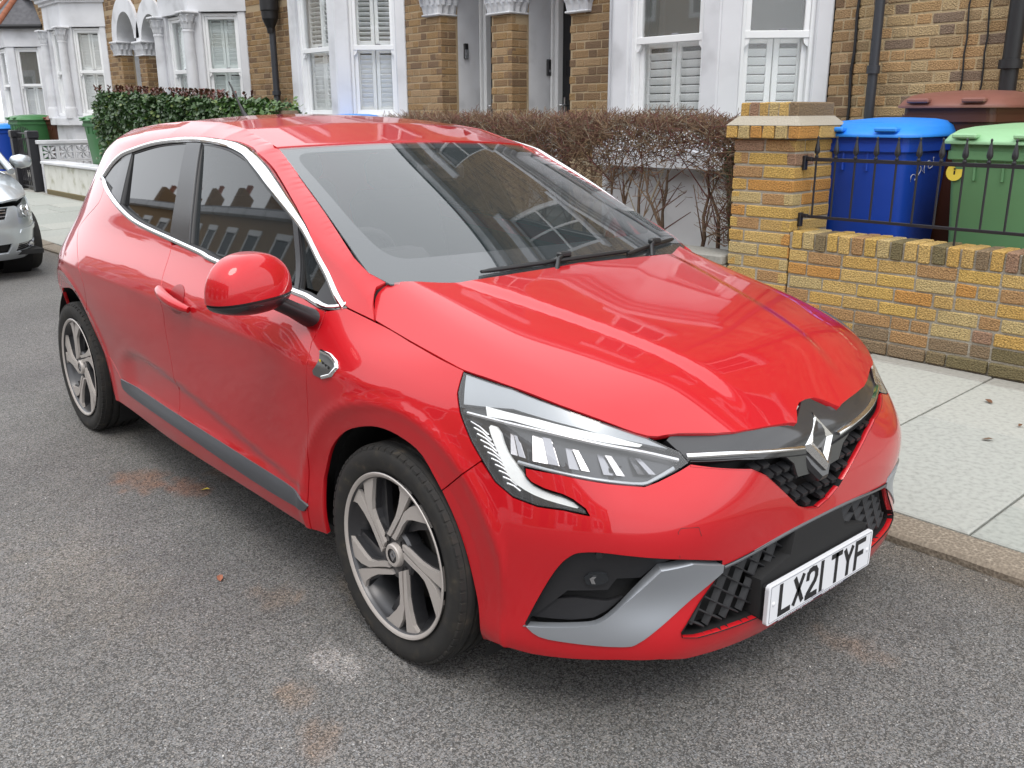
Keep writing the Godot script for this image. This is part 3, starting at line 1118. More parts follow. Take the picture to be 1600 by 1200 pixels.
func build_nose(c: Node3D, lamp: PackedVector2Array, fog_hole: PackedVector2Array, fog_top: PackedVector2Array, blade_lo: PackedVector2Array, blade_up: PackedVector2Array, low_hole: PackedVector2Array):
	var g: Geo
	# ---- headlamps
	var lens := side_panel(lamp, [], 0.012, 0.0, 0.004, 0.003)
	var bowl := side_panel(lamp, [], 0.012, -0.036, -0.036, 0.001)
	var up := side_panel(pv([1.16, 0.833, 1.004, 0.817, 0.86, 0.788, 0.714, 0.755, 0.586, 0.722, 0.499, 0.689, 0.614, 0.712, 0.807, 0.748, 0.987, 0.774, 1.129, 0.767]), [], 0.012, -0.006, 0.02, 0.002)
	var white := side_panel(pv([1.063, 0.773, 0.913, 0.76, 0.713, 0.733, 0.604, 0.709, 0.615, 0.705, 0.804, 0.73, 0.98, 0.751, 1.051, 0.752]), [], 0.012, -0.004, 0.004, 0.0)
	var drl := side_panel(soft(pv([1.046, 0.736, 1.014, 0.733, 0.987, 0.69, 0.957, 0.663, 0.937, 0.647, 0.908, 0.62, 0.866, 0.607, 0.802, 0.597, 0.773, 0.579, 0.816, 0.585, 0.88, 0.594, 0.931, 0.609, 0.964, 0.627, 0.999, 0.673, 1.029, 0.71])), [], 0.01, -0.010, 0.012, 0.0)
	var refl := side_panel(pv([1.003, 0.735, 0.954, 0.733, 0.788, 0.704, 0.643, 0.692, 0.501, 0.669, 0.529, 0.656, 0.615, 0.633, 0.711, 0.643, 0.833, 0.653, 0.942, 0.669]), [], 0.012, -0.026, 0.01, 0.003)
	for h in 2:
		var hl := part("headlamp", bowl[h].mesh(), M.lamp_bowl, c)
		part("lamp_top_trim", up[h].mesh(), M.lamp_silver, hl)
		part("light_guide", white[h].mesh(), M.lamp_white, hl)
		part("daytime_light", drl[h].mesh(), M.lamp_white, hl)
		part("reflector_tray", refl[h].mesh(), M.lamp_dark, hl)
		# cooling-rib fins down the outer edge
		for i in 11:
			var t := i / 10.0
			var a := Vector2(lerpf(1.098, .968, t) , lerpf(.735, .612, t))
			var b := Vector2(lerpf(1.040, .930, t), lerpf(.712, .600, t))
			var s := strip_on_side(PackedVector2Array([a, a.lerp(b, 0.5) + Vector2(0, .003), b]), 0.0042, 0.004, -0.016)
			part("lamp_fin", (s if h == 0 else s.mirrored()).mesh(), M.chrome, hl)
		# reflector facets
		var fac := [[.985, .725, .93, .676], [.925, .728, .84, .668], [.83, .708, .76, .66], [.74, .697, .665, .650], [.645, .688, .575, .648]]
		for i in fac.size():
			var e: Array = fac[i]
			g = Geo.new()
			var n := surf_normal(Vector2(e[0], e[1]))
			var p0 := side(Vector2(e[0], e[1])) - n * 0.022
			var p1 := side(Vector2(e[2] + 0.035, e[1] - 0.004)) - n * 0.030
			var p2 := side(Vector2(e[2], e[3])) - n * 0.016
			var p3 := side(Vector2(e[0] - 0.018, e[3] + 0.004)) - n * 0.008
			g.quad(p0, p1, p2, p3, n)
			g.quad(p0.lerp(p1, 0.55) + n * 0.006, p1 + n * 0.010, p2 + n * 0.006, p2.lerp(p3, 0.4) + n * 0.006, n + Vector3(0, 0.5, 0))
			part("reflector", (g if h == 0 else g.mirrored()).mesh(), M.reflector, hl)
		var low := strip_on_side(crv(pv([.945, .664, .83, .652, .71, .640, .62, .632, .58, .640, .52, .657]), 3), 0.008, 0.006, -0.010)
		part("lamp_lower_edge", (low if h == 0 else low.mirrored()).mesh(), M.lamp_silver, hl)
		var rib := strip_on_side(crv(pv([1.110, .752, 1.0, .745, .86, .733, .72, .714, .60, .694, .50, .672]), 3), 0.007, 0.005, -0.008)
		part("lamp_rib", (rib if h == 0 else rib.mirrored()).mesh(), M.chrome_soft, hl)
		part("lamp_lens", lens[h].mesh(), M.lens, hl)
	# ---- upper grille: gloss panel, chrome bars, recessed mesh, badge
	var gp := pv([0, .740, .02, .734, .07, .708, .104, .702, .125, .704, .28, .718, .38, .726, .470, .733, .520, .712, .495, .690, .476, .666, .334, .655, .16, .628, .12, .60, .10, .56, 0, .55])
	part("grille_panel", nose_panel(gp, [], 0.014, -0.004, 0.03, 0.0).mesh(), M.gloss_black, c)
	var gc := strip_on_side(crv(pv([.478, .676, .334, .668, .20, .652, .085, .634]), 4), 0.009, 0.006, 0.0)
	part("grille_chrome", gc.mesh(), M.chrome, c)
	part("grille_chrome", gc.mirrored().mesh(), M.chrome, c)
	var gb := pv([0, .60, .12, .62, .30, .655, .47, .668, .476, .655, .416, .646, .301, .626, .250, .600, .172, .540, .099, .482, .052, .460, 0, .448])
	part("grille_backing", nose_panel(gb, [], 0.02, -0.055, -0.056, 0.0).mesh(), M.matt_black, c)
	var studs := Geo.new()
	for row in 6:
		var y := 0.628 - row * 0.030
		for k in 12:
			var s := 0.018 + k * 0.036 + (0.018 if row % 2 else 0.0)
			var q := Vector2(s, y)
			if not Geometry2D.is_point_in_polygon(q, inset(gb, 0.012)) or (s < 0.085 and y > 0.52): continue
			for m in 2:
				var qq := q if m == 0 else q
				var n := surf_normal(qq)
				var p := side(qq) - n * 0.022
				var ux := Vector3.UP.cross(n).normalized()
				var st := Geo.new()
				# a wedge: proud at its lower edge
				var w := 0.0155
				var a0 := p - ux * w + Vector3(0, .007, 0) - n * 0.012
				var a1 := p + ux * w + Vector3(0, .007, 0) - n * 0.012
				var b0 := p - ux * w * 0.8 + Vector3(0, -.005, 0) + n * 0.014
				var b1 := p + ux * w * 0.8 + Vector3(0, -.005, 0) + n * 0.014
				st.quad(a0, a1, b1, b0, n + Vector3.UP)
				st.quad(b0, b1, b1 + Vector3(0, -.009, 0) - n * 0.002, b0 + Vector3(0, -.009, 0) - n * 0.002, n)
				st.quad(b0 + Vector3(0, -.009, 0), b1 + Vector3(0, -.009, 0), a1 + Vector3(0, -.016, 0), a0 + Vector3(0, -.016, 0), Vector3.DOWN)
				st.quad(a0, b0, b0 + Vector3(0, -.009, 0), a0 + Vector3(0, -.016, 0), -ux)
				st.quad(a1, b1, b1 + Vector3(0, -.009, 0), a1 + Vector3(0, -.016, 0), ux)
				part("grille_stud", (st if m == 0 else st.mirrored()).mesh(), M.plastic, c)
	# badge housing and the diamond badge itself
	g = Geo.new()
	var hp := pv([-.034, .104, .034, .104, .066, .056, .092, .0, .058, -.060, .018, -.104, -.018, -.104, -.058, -.060, -.092, 0, -.066, .056])
	var dn := Vector3(0.924, 0.382, 0).normalized()
	var ux := Vector3(0, 0, -1)
	var uy := dn.cross(ux)
	if uy.y < 0: uy = -uy
	var bc := Vector3(2.016, 0.632, 0)
	g.prism(hp, bc - dn * 0.045, ux, uy, 0.045 * (1.0 if ux.cross(uy).dot(dn) > 0 else -1.0), 0.010)
	part("badge_housing", g.mesh(), M.gloss_black, c)
	var bd := part("front_badge", null, null, c)
	var O := [Vector2(0, .082), Vector2(.078, 0), Vector2(0, -.082), Vector2(-.078, 0)]
	var I := [Vector2(0, .036), Vector2(.034, 0), Vector2(0, -.036), Vector2(-.034, 0)]
	for k in 4:
		var o0: Vector2 = O[k]
		var o1: Vector2 = O[(k + 1) % 4]
		var i0: Vector2 = I[k]
		var i1: Vector2 = I[(k + 1) % 4]
		if k == 0: i0 = Vector2(-.008, .050)
		if k == 2: i0 = Vector2(.008, -.050)
		var r0 := o0.lerp(i0, 0.52)
		var r1 := o1.lerp(i1, 0.52)
		var P := func(a: Vector2, h: float) -> Vector3: return bc + ux * a.x + uy * a.y + dn * h
		g = Geo.new()
		g.quad(P.call(o0, .006), P.call(o1, .006), P.call(r1, .016), P.call(r0, .016), dn + (ux * (o0 + o1).x + uy * (o0 + o1).y) * 2.0)
		g.quad(P.call(r0, .016), P.call(r1, .016), P.call(i1, .010), P.call(i0, .010), dn)
		g.quad(P.call(o0, .006), P.call(o1, .006), P.call(o1, -.004), P.call(o0, -.004), ux * (o0 + o1).x + uy * (o0 + o1).y)
		g.quad(P.call(i0, .010), P.call(i1, .010), P.call(i1, -.004), P.call(i0, -.004), -(ux * (o0 + o1).x + uy * (o0 + o1).y))
		part("badge_arm", g.mesh(), M.badge_chrome, bd)
	g = Geo.new()
	g.prism(PackedVector2Array(I), bc - dn * .002, ux, uy, .003 * (1.0 if ux.cross(uy).dot(dn) > 0 else -1.0))
	part("badge_void", g.mesh(), M.matt_black, bd)
	# ---- lower grille
	var lt := strip_on_side(crv(pv([.398, .405, .23, .417, .12, .421, 0, .421]), 3), 0.009, 0.004, 0.0)
	part("lower_grille_trim", joined(lt, lt.mirrored()).mesh(), M.trim_dark, c)
	part("lower_grille_backing", nose_panel(low_hole, [], 0.03, -0.06, -0.064, 0.0).mesh(), M.matt_black, c)
	var lh := inset(low_hole, 0.006)
	# honeycomb of slanted cells: flat bars that cross, each bar a piece of its own
	var hexn := 0
	for fam in 2:
		for k in range(-8, 24):
			var s0 := k * 0.062 - 0.3
			var line := PackedVector2Array()
			for t in 13:
				var y := lerpf(.215, .425, t / 12.0)
				var s := s0 + (y - .215) * (1.55 if fam == 0 else -0.55)
				line.append(Vector2(s, y))
			var run := PackedVector2Array()
			for q in line:
				var keep := q.x > 0.0 and Geometry2D.is_point_in_polygon(q, lh)
				if keep: run.append(q)
				elif run.size() > 1:
					break
				else: run.clear()
			if run.size() > 1:
				var b := strip_on_side(run, 0.005, 0.016, -0.036)
				part("grille_bar", b.mesh(), M.plastic, c)
				part("grille_bar", b.mirrored().mesh(), M.plastic, c)
				hexn += 1
	var centre := pv([0, .420, .115, .418, .135, .36, .262, .332, .262, .228, 0, .222])
	part("lower_grille_centre", nose_panel(centre, [], 0.03, 0.006, 0.05, 0.0).mesh(), M.matt_black, c)
	# ---- number plate on its plinth
	var pl := part("number_plate", null, null, c)
	var pc := Vector3(2.072, 0.2655, 0)
	part("plinth", boxm(pc + Vector3(-.05, -.052, -.255), pc + Vector3(-.007, .050, .252), .006), M.plastic, pl)
	part("plate", plate_mesh(pc), M.plate, pl)
	part("dealer_strip", boxm(pc + Vector3(-.03, -.076, -.17), pc + Vector3(-.010, -.052, .19), .003), M.navy, pl)
	var border := Geo.new()
	for e in [[-.25, .25, .0495, .0507], [-.25, .25, -.0507, -.0495], [-.2507, -.2495, -.05, .05], [.2495, .2507, -.05, .05]]:
		border.box(pc + Vector3(.0035, e[2], e[0]), pc + Vector3(.0042, e[3], e[1]))
	part("plate_border", border.mesh(), M.plate_line, pl)
	plate_letters(pl, pc)
	# ---- fog light recess with the silver blade
	var recess := side_panel(fog_hole, [], 0.016, -0.052, -0.052, 0.001)
	var blade := cat([PackedVector2Array([Vector2(.402, .413), Vector2(.50, .440)]), crv(pv([.581, .435, .627, .385, .686, .330, .730, .300, .787, .289, .860, .279, .901, .274]), 3), blade_lo])
	var bl := side_panel(blade, [], 0.012, 0.004, 0.03, 0.0)
	var cover := side_panel(pv([.895, .282, .875, .33, .845, .392, .818, .438, .794, .464, .765, .477, .700, .480, .58, .466, .50, .455, .585, .432, .62, .40, .68, .40, .70, .372, .80, .366]), [], 0.016, -0.026, 0.012, 0.0)
	both("fog_recess", recess, M.matt_black, c)
	both("fog_upper_trim", cover, M.plastic, c)
	both("silver_blade", bl, M.silver_trim, c)
	var lowtrim := side_panel(pv([.89, .285, .86, .335, .78, .345, .70, .342, .66, .352, .70, .322, .735, .302, .79, .291]), [], 0.016, -0.034, 0.012, 0.0)
	both("fog_lower_trim", lowtrim, M.plastic, c)
	for h in 2:
		var fq := [[.764, .412], [.708, .421], [.698, .392], [.752, .380]]
		g = Geo.new()
		var poly := soft(pv([.764, .412, .708, .421, .698, .392, .752, .380]), true, 1)
		patch(g, poly, [], Vector2(0.01, 0.01), side, -1.0, -0.020, 0.02)
		part("fog_lamp", (g if h == 0 else g.mirrored()).mesh(), M.lens_dark, c)
		g = Geo.new()
		var fn := surf_normal(Vector2(.735, .40))
		var fp := side(Vector2(.735, .40)) - fn * 0.019
		var fx := Vector3.UP.cross(fn).normalized()
		g.prism(pv([-.012, .004, -.004, .010, .004, .010, -.002, .002, .003, -.010, -.006, -.010]), fp, fx, fn.cross(fx), 0.002)
		part("fog_reflector", (g if h == 0 else g.mirrored()).mesh(), M.chrome_soft, c)
		g = Geo.new()
		var sn := surf_normal(Vector2(.727, .465))
		var sp := side(Vector2(.727, .465)) - sn * 0.027
		g.lathe([[0.0, .004], [.0085, .004], [.010, .0], [.0125, .0], [.0125, -.004]], sp, sn, 18, false)
		part("parking_sensor", (g if h == 0 else g.mirrored()).mesh(), M.gloss_black, c)

func plate_mesh(pc: Vector3) -> ArrayMesh:
	var g := Geo.new()
	var r := 0.010
	var p := PackedVector2Array()
	for k in 4:
		var cx: float = [1, -1, -1, 1][k] * (.26 - r)
		var cy: float = [1, 1, -1, -1][k] * (.0555 - r)
		for i in 5:
			var t := (k + i / 4.0) * PI / 2
			p.append(Vector2(cx + r * cos(t), cy + r * sin(t)))
	g.prism(p, pc - Vector3(.008, 0, 0), Vector3(0, 0, -1), Vector3.UP, .0115, .001)
	return g.mesh()

# stroke lettering: each character a list of polylines in a 0..1 box
func plate_letters(pl: Node3D, pc: Vector3):
	var F := {
		"L": [[0, 1, 0, 0, 1, 0]], "X": [[0, 1, 1, 0], [1, 1, 0, 0]],
		"2": [[0, .72, .02, .86, .2, .97, .5, 1, .8, .97, .98, .84, .98, .66, .85, .5, .1, .12, 0, 0, 1, 0]],
		"1": [[.5, 1, .5, 0]], "T": [[0, 1, 1, 1], [.5, 1, .5, 0]], "Y": [[0, 1, .5, .5, 1, 1], [.5, .5, .5, 0]], "F": [[1, 1, 0, 1, 0, 0], [0, .52, .8, .52]],
	}
	var w := 0.042
	var h := 0.076
	var x := -0.205
	for ch in "LX21 TYF":
		if ch == " ":
			x += 0.026
			continue
		var cw := w if ch != "1" else 0.012
		var g := Geo.new()
		for ln in F[ch]:
			var pts := pv(ln)
			for i in pts.size() - 1:
				var a := Vector2(pts[i].x * cw, pts[i].y * h)
				var b := Vector2(pts[i + 1].x * cw, pts[i + 1].y * h)
				var t := (b - a).normalized() * 0.0072
				var n := Vector2(-t.y, t.x)
				var e := 1.0 if i == 0 or i == pts.size() - 2 else 0.6
				var diag := absf(t.x * t.y) > 1e-5 and ch in "XY"
				var tt := t * (0.15 if diag else e)
				g.prism(PackedVector2Array([a - tt - n, b + tt - n, b + tt + n, a - tt + n]), pc + Vector3(.0034, -.037, -x), Vector3(0, 0, -1), Vector3.UP, .0012 + 0.0001 * i)
		part("plate_character", g.mesh(), M.letter, pl)
		x += cw + 0.0215
	for e in [["MastersGroup.co.uk", .100, -.067, 26], ["0208 680 5151", -.085, -.067, 26]]:
		var tm := text_mesh(e[0], 0.013)
		var o := part("dealer_lettering", tm, M.white_print, pl, pc + Vector3(-.0095, e[2], e[1]), Basis(Vector3(0, 1, 0), PI / 2))
	var fine := text_mesh("MASTERSGROUP", 0.006)
	part("maker_lettering", fine, M.grey_print, pl, pc + Vector3(.0036, -.046, .02), Basis(Vector3(0, 1, 0), PI / 2))
	for s in [-1, 1]:
		var g := Geo.new()
		g.lathe([[0.0, .003], [.005, .0025], [.0065, 0.0]], pc + Vector3(.0035, 0, .235 * s), Vector3.RIGHT, 12)
		part("plate_screw_cap", g.mesh(), M.plate, pl)

func text_mesh(txt: String, height: float) -> TextMesh:
	var f := SystemFont.new()
	f.font_names = PackedStringArray(["Droid Sans"])
	f.font_weight = 700
	var tm := TextMesh.new()
	tm.font = f
	tm.text = txt
	tm.font_size = 32
	tm.pixel_size = height / 24.0
	tm.depth = 0.0006
	tm.curve_step = 2.0
	return tm

func build_mirrors(c: Node3D):
	# cap, gloss lower half, arm, glass; built for the right and mirrored
	for h in 2:
		var root := group_part("door_mirror", c)
		var cap := Geo.new()
		var low := Geo.new()
		var band := Geo.new()
		var ce := Vector3(0.832, 0.972, 0.985)
		var yaw := Basis(Vector3.UP, 0.16)
		var shape := func(a: float, v: float) -> Vector3:
			# a: round the housing seen from above, v: -1 bottom .. 1 top
			var prof := pow(maxf(1.0 - pow(absf(v), 2.25), 0.0), 0.46) if v > 0.0 else pow(maxf(1.0 - pow(absf(v), 3.2), 0.0), 0.6)
			var fx := cos(a)
			var fz := sin(a)
			var rx := 0.088 if fx > 0.0 else 0.045
			var rz := 0.128
			return Vector3(signf(fx) * pow(absf(fx), 0.8) * rx * (0.25 + 0.75 * prof), (v * 0.108 if v > 0.0 else v * 0.060) - 0.012 * fz * (1.0 - absf(v)), signf(fz) * pow(absf(fz), 0.85) * rz * pow(prof, 0.9))
		var zone := [[cap, -0.16, 1.0, 20], [band, -0.28, -0.16, 2], [low, -1.0, -0.28, 8]]
		for e in zone:
			var gg: Geo = e[0]
			var rows := []
			var nv: int = e[3]
			for j in nv + 1:
				var v := lerpf(e[1], e[2], j / float(nv))
				if e[2] == 1.0: v = lerpf(e[1], 1.0, sin(PI * 0.5 * j / nv))
				if e[1] == -1.0: v = lerpf(-1.0, e[2], 1.0 - cos(PI * 0.5 * j / nv))
				var row := []
				for i in 49:
					var a := TAU * i / 48.0
					var p: Vector3 = shape.call(a, v)
					var da: Vector3 = shape.call(a + 0.03, v) - shape.call(a - 0.03, v)
					var vv := clampf(v, -0.985, 0.985)
					var dv: Vector3 = shape.call(a, vv + 0.015) - shape.call(a, vv - 0.015)
					var n := da.cross(dv)
					if n.length_squared() < 1e-14 or absf(v) > 0.992: n = Vector3(0, signf(v), 0)
					n = n.normalized()
					if n.dot(p) < 0.0: n = -n
					var sc := 0.965 if gg == band else (0.985 if gg == low else 1.0)
					row.append(gg.vert(ce + yaw * (p * Vector3(sc, 1, sc)), yaw * n))
				rows.append(row)
			for j in nv:
				for i in 48:
					gg.tri(rows[j][i], rows[j + 1][i], rows[j + 1][i + 1])
					gg.tri(rows[j][i], rows[j + 1][i + 1], rows[j][i + 1])
		var arm := Geo.new()
		var path := [Vector3(0.80, 0.955, 0.945), Vector3(0.835, 0.940, 0.915), Vector3(0.875, 0.915, 0.875), Vector3(0.895, 0.890, 0.835)]
		var secs := []
		for i in 4:
			var w: float = [0.052, 0.050, 0.046, 0.055][i]
			var t: float = [0.026, 0.024, 0.024, 0.030][i]
			var row := []
			for k in 16:
				var th := TAU * k / 16.0
				var off := Vector3(cos(th) * w, sin(th) * t * 0.8, -sin(th) * t * 0.5)
				row.append(arm.vert(path[i] + off, Vector3(cos(th) / w, sin(th) / t * 0.8, -sin(th) / t * 0.5).normalized()))
			secs.append(row)
		for i in 3:
			for k in 16:
				var k2 := (k + 1) % 16
				arm.tri(secs[i][k], secs[i + 1][k], secs[i + 1][k2])
				arm.tri(secs[i][k], secs[i + 1][k2], secs[i][k2])
		var gl := Geo.new()
		var gp := PackedVector2Array()
		for i in 24: gp.append(Vector2(cos(TAU * i / 24.0) * 0.095, sin(TAU * i / 24.0) * 0.052))
		gl.prism(gp, ce + yaw * Vector3(-0.043, 0.004, 0), yaw * Vector3(0, 0, 1), Vector3.UP, -0.004)
		for e in [["mirror_cap", cap, M.red], ["mirror_band", band, M.black_trim], ["mirror_base", low, M.gloss_black], ["mirror_arm", arm, M.black_trim], ["mirror_glass", gl, M.chrome]]:
			var gg: Geo = e[1]
			part(e[0], (gg if h == 0 else gg.mirrored()).mesh(), e[2], root)
		if h == 1:
			# folded in against the window
			var piv := Vector3(.88, 0, -.86)
			var b := Basis(Vector3.UP, 1.15)
			root.transform = Transform3D(b, piv - b * piv + Vector3(-.16, -.03, .05))

func build_wheels(c: Node3D):
	var k := 0
	for e in [[1.2915, .749, 1], [1.2915, -.749, -1], [-1.2915, .741, 1], [-1.2915, -.741, -1]]:
		var root := group_part("wheel", c, Vector3(e[0], .303, e[1]), Basis(Vector3.UP, 0.0 if e[2] > 0 else PI) * Basis(Vector3.BACK, [0.0, 0.7, 0.55, 1.3][k]))
		make_wheel(root)
		k += 1

func make_wheel(root: Node3D):
	if M.has("wheel_parts"):
		for p in M.wheel_parts: part(p[0], p[1], p[2], root, p[3], p[4])
		return
	var list := []
	var add := func(called: String, m: Mesh, mt: Material, at := Vector3.ZERO, b := Basis()): list.append([called, m, mt, at, b])
	var Z := Vector3.BACK   # outward is +z
	var g := Geo.new()
	# tyre: outer half-width .1025, bead radius .222
	g.lathe([[.218, .070], [.224, .088], [.232, .094], [.245, .099], [.262, .1035], [.276, .1035], [.288, .1005], [.2965, .094], [.302, .084]], Vector3.ZERO, Z, 72)
	g.lathe([[.302, -.084], [.2965, -.094], [.288, -.1005], [.270, -.103], [.245, -.099], [.222, -.085], [.215, -.07]], Vector3.ZERO, Z, 48)
	# tread: ribs with circumferential grooves and shoulder slots
	var ribs := [[.084, .058], [.050, .022], [.014, -.014], [-.022, -.050], [-.058, -.084]]
	for r in ribs:
		g.lathe([[.296, r[0]], [.3055, r[0] - .0015], [.3065, (r[0] + r[1]) * .5], [.3055, r[1] + .0015], [.296, r[1]]], Vector3.ZERO, Z, 72, false)
	g.lathe([[.297, .084], [.297, -.084]], Vector3.ZERO, Z, 72)
	# shoulder blocks
	for s in [-1, 1]:
		for i in 64:
			var a := TAU * i / 64.0
			var d := TAU / 64.0 * 0.36
			var P := func(r: float, t: float, z: float) -> Vector3: return Vector3(cos(t) * r, sin(t) * r, z * s)
			g.hexa([P.call(.292, a - d, .099), P.call(.292, a + d, .099), P.call(.300, a + d, .060), P.call(.300, a - d, .060), P.call(.2990, a - d, .0975), P.call(.2990, a + d, .0975), P.call(.3065, a + d, .0600), P.call(.3065, a - d, .0600)])
	add.call("tyre", g.mesh(), M.tyre)
	g = Geo.new()
	g.lathe([[.232, .100], [.229, .1025], [.222, .1000], [.216, .0960], [.214, .085], [.209, .070], [.196, .050], [.186, .02], [.182, -.03], [.186, -.07], [.205, -.085]], Vector3.ZERO, Z, 72)
	add.call("rim", g.mesh(), M.rim_dark)
	g = Geo.new()
	g.lathe([[.231, .1010], [.2290, .1032], [.2240, .1020], [.2185, .0985], [.2180, .0960]], Vector3.ZERO, Z, 72, false)
	add.call("rim_edge", g.mesh(), M.rim_cut)
	# five twisted twin spokes
	var pol := func(list2: Array, th0: float) -> PackedVector2Array:
		var p := PackedVector2Array()
		for i in range(0, list2.size(), 2):
			var t: float = th0 + deg_to_rad(list2[i + 1])
			p.append(Vector2(cos(t), sin(t)) * list2[i])
		return p
	var armA := [.222, 5.5, .180, 7.5, .13, 11.5, .085, 22, .052, 46, .060, 58, .085, 34, .12, 21.5, .160, 17.5, .196, 17.0, .212, 19.5, .222, 23.0]
	var armB := [.222, -5.5, .185, 2.0, .150, 8.0, .10, 13.5, .066, 24.0, .050, 38.0, .047, 18.0, .075, 8.5, .112, 4.5, .140, 0.5, .160, -6.0, .185, -13.5, .208, -18.5, .222, -23.0]
	var spoke_cut := Geo.new()
	var body := Geo.new()
	for a in [armA, armB]:
		var p: PackedVector2Array = pol.call(a, 0.0)
		spoke_cut.prism(p, Vector3(0, 0, .078), Vector3.RIGHT, Vector3.UP, .013, .0022)
		var dish := inset(p, -0.004)
		body.prism(dish, Vector3(0, 0, .040), Vector3.RIGHT, Vector3.UP, .040, .004)
	# the dark web between hub and elbow
	body.prism(pol.call([.17, 8, .17, 1, .13, 9, .07, 18, .06, 30], 0.0), Vector3(0, 0, .045), Vector3.RIGHT, Vector3.UP, .016)
	body.prism(pol.call([.075, 4, .12, -12, .205, -25, .21, -21, .185, -14, .16, -6, .142, 0, .112, 4], 0.0), Vector3(0, 0, .046), Vector3.RIGHT, Vector3.UP, .018, .003)
	var mc := spoke_cut.mesh()
	var mb := body.mesh()
	for i in 5:
		var b := Basis(Vector3.BACK, deg_to_rad(62 + 72 * i))
		add.call("spoke", mb, M.rim_dark, Vector3.ZERO, b)
		add.call("spoke_face", mc, M.rim_cut, Vector3.ZERO, b)
	g = Geo.new()
	g.lathe([[0.0, .082], [.068, .082], [.074, .074], [.076, .04]], Vector3.ZERO, Z, 40, false)
	add.call("hub", g.mesh(), M.rim_dark)
	g = Geo.new()
	g.lathe([[.020, .097], [.0295, .097], [.032, .094], [.034, .080]], Vector3.ZERO, Z, 36, false)
	add.call("hub_ring", g.mesh(), M.rim_cut)
	g = Geo.new()
	g.lathe([[0.0, .0945], [.026, .0945], [.028, .092]], Vector3.ZERO, Z, 36, false)
	add.call("hub_cap", g.mesh(), M.gloss_black)
	g = Geo.new()
	var dO := [Vector2(0, .018), Vector2(.0125, 0), Vector2(0, -.018), Vector2(-.0125, 0)]
	for k in 4:
		var q: Vector2 = dO[k]
		var r: Vector2 = dO[(k + 1) % 4]
		g.prism(PackedVector2Array([q, r, r * 0.45, q * 0.45]), Vector3(0, 0, .0945), Vector3.RIGHT, Vector3.UP, .0015)
	add.call("hub_emblem", g.mesh(), M.chrome_soft)
	for i in 4:
		var a := deg_to_rad(50 + 90 * i)
		g = Geo.new()
		g.lathe([[.0, .064], [.010, .064], [.010, .0845], [.0125, .0845]], Vector3(cos(a) * .052, sin(a) * .052, 0), Z, 14, false)
		add.call("wheel_bolt", g.mesh(), M.black)
	g = Geo.new()
	g.tube([Vector3(.150, -.075, .045), Vector3(.138, -.070, .062), Vector3(.128, -.066, .070)], .006, 8)
	add.call("tyre_valve", g.mesh(), M.black)
	g = Geo.new()
	g.lathe([[.05, .018], [.140, .018], [.142, .012], [.142, -.004], [.08, -.004]], Vector3.ZERO, Z, 40, false)
	add.call("brake_disc", g.mesh(), M.disc)
	g = Geo.new()
	for i in 8:
		var a0 := deg_to_rad(-8 + i * 8)
		var a1 := deg_to_rad(i * 8)
		var P := func(r: float, t: float, z: float) -> Vector3: return Vector3(cos(t) * r, sin(t) * r, z)
		g.hexa([P.call(.105, a0, -.02), P.call(.105, a1, -.02), P.call(.160, a1, -.02), P.call(.160, a0, -.02), P.call(.105, a0, .036), P.call(.105, a1, .036), P.call(.158, a1, .036), P.call(.158, a0, .036)])
	add.call("brake_caliper", g.mesh(), M.disc)
	M.wheel_parts = list
	for p in list: part(p[0], p[1], p[2], root, p[3], p[4])

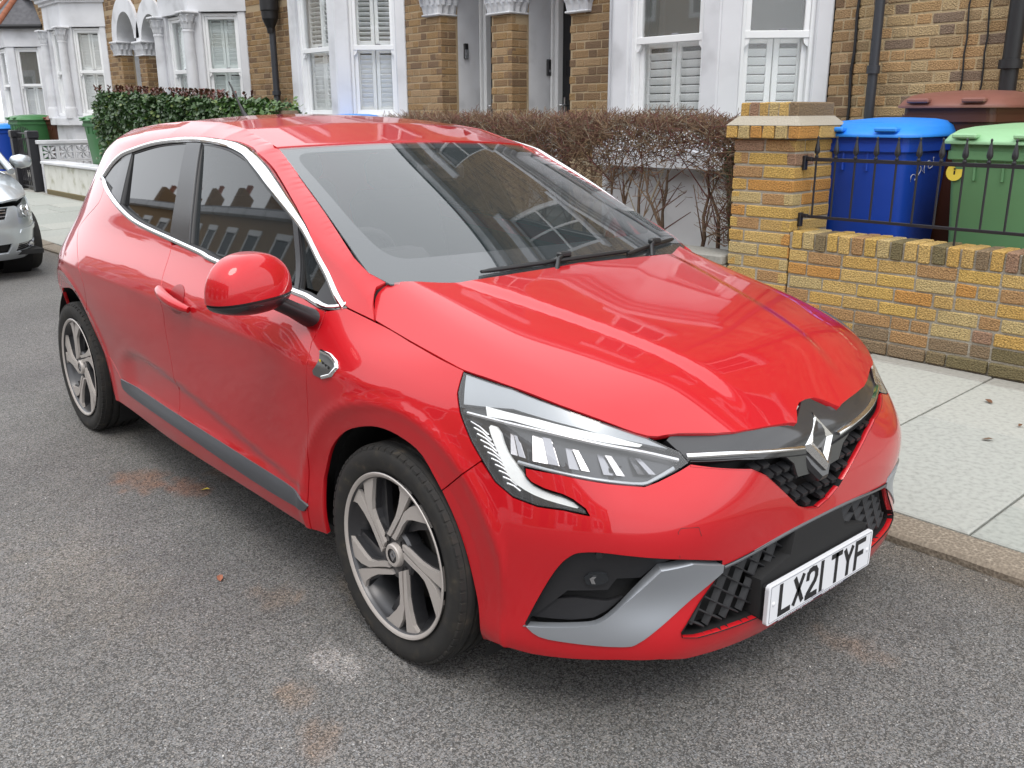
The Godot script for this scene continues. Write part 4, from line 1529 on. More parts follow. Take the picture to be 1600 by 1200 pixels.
func build_under(c: Node3D, lip_f: PackedVector2Array, lip_r: PackedVector2Array):
	# dark wheel-arch liners, floor and inner skins so that joints and openings look into darkness
	for e in [[FW, .372], [RW, .405]]:
		for s in [1.0, -1.0]:
			var g := Geo.new()
			var w: Vector2 = e[0]
			var rows := []
			for i in 25:
				var t := deg_to_rad(lerpf(-28, 208, i / 24.0))
				var r := []
				for z in [.80, .66, .50]:
					r.append(g.vert(Vector3(w.x + cos(t) * e[1], w.y + sin(t) * e[1], z * s), Vector3(-cos(t), -sin(t), 0)))
				rows.append(r)
			for i in 24:
				for k in 2:
					g.tri(rows[i][k], rows[i + 1][k], rows[i + 1][k + 1])
					g.tri(rows[i][k], rows[i + 1][k + 1], rows[i][k + 1])
			var fan := PackedVector2Array()
			for i in 25:
				var t := deg_to_rad(lerpf(-28, 208, i / 24.0))
				fan.append(Vector2(w.x + cos(t) * e[1], w.y + sin(t) * e[1]))
			g.prism(fan, Vector3(0, 0, .50 * s), Vector3.RIGHT, Vector3.UP, .004)
			part("arch_liner", g.mesh(), M.matt_black, c)
	var f := Geo.new()
	f.box(Vector3(-1.85, .215, -.50), Vector3(1.92, .235, .50))
	f.box(Vector3(-.90, .216, -.79), Vector3(.92, .236, .79))
	f.box(Vector3(.85, .24, -.49), Vector3(.88, .92, .49))
	f.box(Vector3(-1.75, .24, -.60), Vector3(-1.72, .90, .60))
	part("floor_pan", f.mesh(), M.matt_black, c)
	var inn := cat([PackedVector2Array([Vector2(1.80, .262), Vector2(1.80, .86), Vector2(2.4, .93), Vector2(3.0, .97), Vector2(3.5, 1.02), Vector2(3.70, .90), Vector2(3.66, .62), Vector2(3.50, .262)])])
	both("inner_skin", side_panel(inn, [], 0.06, -0.05, 0.0, 0.0), M.matt_black, c)
	# engine bay tray under the bonnet, and the cowl below the windscreen
	var b := Geo.new()
	b.box(Vector3(.86, .60, -.62), Vector3(1.86, .66, .62))
	part("bay_tray", b.mesh(), M.matt_black, c)
	var cw := Geo.new()
	for i in 20:
		var z0 := lerpf(-.63, .63, i / 20.0)
		var z1 := lerpf(-.63, .63, (i + 1) / 20.0)
		var yy := func(z: float) -> float: return 0.958 - 0.02 * pow(absf(z) / .74, 2)
		cw.quad(Vector3(.95, yy.call(z0) + .012, z0), Vector3(.95, yy.call(z1) + .012, z1), Vector3(1.20, yy.call(z1) - .035, z1), Vector3(1.20, yy.call(z0) - .035, z0), Vector3.UP)
	part("cowl", cw.mesh(), M.plastic, c)
	for i in 26:
		var z := lerpf(-.6, .6, i / 25.0)
		var sl := Geo.new()
		sl.box(Vector3(1.06, .948, z - .004), Vector3(1.15, .956, z + .004))
		part("cowl_slot", sl.mesh(), M.black, c)

func build_wipers(c: Node3D):
	var at := func(u: float, v: float, h: float) -> Vector3:
		var p := screen(Vector2(u, v))
		var n := (screen(Vector2(u + .02, v)) - screen(Vector2(u - .02, v))).cross(screen(Vector2(u, v + .02)) - screen(Vector2(u, v - .02))).normalized()
		return p + n * h
	for e in [[[.53, .922], [-.40, .908], [.17, .945], [.05, .893]], [[-.36, .925], [-.88, .880], [-.50, .945], [-.66, .885]]]:
		var root := group_part("wiper", c)
		var g := Geo.new()
		var pts := []
		var rr := []
		for i in 15:
			var t := i / 14.0
			pts.append(at.call(lerpf(e[0][0], e[1][0], t), lerpf(e[0][1], e[1][1], t) - 0.006 * sin(PI * t), 0.010))
			rr.append(0.0075 if i > 0 and i < 14 else 0.005)
		g.tube(pts, rr, 6)
		part("wiper_blade", g.mesh(), M.black_trim, root)
		g = Geo.new()
		var m0: Vector3 = at.call(e[3][0], e[3][1], 0.020)
		var m1: Vector3 = at.call(lerpf(e[2][0], e[3][0], .45), lerpf(e[2][1], e[3][1], .5), 0.024)
		var m2: Vector3 = at.call(e[2][0], e[2][1] + .02, 0.012)
		g.tube([m0, m1, m2], [.005, .007, .009], 6)
		part("wiper_arm", g.mesh(), M.black_trim, root)
		g = Geo.new()
		var q: Vector3 = at.call(e[3][0], e[3][1] , 0.020)
		bev_box_into(g, q, Vector3(.022, .018, .055), .005)
		part("wiper_joint", g.mesh(), M.black_trim, root)

func build_cabin(c: Node3D):
	var g := Geo.new()
	# dashboard
	for i in 16:
		var z0 := lerpf(-.66, .66, i / 16.0)
		var z1 := lerpf(-.66, .66, (i + 1) / 16.0)
		g.quad(Vector3(1.02, .925, z0), Vector3(1.02, .925, z1), Vector3(.60, .945, z1), Vector3(.60, .945, z0), Vector3.UP)
		g.quad(Vector3(.60, .945, z0), Vector3(.60, .945, z1), Vector3(.52, .62, z1), Vector3(.52, .62, z0), Vector3(-1, 0, 0))
	part("dashboard", g.mesh(), M.cabin, c)
	g = Geo.new()
	bev_box_into(g, Vector3(.58, .965, .36), Vector3(.14, .09, .32), .03)
	part("instrument_hood", g.mesh(), M.cabin, c)
	g = Geo.new()
	var cc := Vector3(.36, .90, .36)
	var ax := Vector3(-.88, .47, 0).normalized()
	var a := Vector3.BACK
	var b := ax.cross(a)
	var pts := []
	for i in 33: pts.append(cc + a * cos(TAU * i / 32.0) * .18 + b * sin(TAU * i / 32.0) * .18)
	g.tube(pts, .015, 8, false)
	g.tube([cc + a * .17, cc - a * .17], .022, 6)
	g.tube([cc, cc - b * .17 if b.y > 0 else cc + b * .17], .02, 6)
	g.tube([cc, cc - ax * .22], .03, 6)
	part("steering_wheel", g.mesh(), M.cabin, c)
	for e in [[.02, .36], [.02, -.36], [-.85, .38], [-.85, -.38], [-.85, 0.0]]:
		var seat := group_part("seat", c)
		var w := .50 if e[0] > -.5 else .40
		var h := Geo.new()
		bev_box_into(h, Vector3(e[0], .52, e[1]), Vector3(.50, .16, w), .05)
		part("seat_base", h.mesh(), M.seat, seat)
		h = Geo.new()
		var lean := Basis(Vector3.BACK, 0.30)
		var back := Geo.new()
		bev_box_into(back, Vector3.ZERO, Vector3(.13, .62, w - .03), .05)
		for i in back.v.size():
			back.v[i] = lean * back.v[i] + Vector3(e[0] - .34, .83, e[1])
			back.n[i] = lean * back.n[i]
		part("seat_back", back.mesh(), M.seat, seat)
		var hr := Geo.new()
		bev_box_into(hr, Vector3.ZERO, Vector3(.10, .17, .26), .045)
		for i in hr.v.size():
			hr.v[i] = lean * hr.v[i] + Vector3(e[0] - .45, 1.20, e[1])
			hr.n[i] = lean * hr.n[i]
		part("headrest", hr.mesh(), M.seat, seat)
	g = Geo.new()
	bev_box_into(g, Vector3(.42, 1.245, 0), Vector3(.03, .06, .22), .012)
	g.tube([Vector3(.42, 1.27, 0), Vector3(.40, 1.33, 0)], .01, 6)
	part("interior_mirror", g.mesh(), M.cabin, c)
	g = Geo.new()
	for i in 8:
		var x0 := lerpf(.20, -1.35, i / 8.0)
		var x1 := lerpf(.20, -1.35, (i + 1) / 8.0)
		var k0 := krail(x0)
		var k1 := krail(x1)
		g.quad(Vector3(x0, k0.y - .035, -k0.z), Vector3(x0, k0.y - .035, k0.z), Vector3(x1, k1.y - .035, k1.z), Vector3(x1, k1.y - .035, -k1.z), Vector3.DOWN)
	part("headlining", g.mesh(), M.lining, c)

# ------------------------------------------------------------------ materials
func make_materials():
	# paint
	var red := mat(lin(0.50, 0.009, 0.015), 0.36, 0.2)
	red.clearcoat_enabled = true
	red.clearcoat = 1.0
	red.clearcoat_roughness = 0.03
	var film := noise_tex(1024, 0.9, grad([[0.0, grey(0.5)], [0.60, grey(0.5)], [0.66, grey(0.58)], [1.0, grey(0.7)]]), 5, FastNoiseLite.TYPE_CELLULAR, 1)
	red.metallic_specular = 0.25
	M.red = red
	M.dark_red = mat(lin(0.16, 0.004, 0.006), 0.5)
	M.tail_red = mat(lin(0.35, 0.01, 0.012), 0.08)
	M.tail_red.clearcoat_enabled = true
	var glass := mat(Color(0.30, 0.34, 0.35, 0.30), 0.015)
	glass.clearcoat_enabled = true
	glass.clearcoat_roughness = 0.02
	glass.transparency = BaseMaterial3D.TRANSPARENCY_ALPHA
	glass.metallic_specular = 0.72
	M.glass = glass
	var sg := mat(Color(0.16, 0.18, 0.19, 0.72), 0.02)
	sg.transparency = BaseMaterial3D.TRANSPARENCY_ALPHA
	sg.metallic_specular = 0.62
	M.side_glass = sg
	var pg := mat(Color(0.03, 0.035, 0.04), 0.02)
	pg.metallic_specular = 0.62
	M.privacy_glass = pg
	M.dark_glass = mat(Color(0.05, 0.055, 0.06), 0.03)
	M.frit = mat(lin(0.03, 0.03, 0.033), 0.12)
	M.black_trim = mat(lin(0.012, 0.012, 0.0135), 0.40)
	M.pillar = mat(lin(0.020, 0.020, 0.023), 0.22)
	M.gloss_black = mat(lin(0.008, 0.008, 0.010), 0.06)
	M.gloss_black.clearcoat_enabled = true
	M.matt_black = mat(lin(0.006, 0.006, 0.0065), 0.8)
	M.plastic = mat(lin(0.014, 0.014, 0.016), 0.5)
	M.black = mat(lin(0.008, 0.008, 0.008), 0.5)
	M.grey_trim = mat(lin(0.085, 0.09, 0.10), 0.42, 0.3)
	M.chrome = mat(lin(0.80, 0.80, 0.81), 0.08, 1.0)
	M.chrome_soft = mat(lin(0.62, 0.62, 0.64), 0.2, 1.0)
	M.silver_trim = mat(lin(0.36, 0.38, 0.41), 0.34, 0.65)
	M.badge_grey = mat(lin(0.14, 0.14, 0.14), 0.3, 0.6)
	M.trim_dark = mat(lin(0.14, 0.145, 0.155), 0.4, 0.5)
	M.badge_chrome = mat(lin(0.86, 0.86, 0.85), 0.16, 1.0)
	M.yellow = mat(lin(0.75, 0.55, 0.03), 0.4)
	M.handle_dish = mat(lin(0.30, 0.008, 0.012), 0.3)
	M.lamp_bowl = mat(lin(0.030, 0.031, 0.034), 0.25, 0.3)
	M.reflector = mat(lin(0.30, 0.30, 0.32), 0.22, 0.95)
	M.lamp_silver = mat(lin(0.30, 0.32, 0.34), 0.3, 0.5)
	M.lamp_white = mat(lin(0.78, 0.80, 0.80), 0.35)
	M.lamp_dark = mat(lin(0.050, 0.052, 0.058), 0.22, 0.5)
	var lens := mat(Color(1, 1, 1, 0.05), 0.02)
	lens.transparency = BaseMaterial3D.TRANSPARENCY_ALPHA
	M.lens = lens
	M.lens_dark = mat(lin(0.02, 0.022, 0.025), 0.05)
	M.plate = mat(lin(0.70, 0.71, 0.74), 0.35)
	M.plate_line = mat(lin(0.22, 0.22, 0.25), 0.5)
	M.letter = mat(lin(0.012, 0.012, 0.014), 0.5)
	M.navy = mat(lin(0.012, 0.016, 0.055), 0.4)
	M.white_print = mat(lin(0.7, 0.7, 0.75), 0.5)
	M.grey_print = mat(lin(0.35, 0.35, 0.40), 0.5)
	var dirt := noise_tex(512, 0.012, grad([[0.0, lin(0.014, 0.0135, 0.013)], [0.55, lin(0.018, 0.017, 0.016)], [0.80, lin(0.030, 0.026, 0.021)], [1.0, lin(0.075, 0.06, 0.042)]]), 9)
	M.tyre = mat(Color.WHITE, 0.78)
	M.tyre.albedo_texture = dirt
	M.tyre.uv1_triplanar = true
	M.tyre.uv1_scale = Vector3(2.5, 2.5, 2.5)
	M.rim_dark = mat(lin(0.026, 0.026, 0.030), 0.25, 0.4)
	M.rim_dark.clearcoat_enabled = true
	M.rim_cut = mat(lin(0.52, 0.48, 0.45), 0.40, 0.35)
	M.disc = mat(lin(0.12, 0.11, 0.10), 0.45, 0.8)
	M.cabin = mat(lin(0.018, 0.018, 0.019), 0.75)
	M.seat = mat(lin(0.022, 0.022, 0.024), 0.9)
	M.lining = mat(lin(0.20, 0.20, 0.20), 0.9)
	# ground
	var n1 := asphalt_texture()
	var asph := mat(lin(1, 1, 1), 0.88)
	asph.albedo_texture = n1
	asph.uv1_triplanar = true
	asph.uv1_world_triplanar = true
	asph.uv1_scale = Vector3(1.1, 1.1, 1.1)
	asph.vertex_color_use_as_albedo = true
	asph.heightmap_enabled = true
	asph.heightmap_texture = n1
	asph.heightmap_scale = 0.5
	M.asphalt = asph
	var spk := noise_tex(1024, 0.05, grad([[0.0, grey(0.82)], [0.35, grey(0.93)], [0.6, grey(0.97)], [1.0, grey(1.0)]]), 31, FastNoiseLite.TYPE_SIMPLEX_SMOOTH, 6)
	for e in [["slab", lin(0.37, 0.38, 0.35)], ["slab_b", lin(0.34, 0.355, 0.325)], ["slab_c", lin(0.395, 0.40, 0.365)], ["concrete", lin(0.31, 0.30, 0.27)]]:
		var m := mat(e[1], 0.85)
		m.albedo_texture = spk
		m.uv1_triplanar = true
		m.uv1_world_triplanar = true
		m.uv1_scale = Vector3(0.55, 0.55, 0.55)
		m.heightmap_enabled = true
		m.heightmap_texture = spk
		m.heightmap_scale = 0.25
		M[e[0]] = m
	var gr := noise_tex(512, 0.10, grad([[0.0, lin(0.09, 0.075, 0.06)], [0.45, lin(0.20, 0.165, 0.125)], [0.7, lin(0.28, 0.235, 0.18)], [1.0, lin(0.42, 0.38, 0.32)]]), 41, FastNoiseLite.TYPE_CELLULAR, 3)
	M.granite = mat(Color.WHITE, 0.85)
	M.granite.albedo_texture = gr
	M.granite.uv1_triplanar = true
	M.granite.uv1_world_triplanar = true
	M.granite.uv1_scale = Vector3(1.6, 1.6, 1.6)
	M.granite.heightmap_enabled = true
	M.granite.heightmap_texture = gr
	M.granite.heightmap_scale = 0.6
	# bricks: one relief and blotch texture, many tints
	var bt := noise_tex(1024, 0.035, grad([[0.0, grey(0.45)], [0.25, grey(0.74)], [0.42, grey(0.90)], [0.62, grey(0.97)], [1.0, grey(1.0)]]), 51, FastNoiseLite.TYPE_SIMPLEX_SMOOTH, 6)
	var bh := noise_tex(1024, 0.03, null, 52, FastNoiseLite.TYPE_SIMPLEX_SMOOTH, 6)
	var tints := {
		"y": [[.60, .37, .105], [.64, .43, .15], [.56, .36, .12], [.58, .29, .075], [.45, .26, .11], [.56, .42, .19], [.36, .215, .135], [.62, .40, .11]],
		"f": [[.36, .225, .110], [.41, .265, .135], [.30, .185, .095], [.44, .29, .155], [.24, .15, .085], [.38, .235, .105]],
		"z": [[.50, .35, .18], [.54, .39, .21], [.47, .30, .14], [.27, .19, .13], [.52, .32, .15], [.39, .27, .145]],
		"m": [[.24, .18, .095], [.20, .16, .075], [.27, .19, .11]],
	}
	for k in tints:
		var list := []
		for t in tints[k]:
			var m := mat(lin(t[0], t[1], t[2]), 0.9)
			m.albedo_texture = bt
			m.uv1_triplanar = true
			m.uv1_world_triplanar = true
			m.uv1_scale = Vector3(2.2, 2.6, 2.2)
			m.heightmap_enabled = true
			m.heightmap_texture = bh
			m.heightmap_scale = 0.9
			list.append(m)
		M["brick_" + k] = list
	for e in [["mortar", lin(0.42, 0.38, 0.31)], ["mortar_f", lin(0.46, 0.35, 0.22)], ["mortar_z", lin(0.52, 0.40, 0.24)]]:
		var m := mat(e[1], 0.95)
		m.albedo_texture = spk
		m.uv1_triplanar = true
		m.uv1_world_triplanar = true
		m.uv1_scale = Vector3(2, 2, 2)
		m.heightmap_enabled = true
		m.heightmap_texture = bh
		m.heightmap_scale = 0.5
		M[e[0]] = m
	var stucco := mat(lin(0.68, 0.69, 0.72), 0.62)
	stucco.albedo_texture = noise_tex(512, 0.006, grad([[0.0, grey(0.86)], [0.4, grey(0.96)], [1.0, grey(1.0)]]), 61, FastNoiseLite.TYPE_SIMPLEX_SMOOTH, 5)
	stucco.uv1_triplanar = true
	stucco.uv1_world_triplanar = true
	stucco.uv1_scale = Vector3(0.5, 0.5, 0.5)
	M.stucco = stucco
	M.frame = mat(lin(0.78, 0.79, 0.80), 0.4)
	M.shutter = mat(lin(0.74, 0.76, 0.76), 0.5)
	M.shutter_b = mat(lin(0.60, 0.67, 0.66), 0.5)
	var wg := mat(Color(0.95, 0.98, 0.97, 0.06), 0.02)
	wg.transparency = BaseMaterial3D.TRANSPARENCY_ALPHA
	M.pane = wg
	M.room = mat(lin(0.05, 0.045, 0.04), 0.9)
	M.door_black = mat(lin(0.010, 0.010, 0.012), 0.25)
	M.pipe = mat(lin(0.035, 0.038, 0.046), 0.45)
	M.pipe_black = mat(lin(0.012, 0.012, 0.014), 0.5)
	var rs := noise_tex(512, 0.008, grad([[0.0, lin(0.30, 0.29, 0.20)], [0.35, lin(0.60, 0.60, 0.55)], [1.0, lin(0.70, 0.70, 0.66)]]), 71, FastNoiseLite.TYPE_SIMPLEX_SMOOTH, 5)
	M.render_old = mat(Color.WHITE, 0.85)
	M.render_old.albedo_texture = rs
	M.render_old.uv1_triplanar = true
	M.render_old.uv1_world_triplanar = true
	M.render_old.uv1_scale = Vector3(0.6, 0.6, 0.6)
	var sl := noise_tex(256, 0.03, grad([[0.0, lin(0.06, 0.06, 0.07)], [1.0, lin(0.14, 0.14, 0.15)]]), 81)
	M.slate = mat(Color.WHITE, 0.7)
	M.slate.albedo_texture = sl
	M.slate.uv1_triplanar = true
	M.terracotta = mat(lin(0.30, 0.11, 0.06), 0.8)
	M.lead = mat(lin(0.20, 0.20, 0.22), 0.6)
	# bins
	for e in [["bin_blue", [0.006, 0.055, 0.40]], ["lid_blue", [0.022, 0.24, 0.80]], ["bin_green", [0.12, 0.27, 0.125]], ["lid_green", [0.29, 0.52, 0.29]], ["bin_dgreen", [0.040, 0.15, 0.050]], ["lid_dgreen", [0.060, 0.19, 0.070]], ["bin_brown", [0.075, 0.022, 0.012]], ["lid_brown", [0.21, 0.085, 0.065]]]:
		var m := mat(lin(e[1][0], e[1][1], e[1][2]), 0.48)
		m.heightmap_enabled = true
		m.heightmap_texture = spk
		m.heightmap_scale = 0.10
		m.uv1_triplanar = true
		M[e[0]] = m
	# iron, plants
	M.iron = mat(lin(0.016, 0.016, 0.020), 0.42)
	var twig := noise_tex(256, 0.04, grad([[0.0, lin(0.07, 0.045, 0.032)], [0.5, lin(0.13, 0.085, 0.055)], [1.0, lin(0.21, 0.15, 0.10)]]), 91)
	M.twig = mat(lin(0.5, 0.5, 0.5), 0.85)
	M.twig.vertex_color_use_as_albedo = true
	M.twig.albedo_color = Color.WHITE
	M.stem = mat(lin(0.12, 0.085, 0.052), 0.9)
	M.stem.albedo_texture = twig
	M.stem.albedo_color = Color.WHITE
	M.stem.uv1_triplanar = true
	M.stem.uv1_scale = Vector3(4, 4, 4)
	var leaf := mat(Color.WHITE, 0.38)
	leaf.vertex_color_use_as_albedo = true
	leaf.backlight_enabled = true
	leaf.backlight = lin(0.02, 0.05, 0.01)
	M.leaf = leaf
	M.silver_car = mat(lin(0.50, 0.54, 0.57), 0.28, 0.55)
	M.silver_car.clearcoat_enabled = true
	M.silver_car.clearcoat_roughness = 0.04
	M.dead_leaf = mat(lin(0.14, 0.065, 0.03), 0.8)
	M.chip = mat(lin(0.55, 0.54, 0.50), 0.8)
	M.sticker = mat(lin(0.72, 0.56, 0.06), 0.5)
	M.chalk = mat(lin(0.62, 0.62, 0.64), 0.8)

# aggregate: random stones of several greys pressed into dark binder (tiles seamlessly)
func asphalt_texture() -> ImageTexture:
	var N := 1024
	var r := RandomNumberGenerator.new()
	r.seed = 404
	var im := Image.create(N, N, false, Image.FORMAT_RGB8)
	im.fill(lin(0.115, 0.110, 0.104))
	for pass_ in 3:
		var cnt: int = [26000, 30000, 34000][pass_]
		for i in cnt:
			var v: float = clampf(r.randfn(0.335, 0.095), 0.14, 0.70)
			if r.randf() < .018: v = r.randf_range(.55, .85)
			if r.randf() < .06: v = .11
			var warm := r.randf_range(-.02, .10)
			var c := lin(v * (1.0 + warm), v, v * (1.0 - warm))
			var x := r.randi() % N
			var y := r.randi() % N
			var w := r.randi_range(3, 8) - pass_
			var h := maxi(2, w - r.randi_range(0, 3))
			if r.randf() < .5:
				var t := w
				w = h
				h = t
			for e in [[0, 0]]:
				im.fill_rect(Rect2i(x, y, mini(w, N - x), mini(h, N - y)), c)
				if w > 3 and h > 3:
					# knock the corners off so that stones are not square
					var d := lin(0.13, 0.125, 0.118)
					for q in [[0, 0], [w - 1, 0], [0, h - 1], [w - 1, h - 1]]:
						if x + q[0] < N and y + q[1] < N: im.set_pixel(x + q[0], y + q[1], d)
	return ImageTexture.create_from_image(im)

# ------------------------------------------------------------------ street
func road_y(z: float) -> float:
	return 0.01546 * z if z < 3.4 else 0.0526 - 0.01546 * (z - 3.4)

func build_street():
	var n := FastNoiseLite.new()
	n.seed = 3
	n.frequency = 0.55
	n.fractal_octaves = 4
	var nf := FastNoiseLite.new()
	nf.seed = 4
	nf.frequency = 9.0
	nf.fractal_octaves = 3
	var stains := [[1.217, .979, .115, .055, Color(2.0, 1.95, 1.95)], [-.46, .893, .16, .10, Color(1.5, .88, .62)], [-.283, .778, .16, .07, Color(1.55, .84, .60)], [-.34, .616, .10, .05, Color(1.3, .95, .75)],
		[.791, .925, .12, .07, Color(1.2, 1.0, .86)], [1.26, 1.158, .10, .05, Color(1.25, .98, .78)], [1.47, 1.187, .09, .06, Color(1.22, .97, .8)], [2.095, -.167, .12, .06, Color(1.25, 1.0, .85)], [1.02, .72, .22, .10, Color(1.15, 1.0, .80)], [.3, 1.35, .5, .2, Color(1.06, 1.02, .95)]]
	var g := Geo.new()
	g.use_c = true
	var tint := func(x: float, z: float) -> Color:
		var v := 0.5 * (1.0 + 0.22 * n.get_noise_2d(x, z) + 0.12 * nf.get_noise_2d(x * 0.4, z * 0.4))
		var c := Color(v * (1.0 + 0.02 * n.get_noise_2d(x + 50, z)), v, v * (1.0 - 0.03 * n.get_noise_2d(x - 50, z)))
		# worn, dusty channel beside the kerb
		var k := exp(-pow((z + 0.86) / 0.16, 2))
		c = c.lerp(Color(0.42, 0.36, 0.29), 0.6 * k)
		for s in stains:
			var dx: float = (x - s[0]) / s[2]
			var dz: float = (z - s[1]) / s[3]
			var r := sqrt(dx * dx + dz * dz) + nf.get_noise_2d(x, z) * 0.75
			var w := 1.0 - smoothstep(0.55, 1.05, r)
			if w > 0.0: c = c.lerp(Color(c.r * s[4].r, c.g * s[4].g, c.b * s[4].b), w * (0.65 + 0.5 * nf.get_noise_2d(x * 3, z * 3)))
		return c
	var grid := func(x0: float, x1: float, z0: float, z1: float, st: float):
		var nx := int(round((x1 - x0) / st))
		var nz := int(round((z1 - z0) / st))
		var base := g.v.size()
		for i in nx + 1:
			for j in nz + 1:
				var x := x0 + (x1 - x0) * i / nx
				var z := z0 + (z1 - z0) * j / nz
				g.vert(Vector3(x, road_y(z), z), Vector3.UP, Vector2(x, z), tint.call(x, z))
		for i in nx:
			for j in nz:
				var a := base + i * (nz + 1) + j
				g.tri(a, a + 1, a + nz + 2)
				g.tri(a, a + nz + 2, a + nz + 1)
	grid.call(-3.0, 3.6, -0.9, 2.4, 0.03)
	grid.call(-60.0, -3.0, -0.9, 7.3, 0.3)
	grid.call(3.6, 45.0, -0.9, 7.3, 0.3)
	grid.call(-3.0, 3.6, 2.4, 3.4, 0.2)
	grid.call(-3.0, 3.6, 3.4, 7.3, 0.3)
	var rd := part("road", g.mesh(), M.asphalt, self)
	rd.set_meta("kind", "structure")
	# broad ground under everything, out to the horizon
	var gd := Geo.new()
	gd.quad(Vector3(-300, -.16, -300), Vector3(300, -.16, -300), Vector3(300, -.16, 300), Vector3(-300, -.16, 300), Vector3.UP)
	part("ground", gd.mesh(), M.concrete, self).set_meta("kind", "structure")
	# kerb stones
	var kb := Node3D.new()
	kb.name = "kerb"
	add_child(kb)
	kb.set_meta("kind", "structure")
	var kx := 2.15 + 1.25 * 7
	while kx > -26.0:
		var L := rng.randf_range(0.95, 1.35)
		if kx > 2.0 and kx < 2.3: L = 1.2
		var nxt := kx - L
		if kx > 3.0 and nxt < 2.6: nxt = 2.15
		kg_stone(kb, nxt + .004, kx - .004)
		kx = nxt
	# pavement: a bed with slabs laid on it
	var pave := Node3D.new()
	pave.name = "pavement"
	add_child(pave)
	pave.set_meta("kind", "structure")
	var bed := Geo.new()
	bed.quad(Vector3(-60, .012, -1.06), Vector3(45, .012, -1.06), Vector3(45, .066, -3.02), Vector3(-60, .066, -3.02), Vector3.UP)
	part("bed", bed.mesh(), M.concrete, pave)
	var cx := 2.045
	var cols := []
	for k in range(-3, 27): cols.append(2.045 - 0.69 * k)
	for k in cols.size():
		var x1: float = cols[k]
		var x0 := x1 - 0.69
		var zs := [-1.065, -2.15, -2.86, -3.0] if k % 2 else [-1.065, -1.42, -2.35, -2.88, -3.0]
		for i in zs.size() - 1:
			var z1: float = zs[i]
			var z0: float = zs[i + 1]
			var gg := Geo.new()
			var py := func(z: float) -> float: return 0.030 + (-1.06 - z) * 0.0275
			var lip := rng.randf_range(-0.003, 0.003)
			var a := 0.004
			var c := 0.007
			var up := Geo.new()
			var lo := Vector3(x0 + a, 0, z0 + a)
			var hi := Vector3(x1 - a, 0, z1 - a)
			var P := func(x: float, z: float, dy: float) -> Vector3: return Vector3(x, py.call(z) + lip + dy, z)
			gg.quad(P.call(lo.x + c, lo.z + c, 0), P.call(hi.x - c, lo.z + c, 0), P.call(hi.x - c, hi.z - c, 0), P.call(lo.x + c, hi.z - c, 0), Vector3.UP)
			var oc := [P.call(lo.x, lo.z, -.005), P.call(hi.x, lo.z, -.005), P.call(hi.x, hi.z, -.005), P.call(lo.x, hi.z, -.005)]
			var ic := [P.call(lo.x + c, lo.z + c, 0), P.call(hi.x - c, lo.z + c, 0), P.call(hi.x - c, hi.z - c, 0), P.call(lo.x + c, hi.z - c, 0)]
			for e in 4:
				var f := (e + 1) % 4
				gg.quad(oc[e], oc[f], ic[f], ic[e], Vector3.UP)
				gg.quad(oc[e], oc[f], oc[f] - Vector3(0, .03, 0), oc[e] - Vector3(0, .03, 0), (oc[e] + oc[f]) * 0.5 - (oc[0] + oc[2]) * 0.5)
			var mm: Material = [M.slab, M.slab_b, M.slab_c][rng.randi() % 3]
			if i == zs.size() - 2: mm = M.concrete
			part("paving_slab", gg.mesh(), mm, pave)
	# raised front gardens and the far pavement
	var gdn := Geo.new()
	gdn.box(Vector3(-60, -.10, -5.2), Vector3(45, .30, -3.12))
	var gp := part("front_garden_ground", gdn.mesh(), M.concrete, self)
	gp.set_meta("kind", "structure")
	var fp := Geo.new()
	fp.box(Vector3(-60, -.2, 7.3), Vector3(45, .09, 9.3))
	part("far_pavement", fp.mesh(), M.slab, self).set_meta("kind", "structure")
	var ff := Geo.new()
	ff.box(Vector3(-60, -.2, 9.3), Vector3(45, .12, 30))
	part("far_garden_ground", ff.mesh(), M.concrete, self).set_meta("kind", "structure")

func kg_stone(kb: Node3D, x0: float, x1: float):
	var g := Geo.new()
	var j := rng.randf_range(-0.004, 0.004)
	var P := func(x: float, y: float, z: float) -> Vector3: return Vector3(x, y + j, z)
	var n := 7
	var rows := []
	for i in n + 1:
		var x := lerpf(x0, x1, i / float(n))
		var e := rng.randf_range(-0.006, 0.006) if i > 0 and i < n else 0.012
		rows.append([P.call(x, -.06, -.896 - e), P.call(x, .008, -.897 - e), P.call(x, .0215 - absf(e) * .3, -.912 - e), P.call(x, .029, -1.05), P.call(x, .01, -1.062)])
	for i in n:
		for k in 4: g.quad(rows[i][k], rows[i + 1][k], rows[i + 1][k + 1], rows[i][k + 1], Vector3(0, 1, .6))
	for e in [0, n]:
		var r: Array = rows[e]
		g.quad(r[0], r[1], r[2], r[3], Vector3(-1 if e == 0 else 1, 0, 0))
		g.tri3(r[0], r[3], r[4], Vector3(-1 if e == 0 else 1, 0, 0))
	part("kerb_stone", g.mesh(), M.granite, kb)

# ------------------------------------------------------------------ brickwork
var brick_mesh := {}
func brick_variant(kind: String) -> ArrayMesh:
	if not brick_mesh.has(kind):
		var l := []
		var L := 0.215 if kind == "s" else (0.1025 if kind == "h" else 0.215)
		for i in 6:
			var g := Geo.new()
			bev_box_into(g, Vector3.ZERO, Vector3(L, .067, .06), 0.005, 0.0022)
			l.append(g.mesh())
		brick_mesh[kind] = l
	return brick_mesh[kind][rng.randi() % 6]

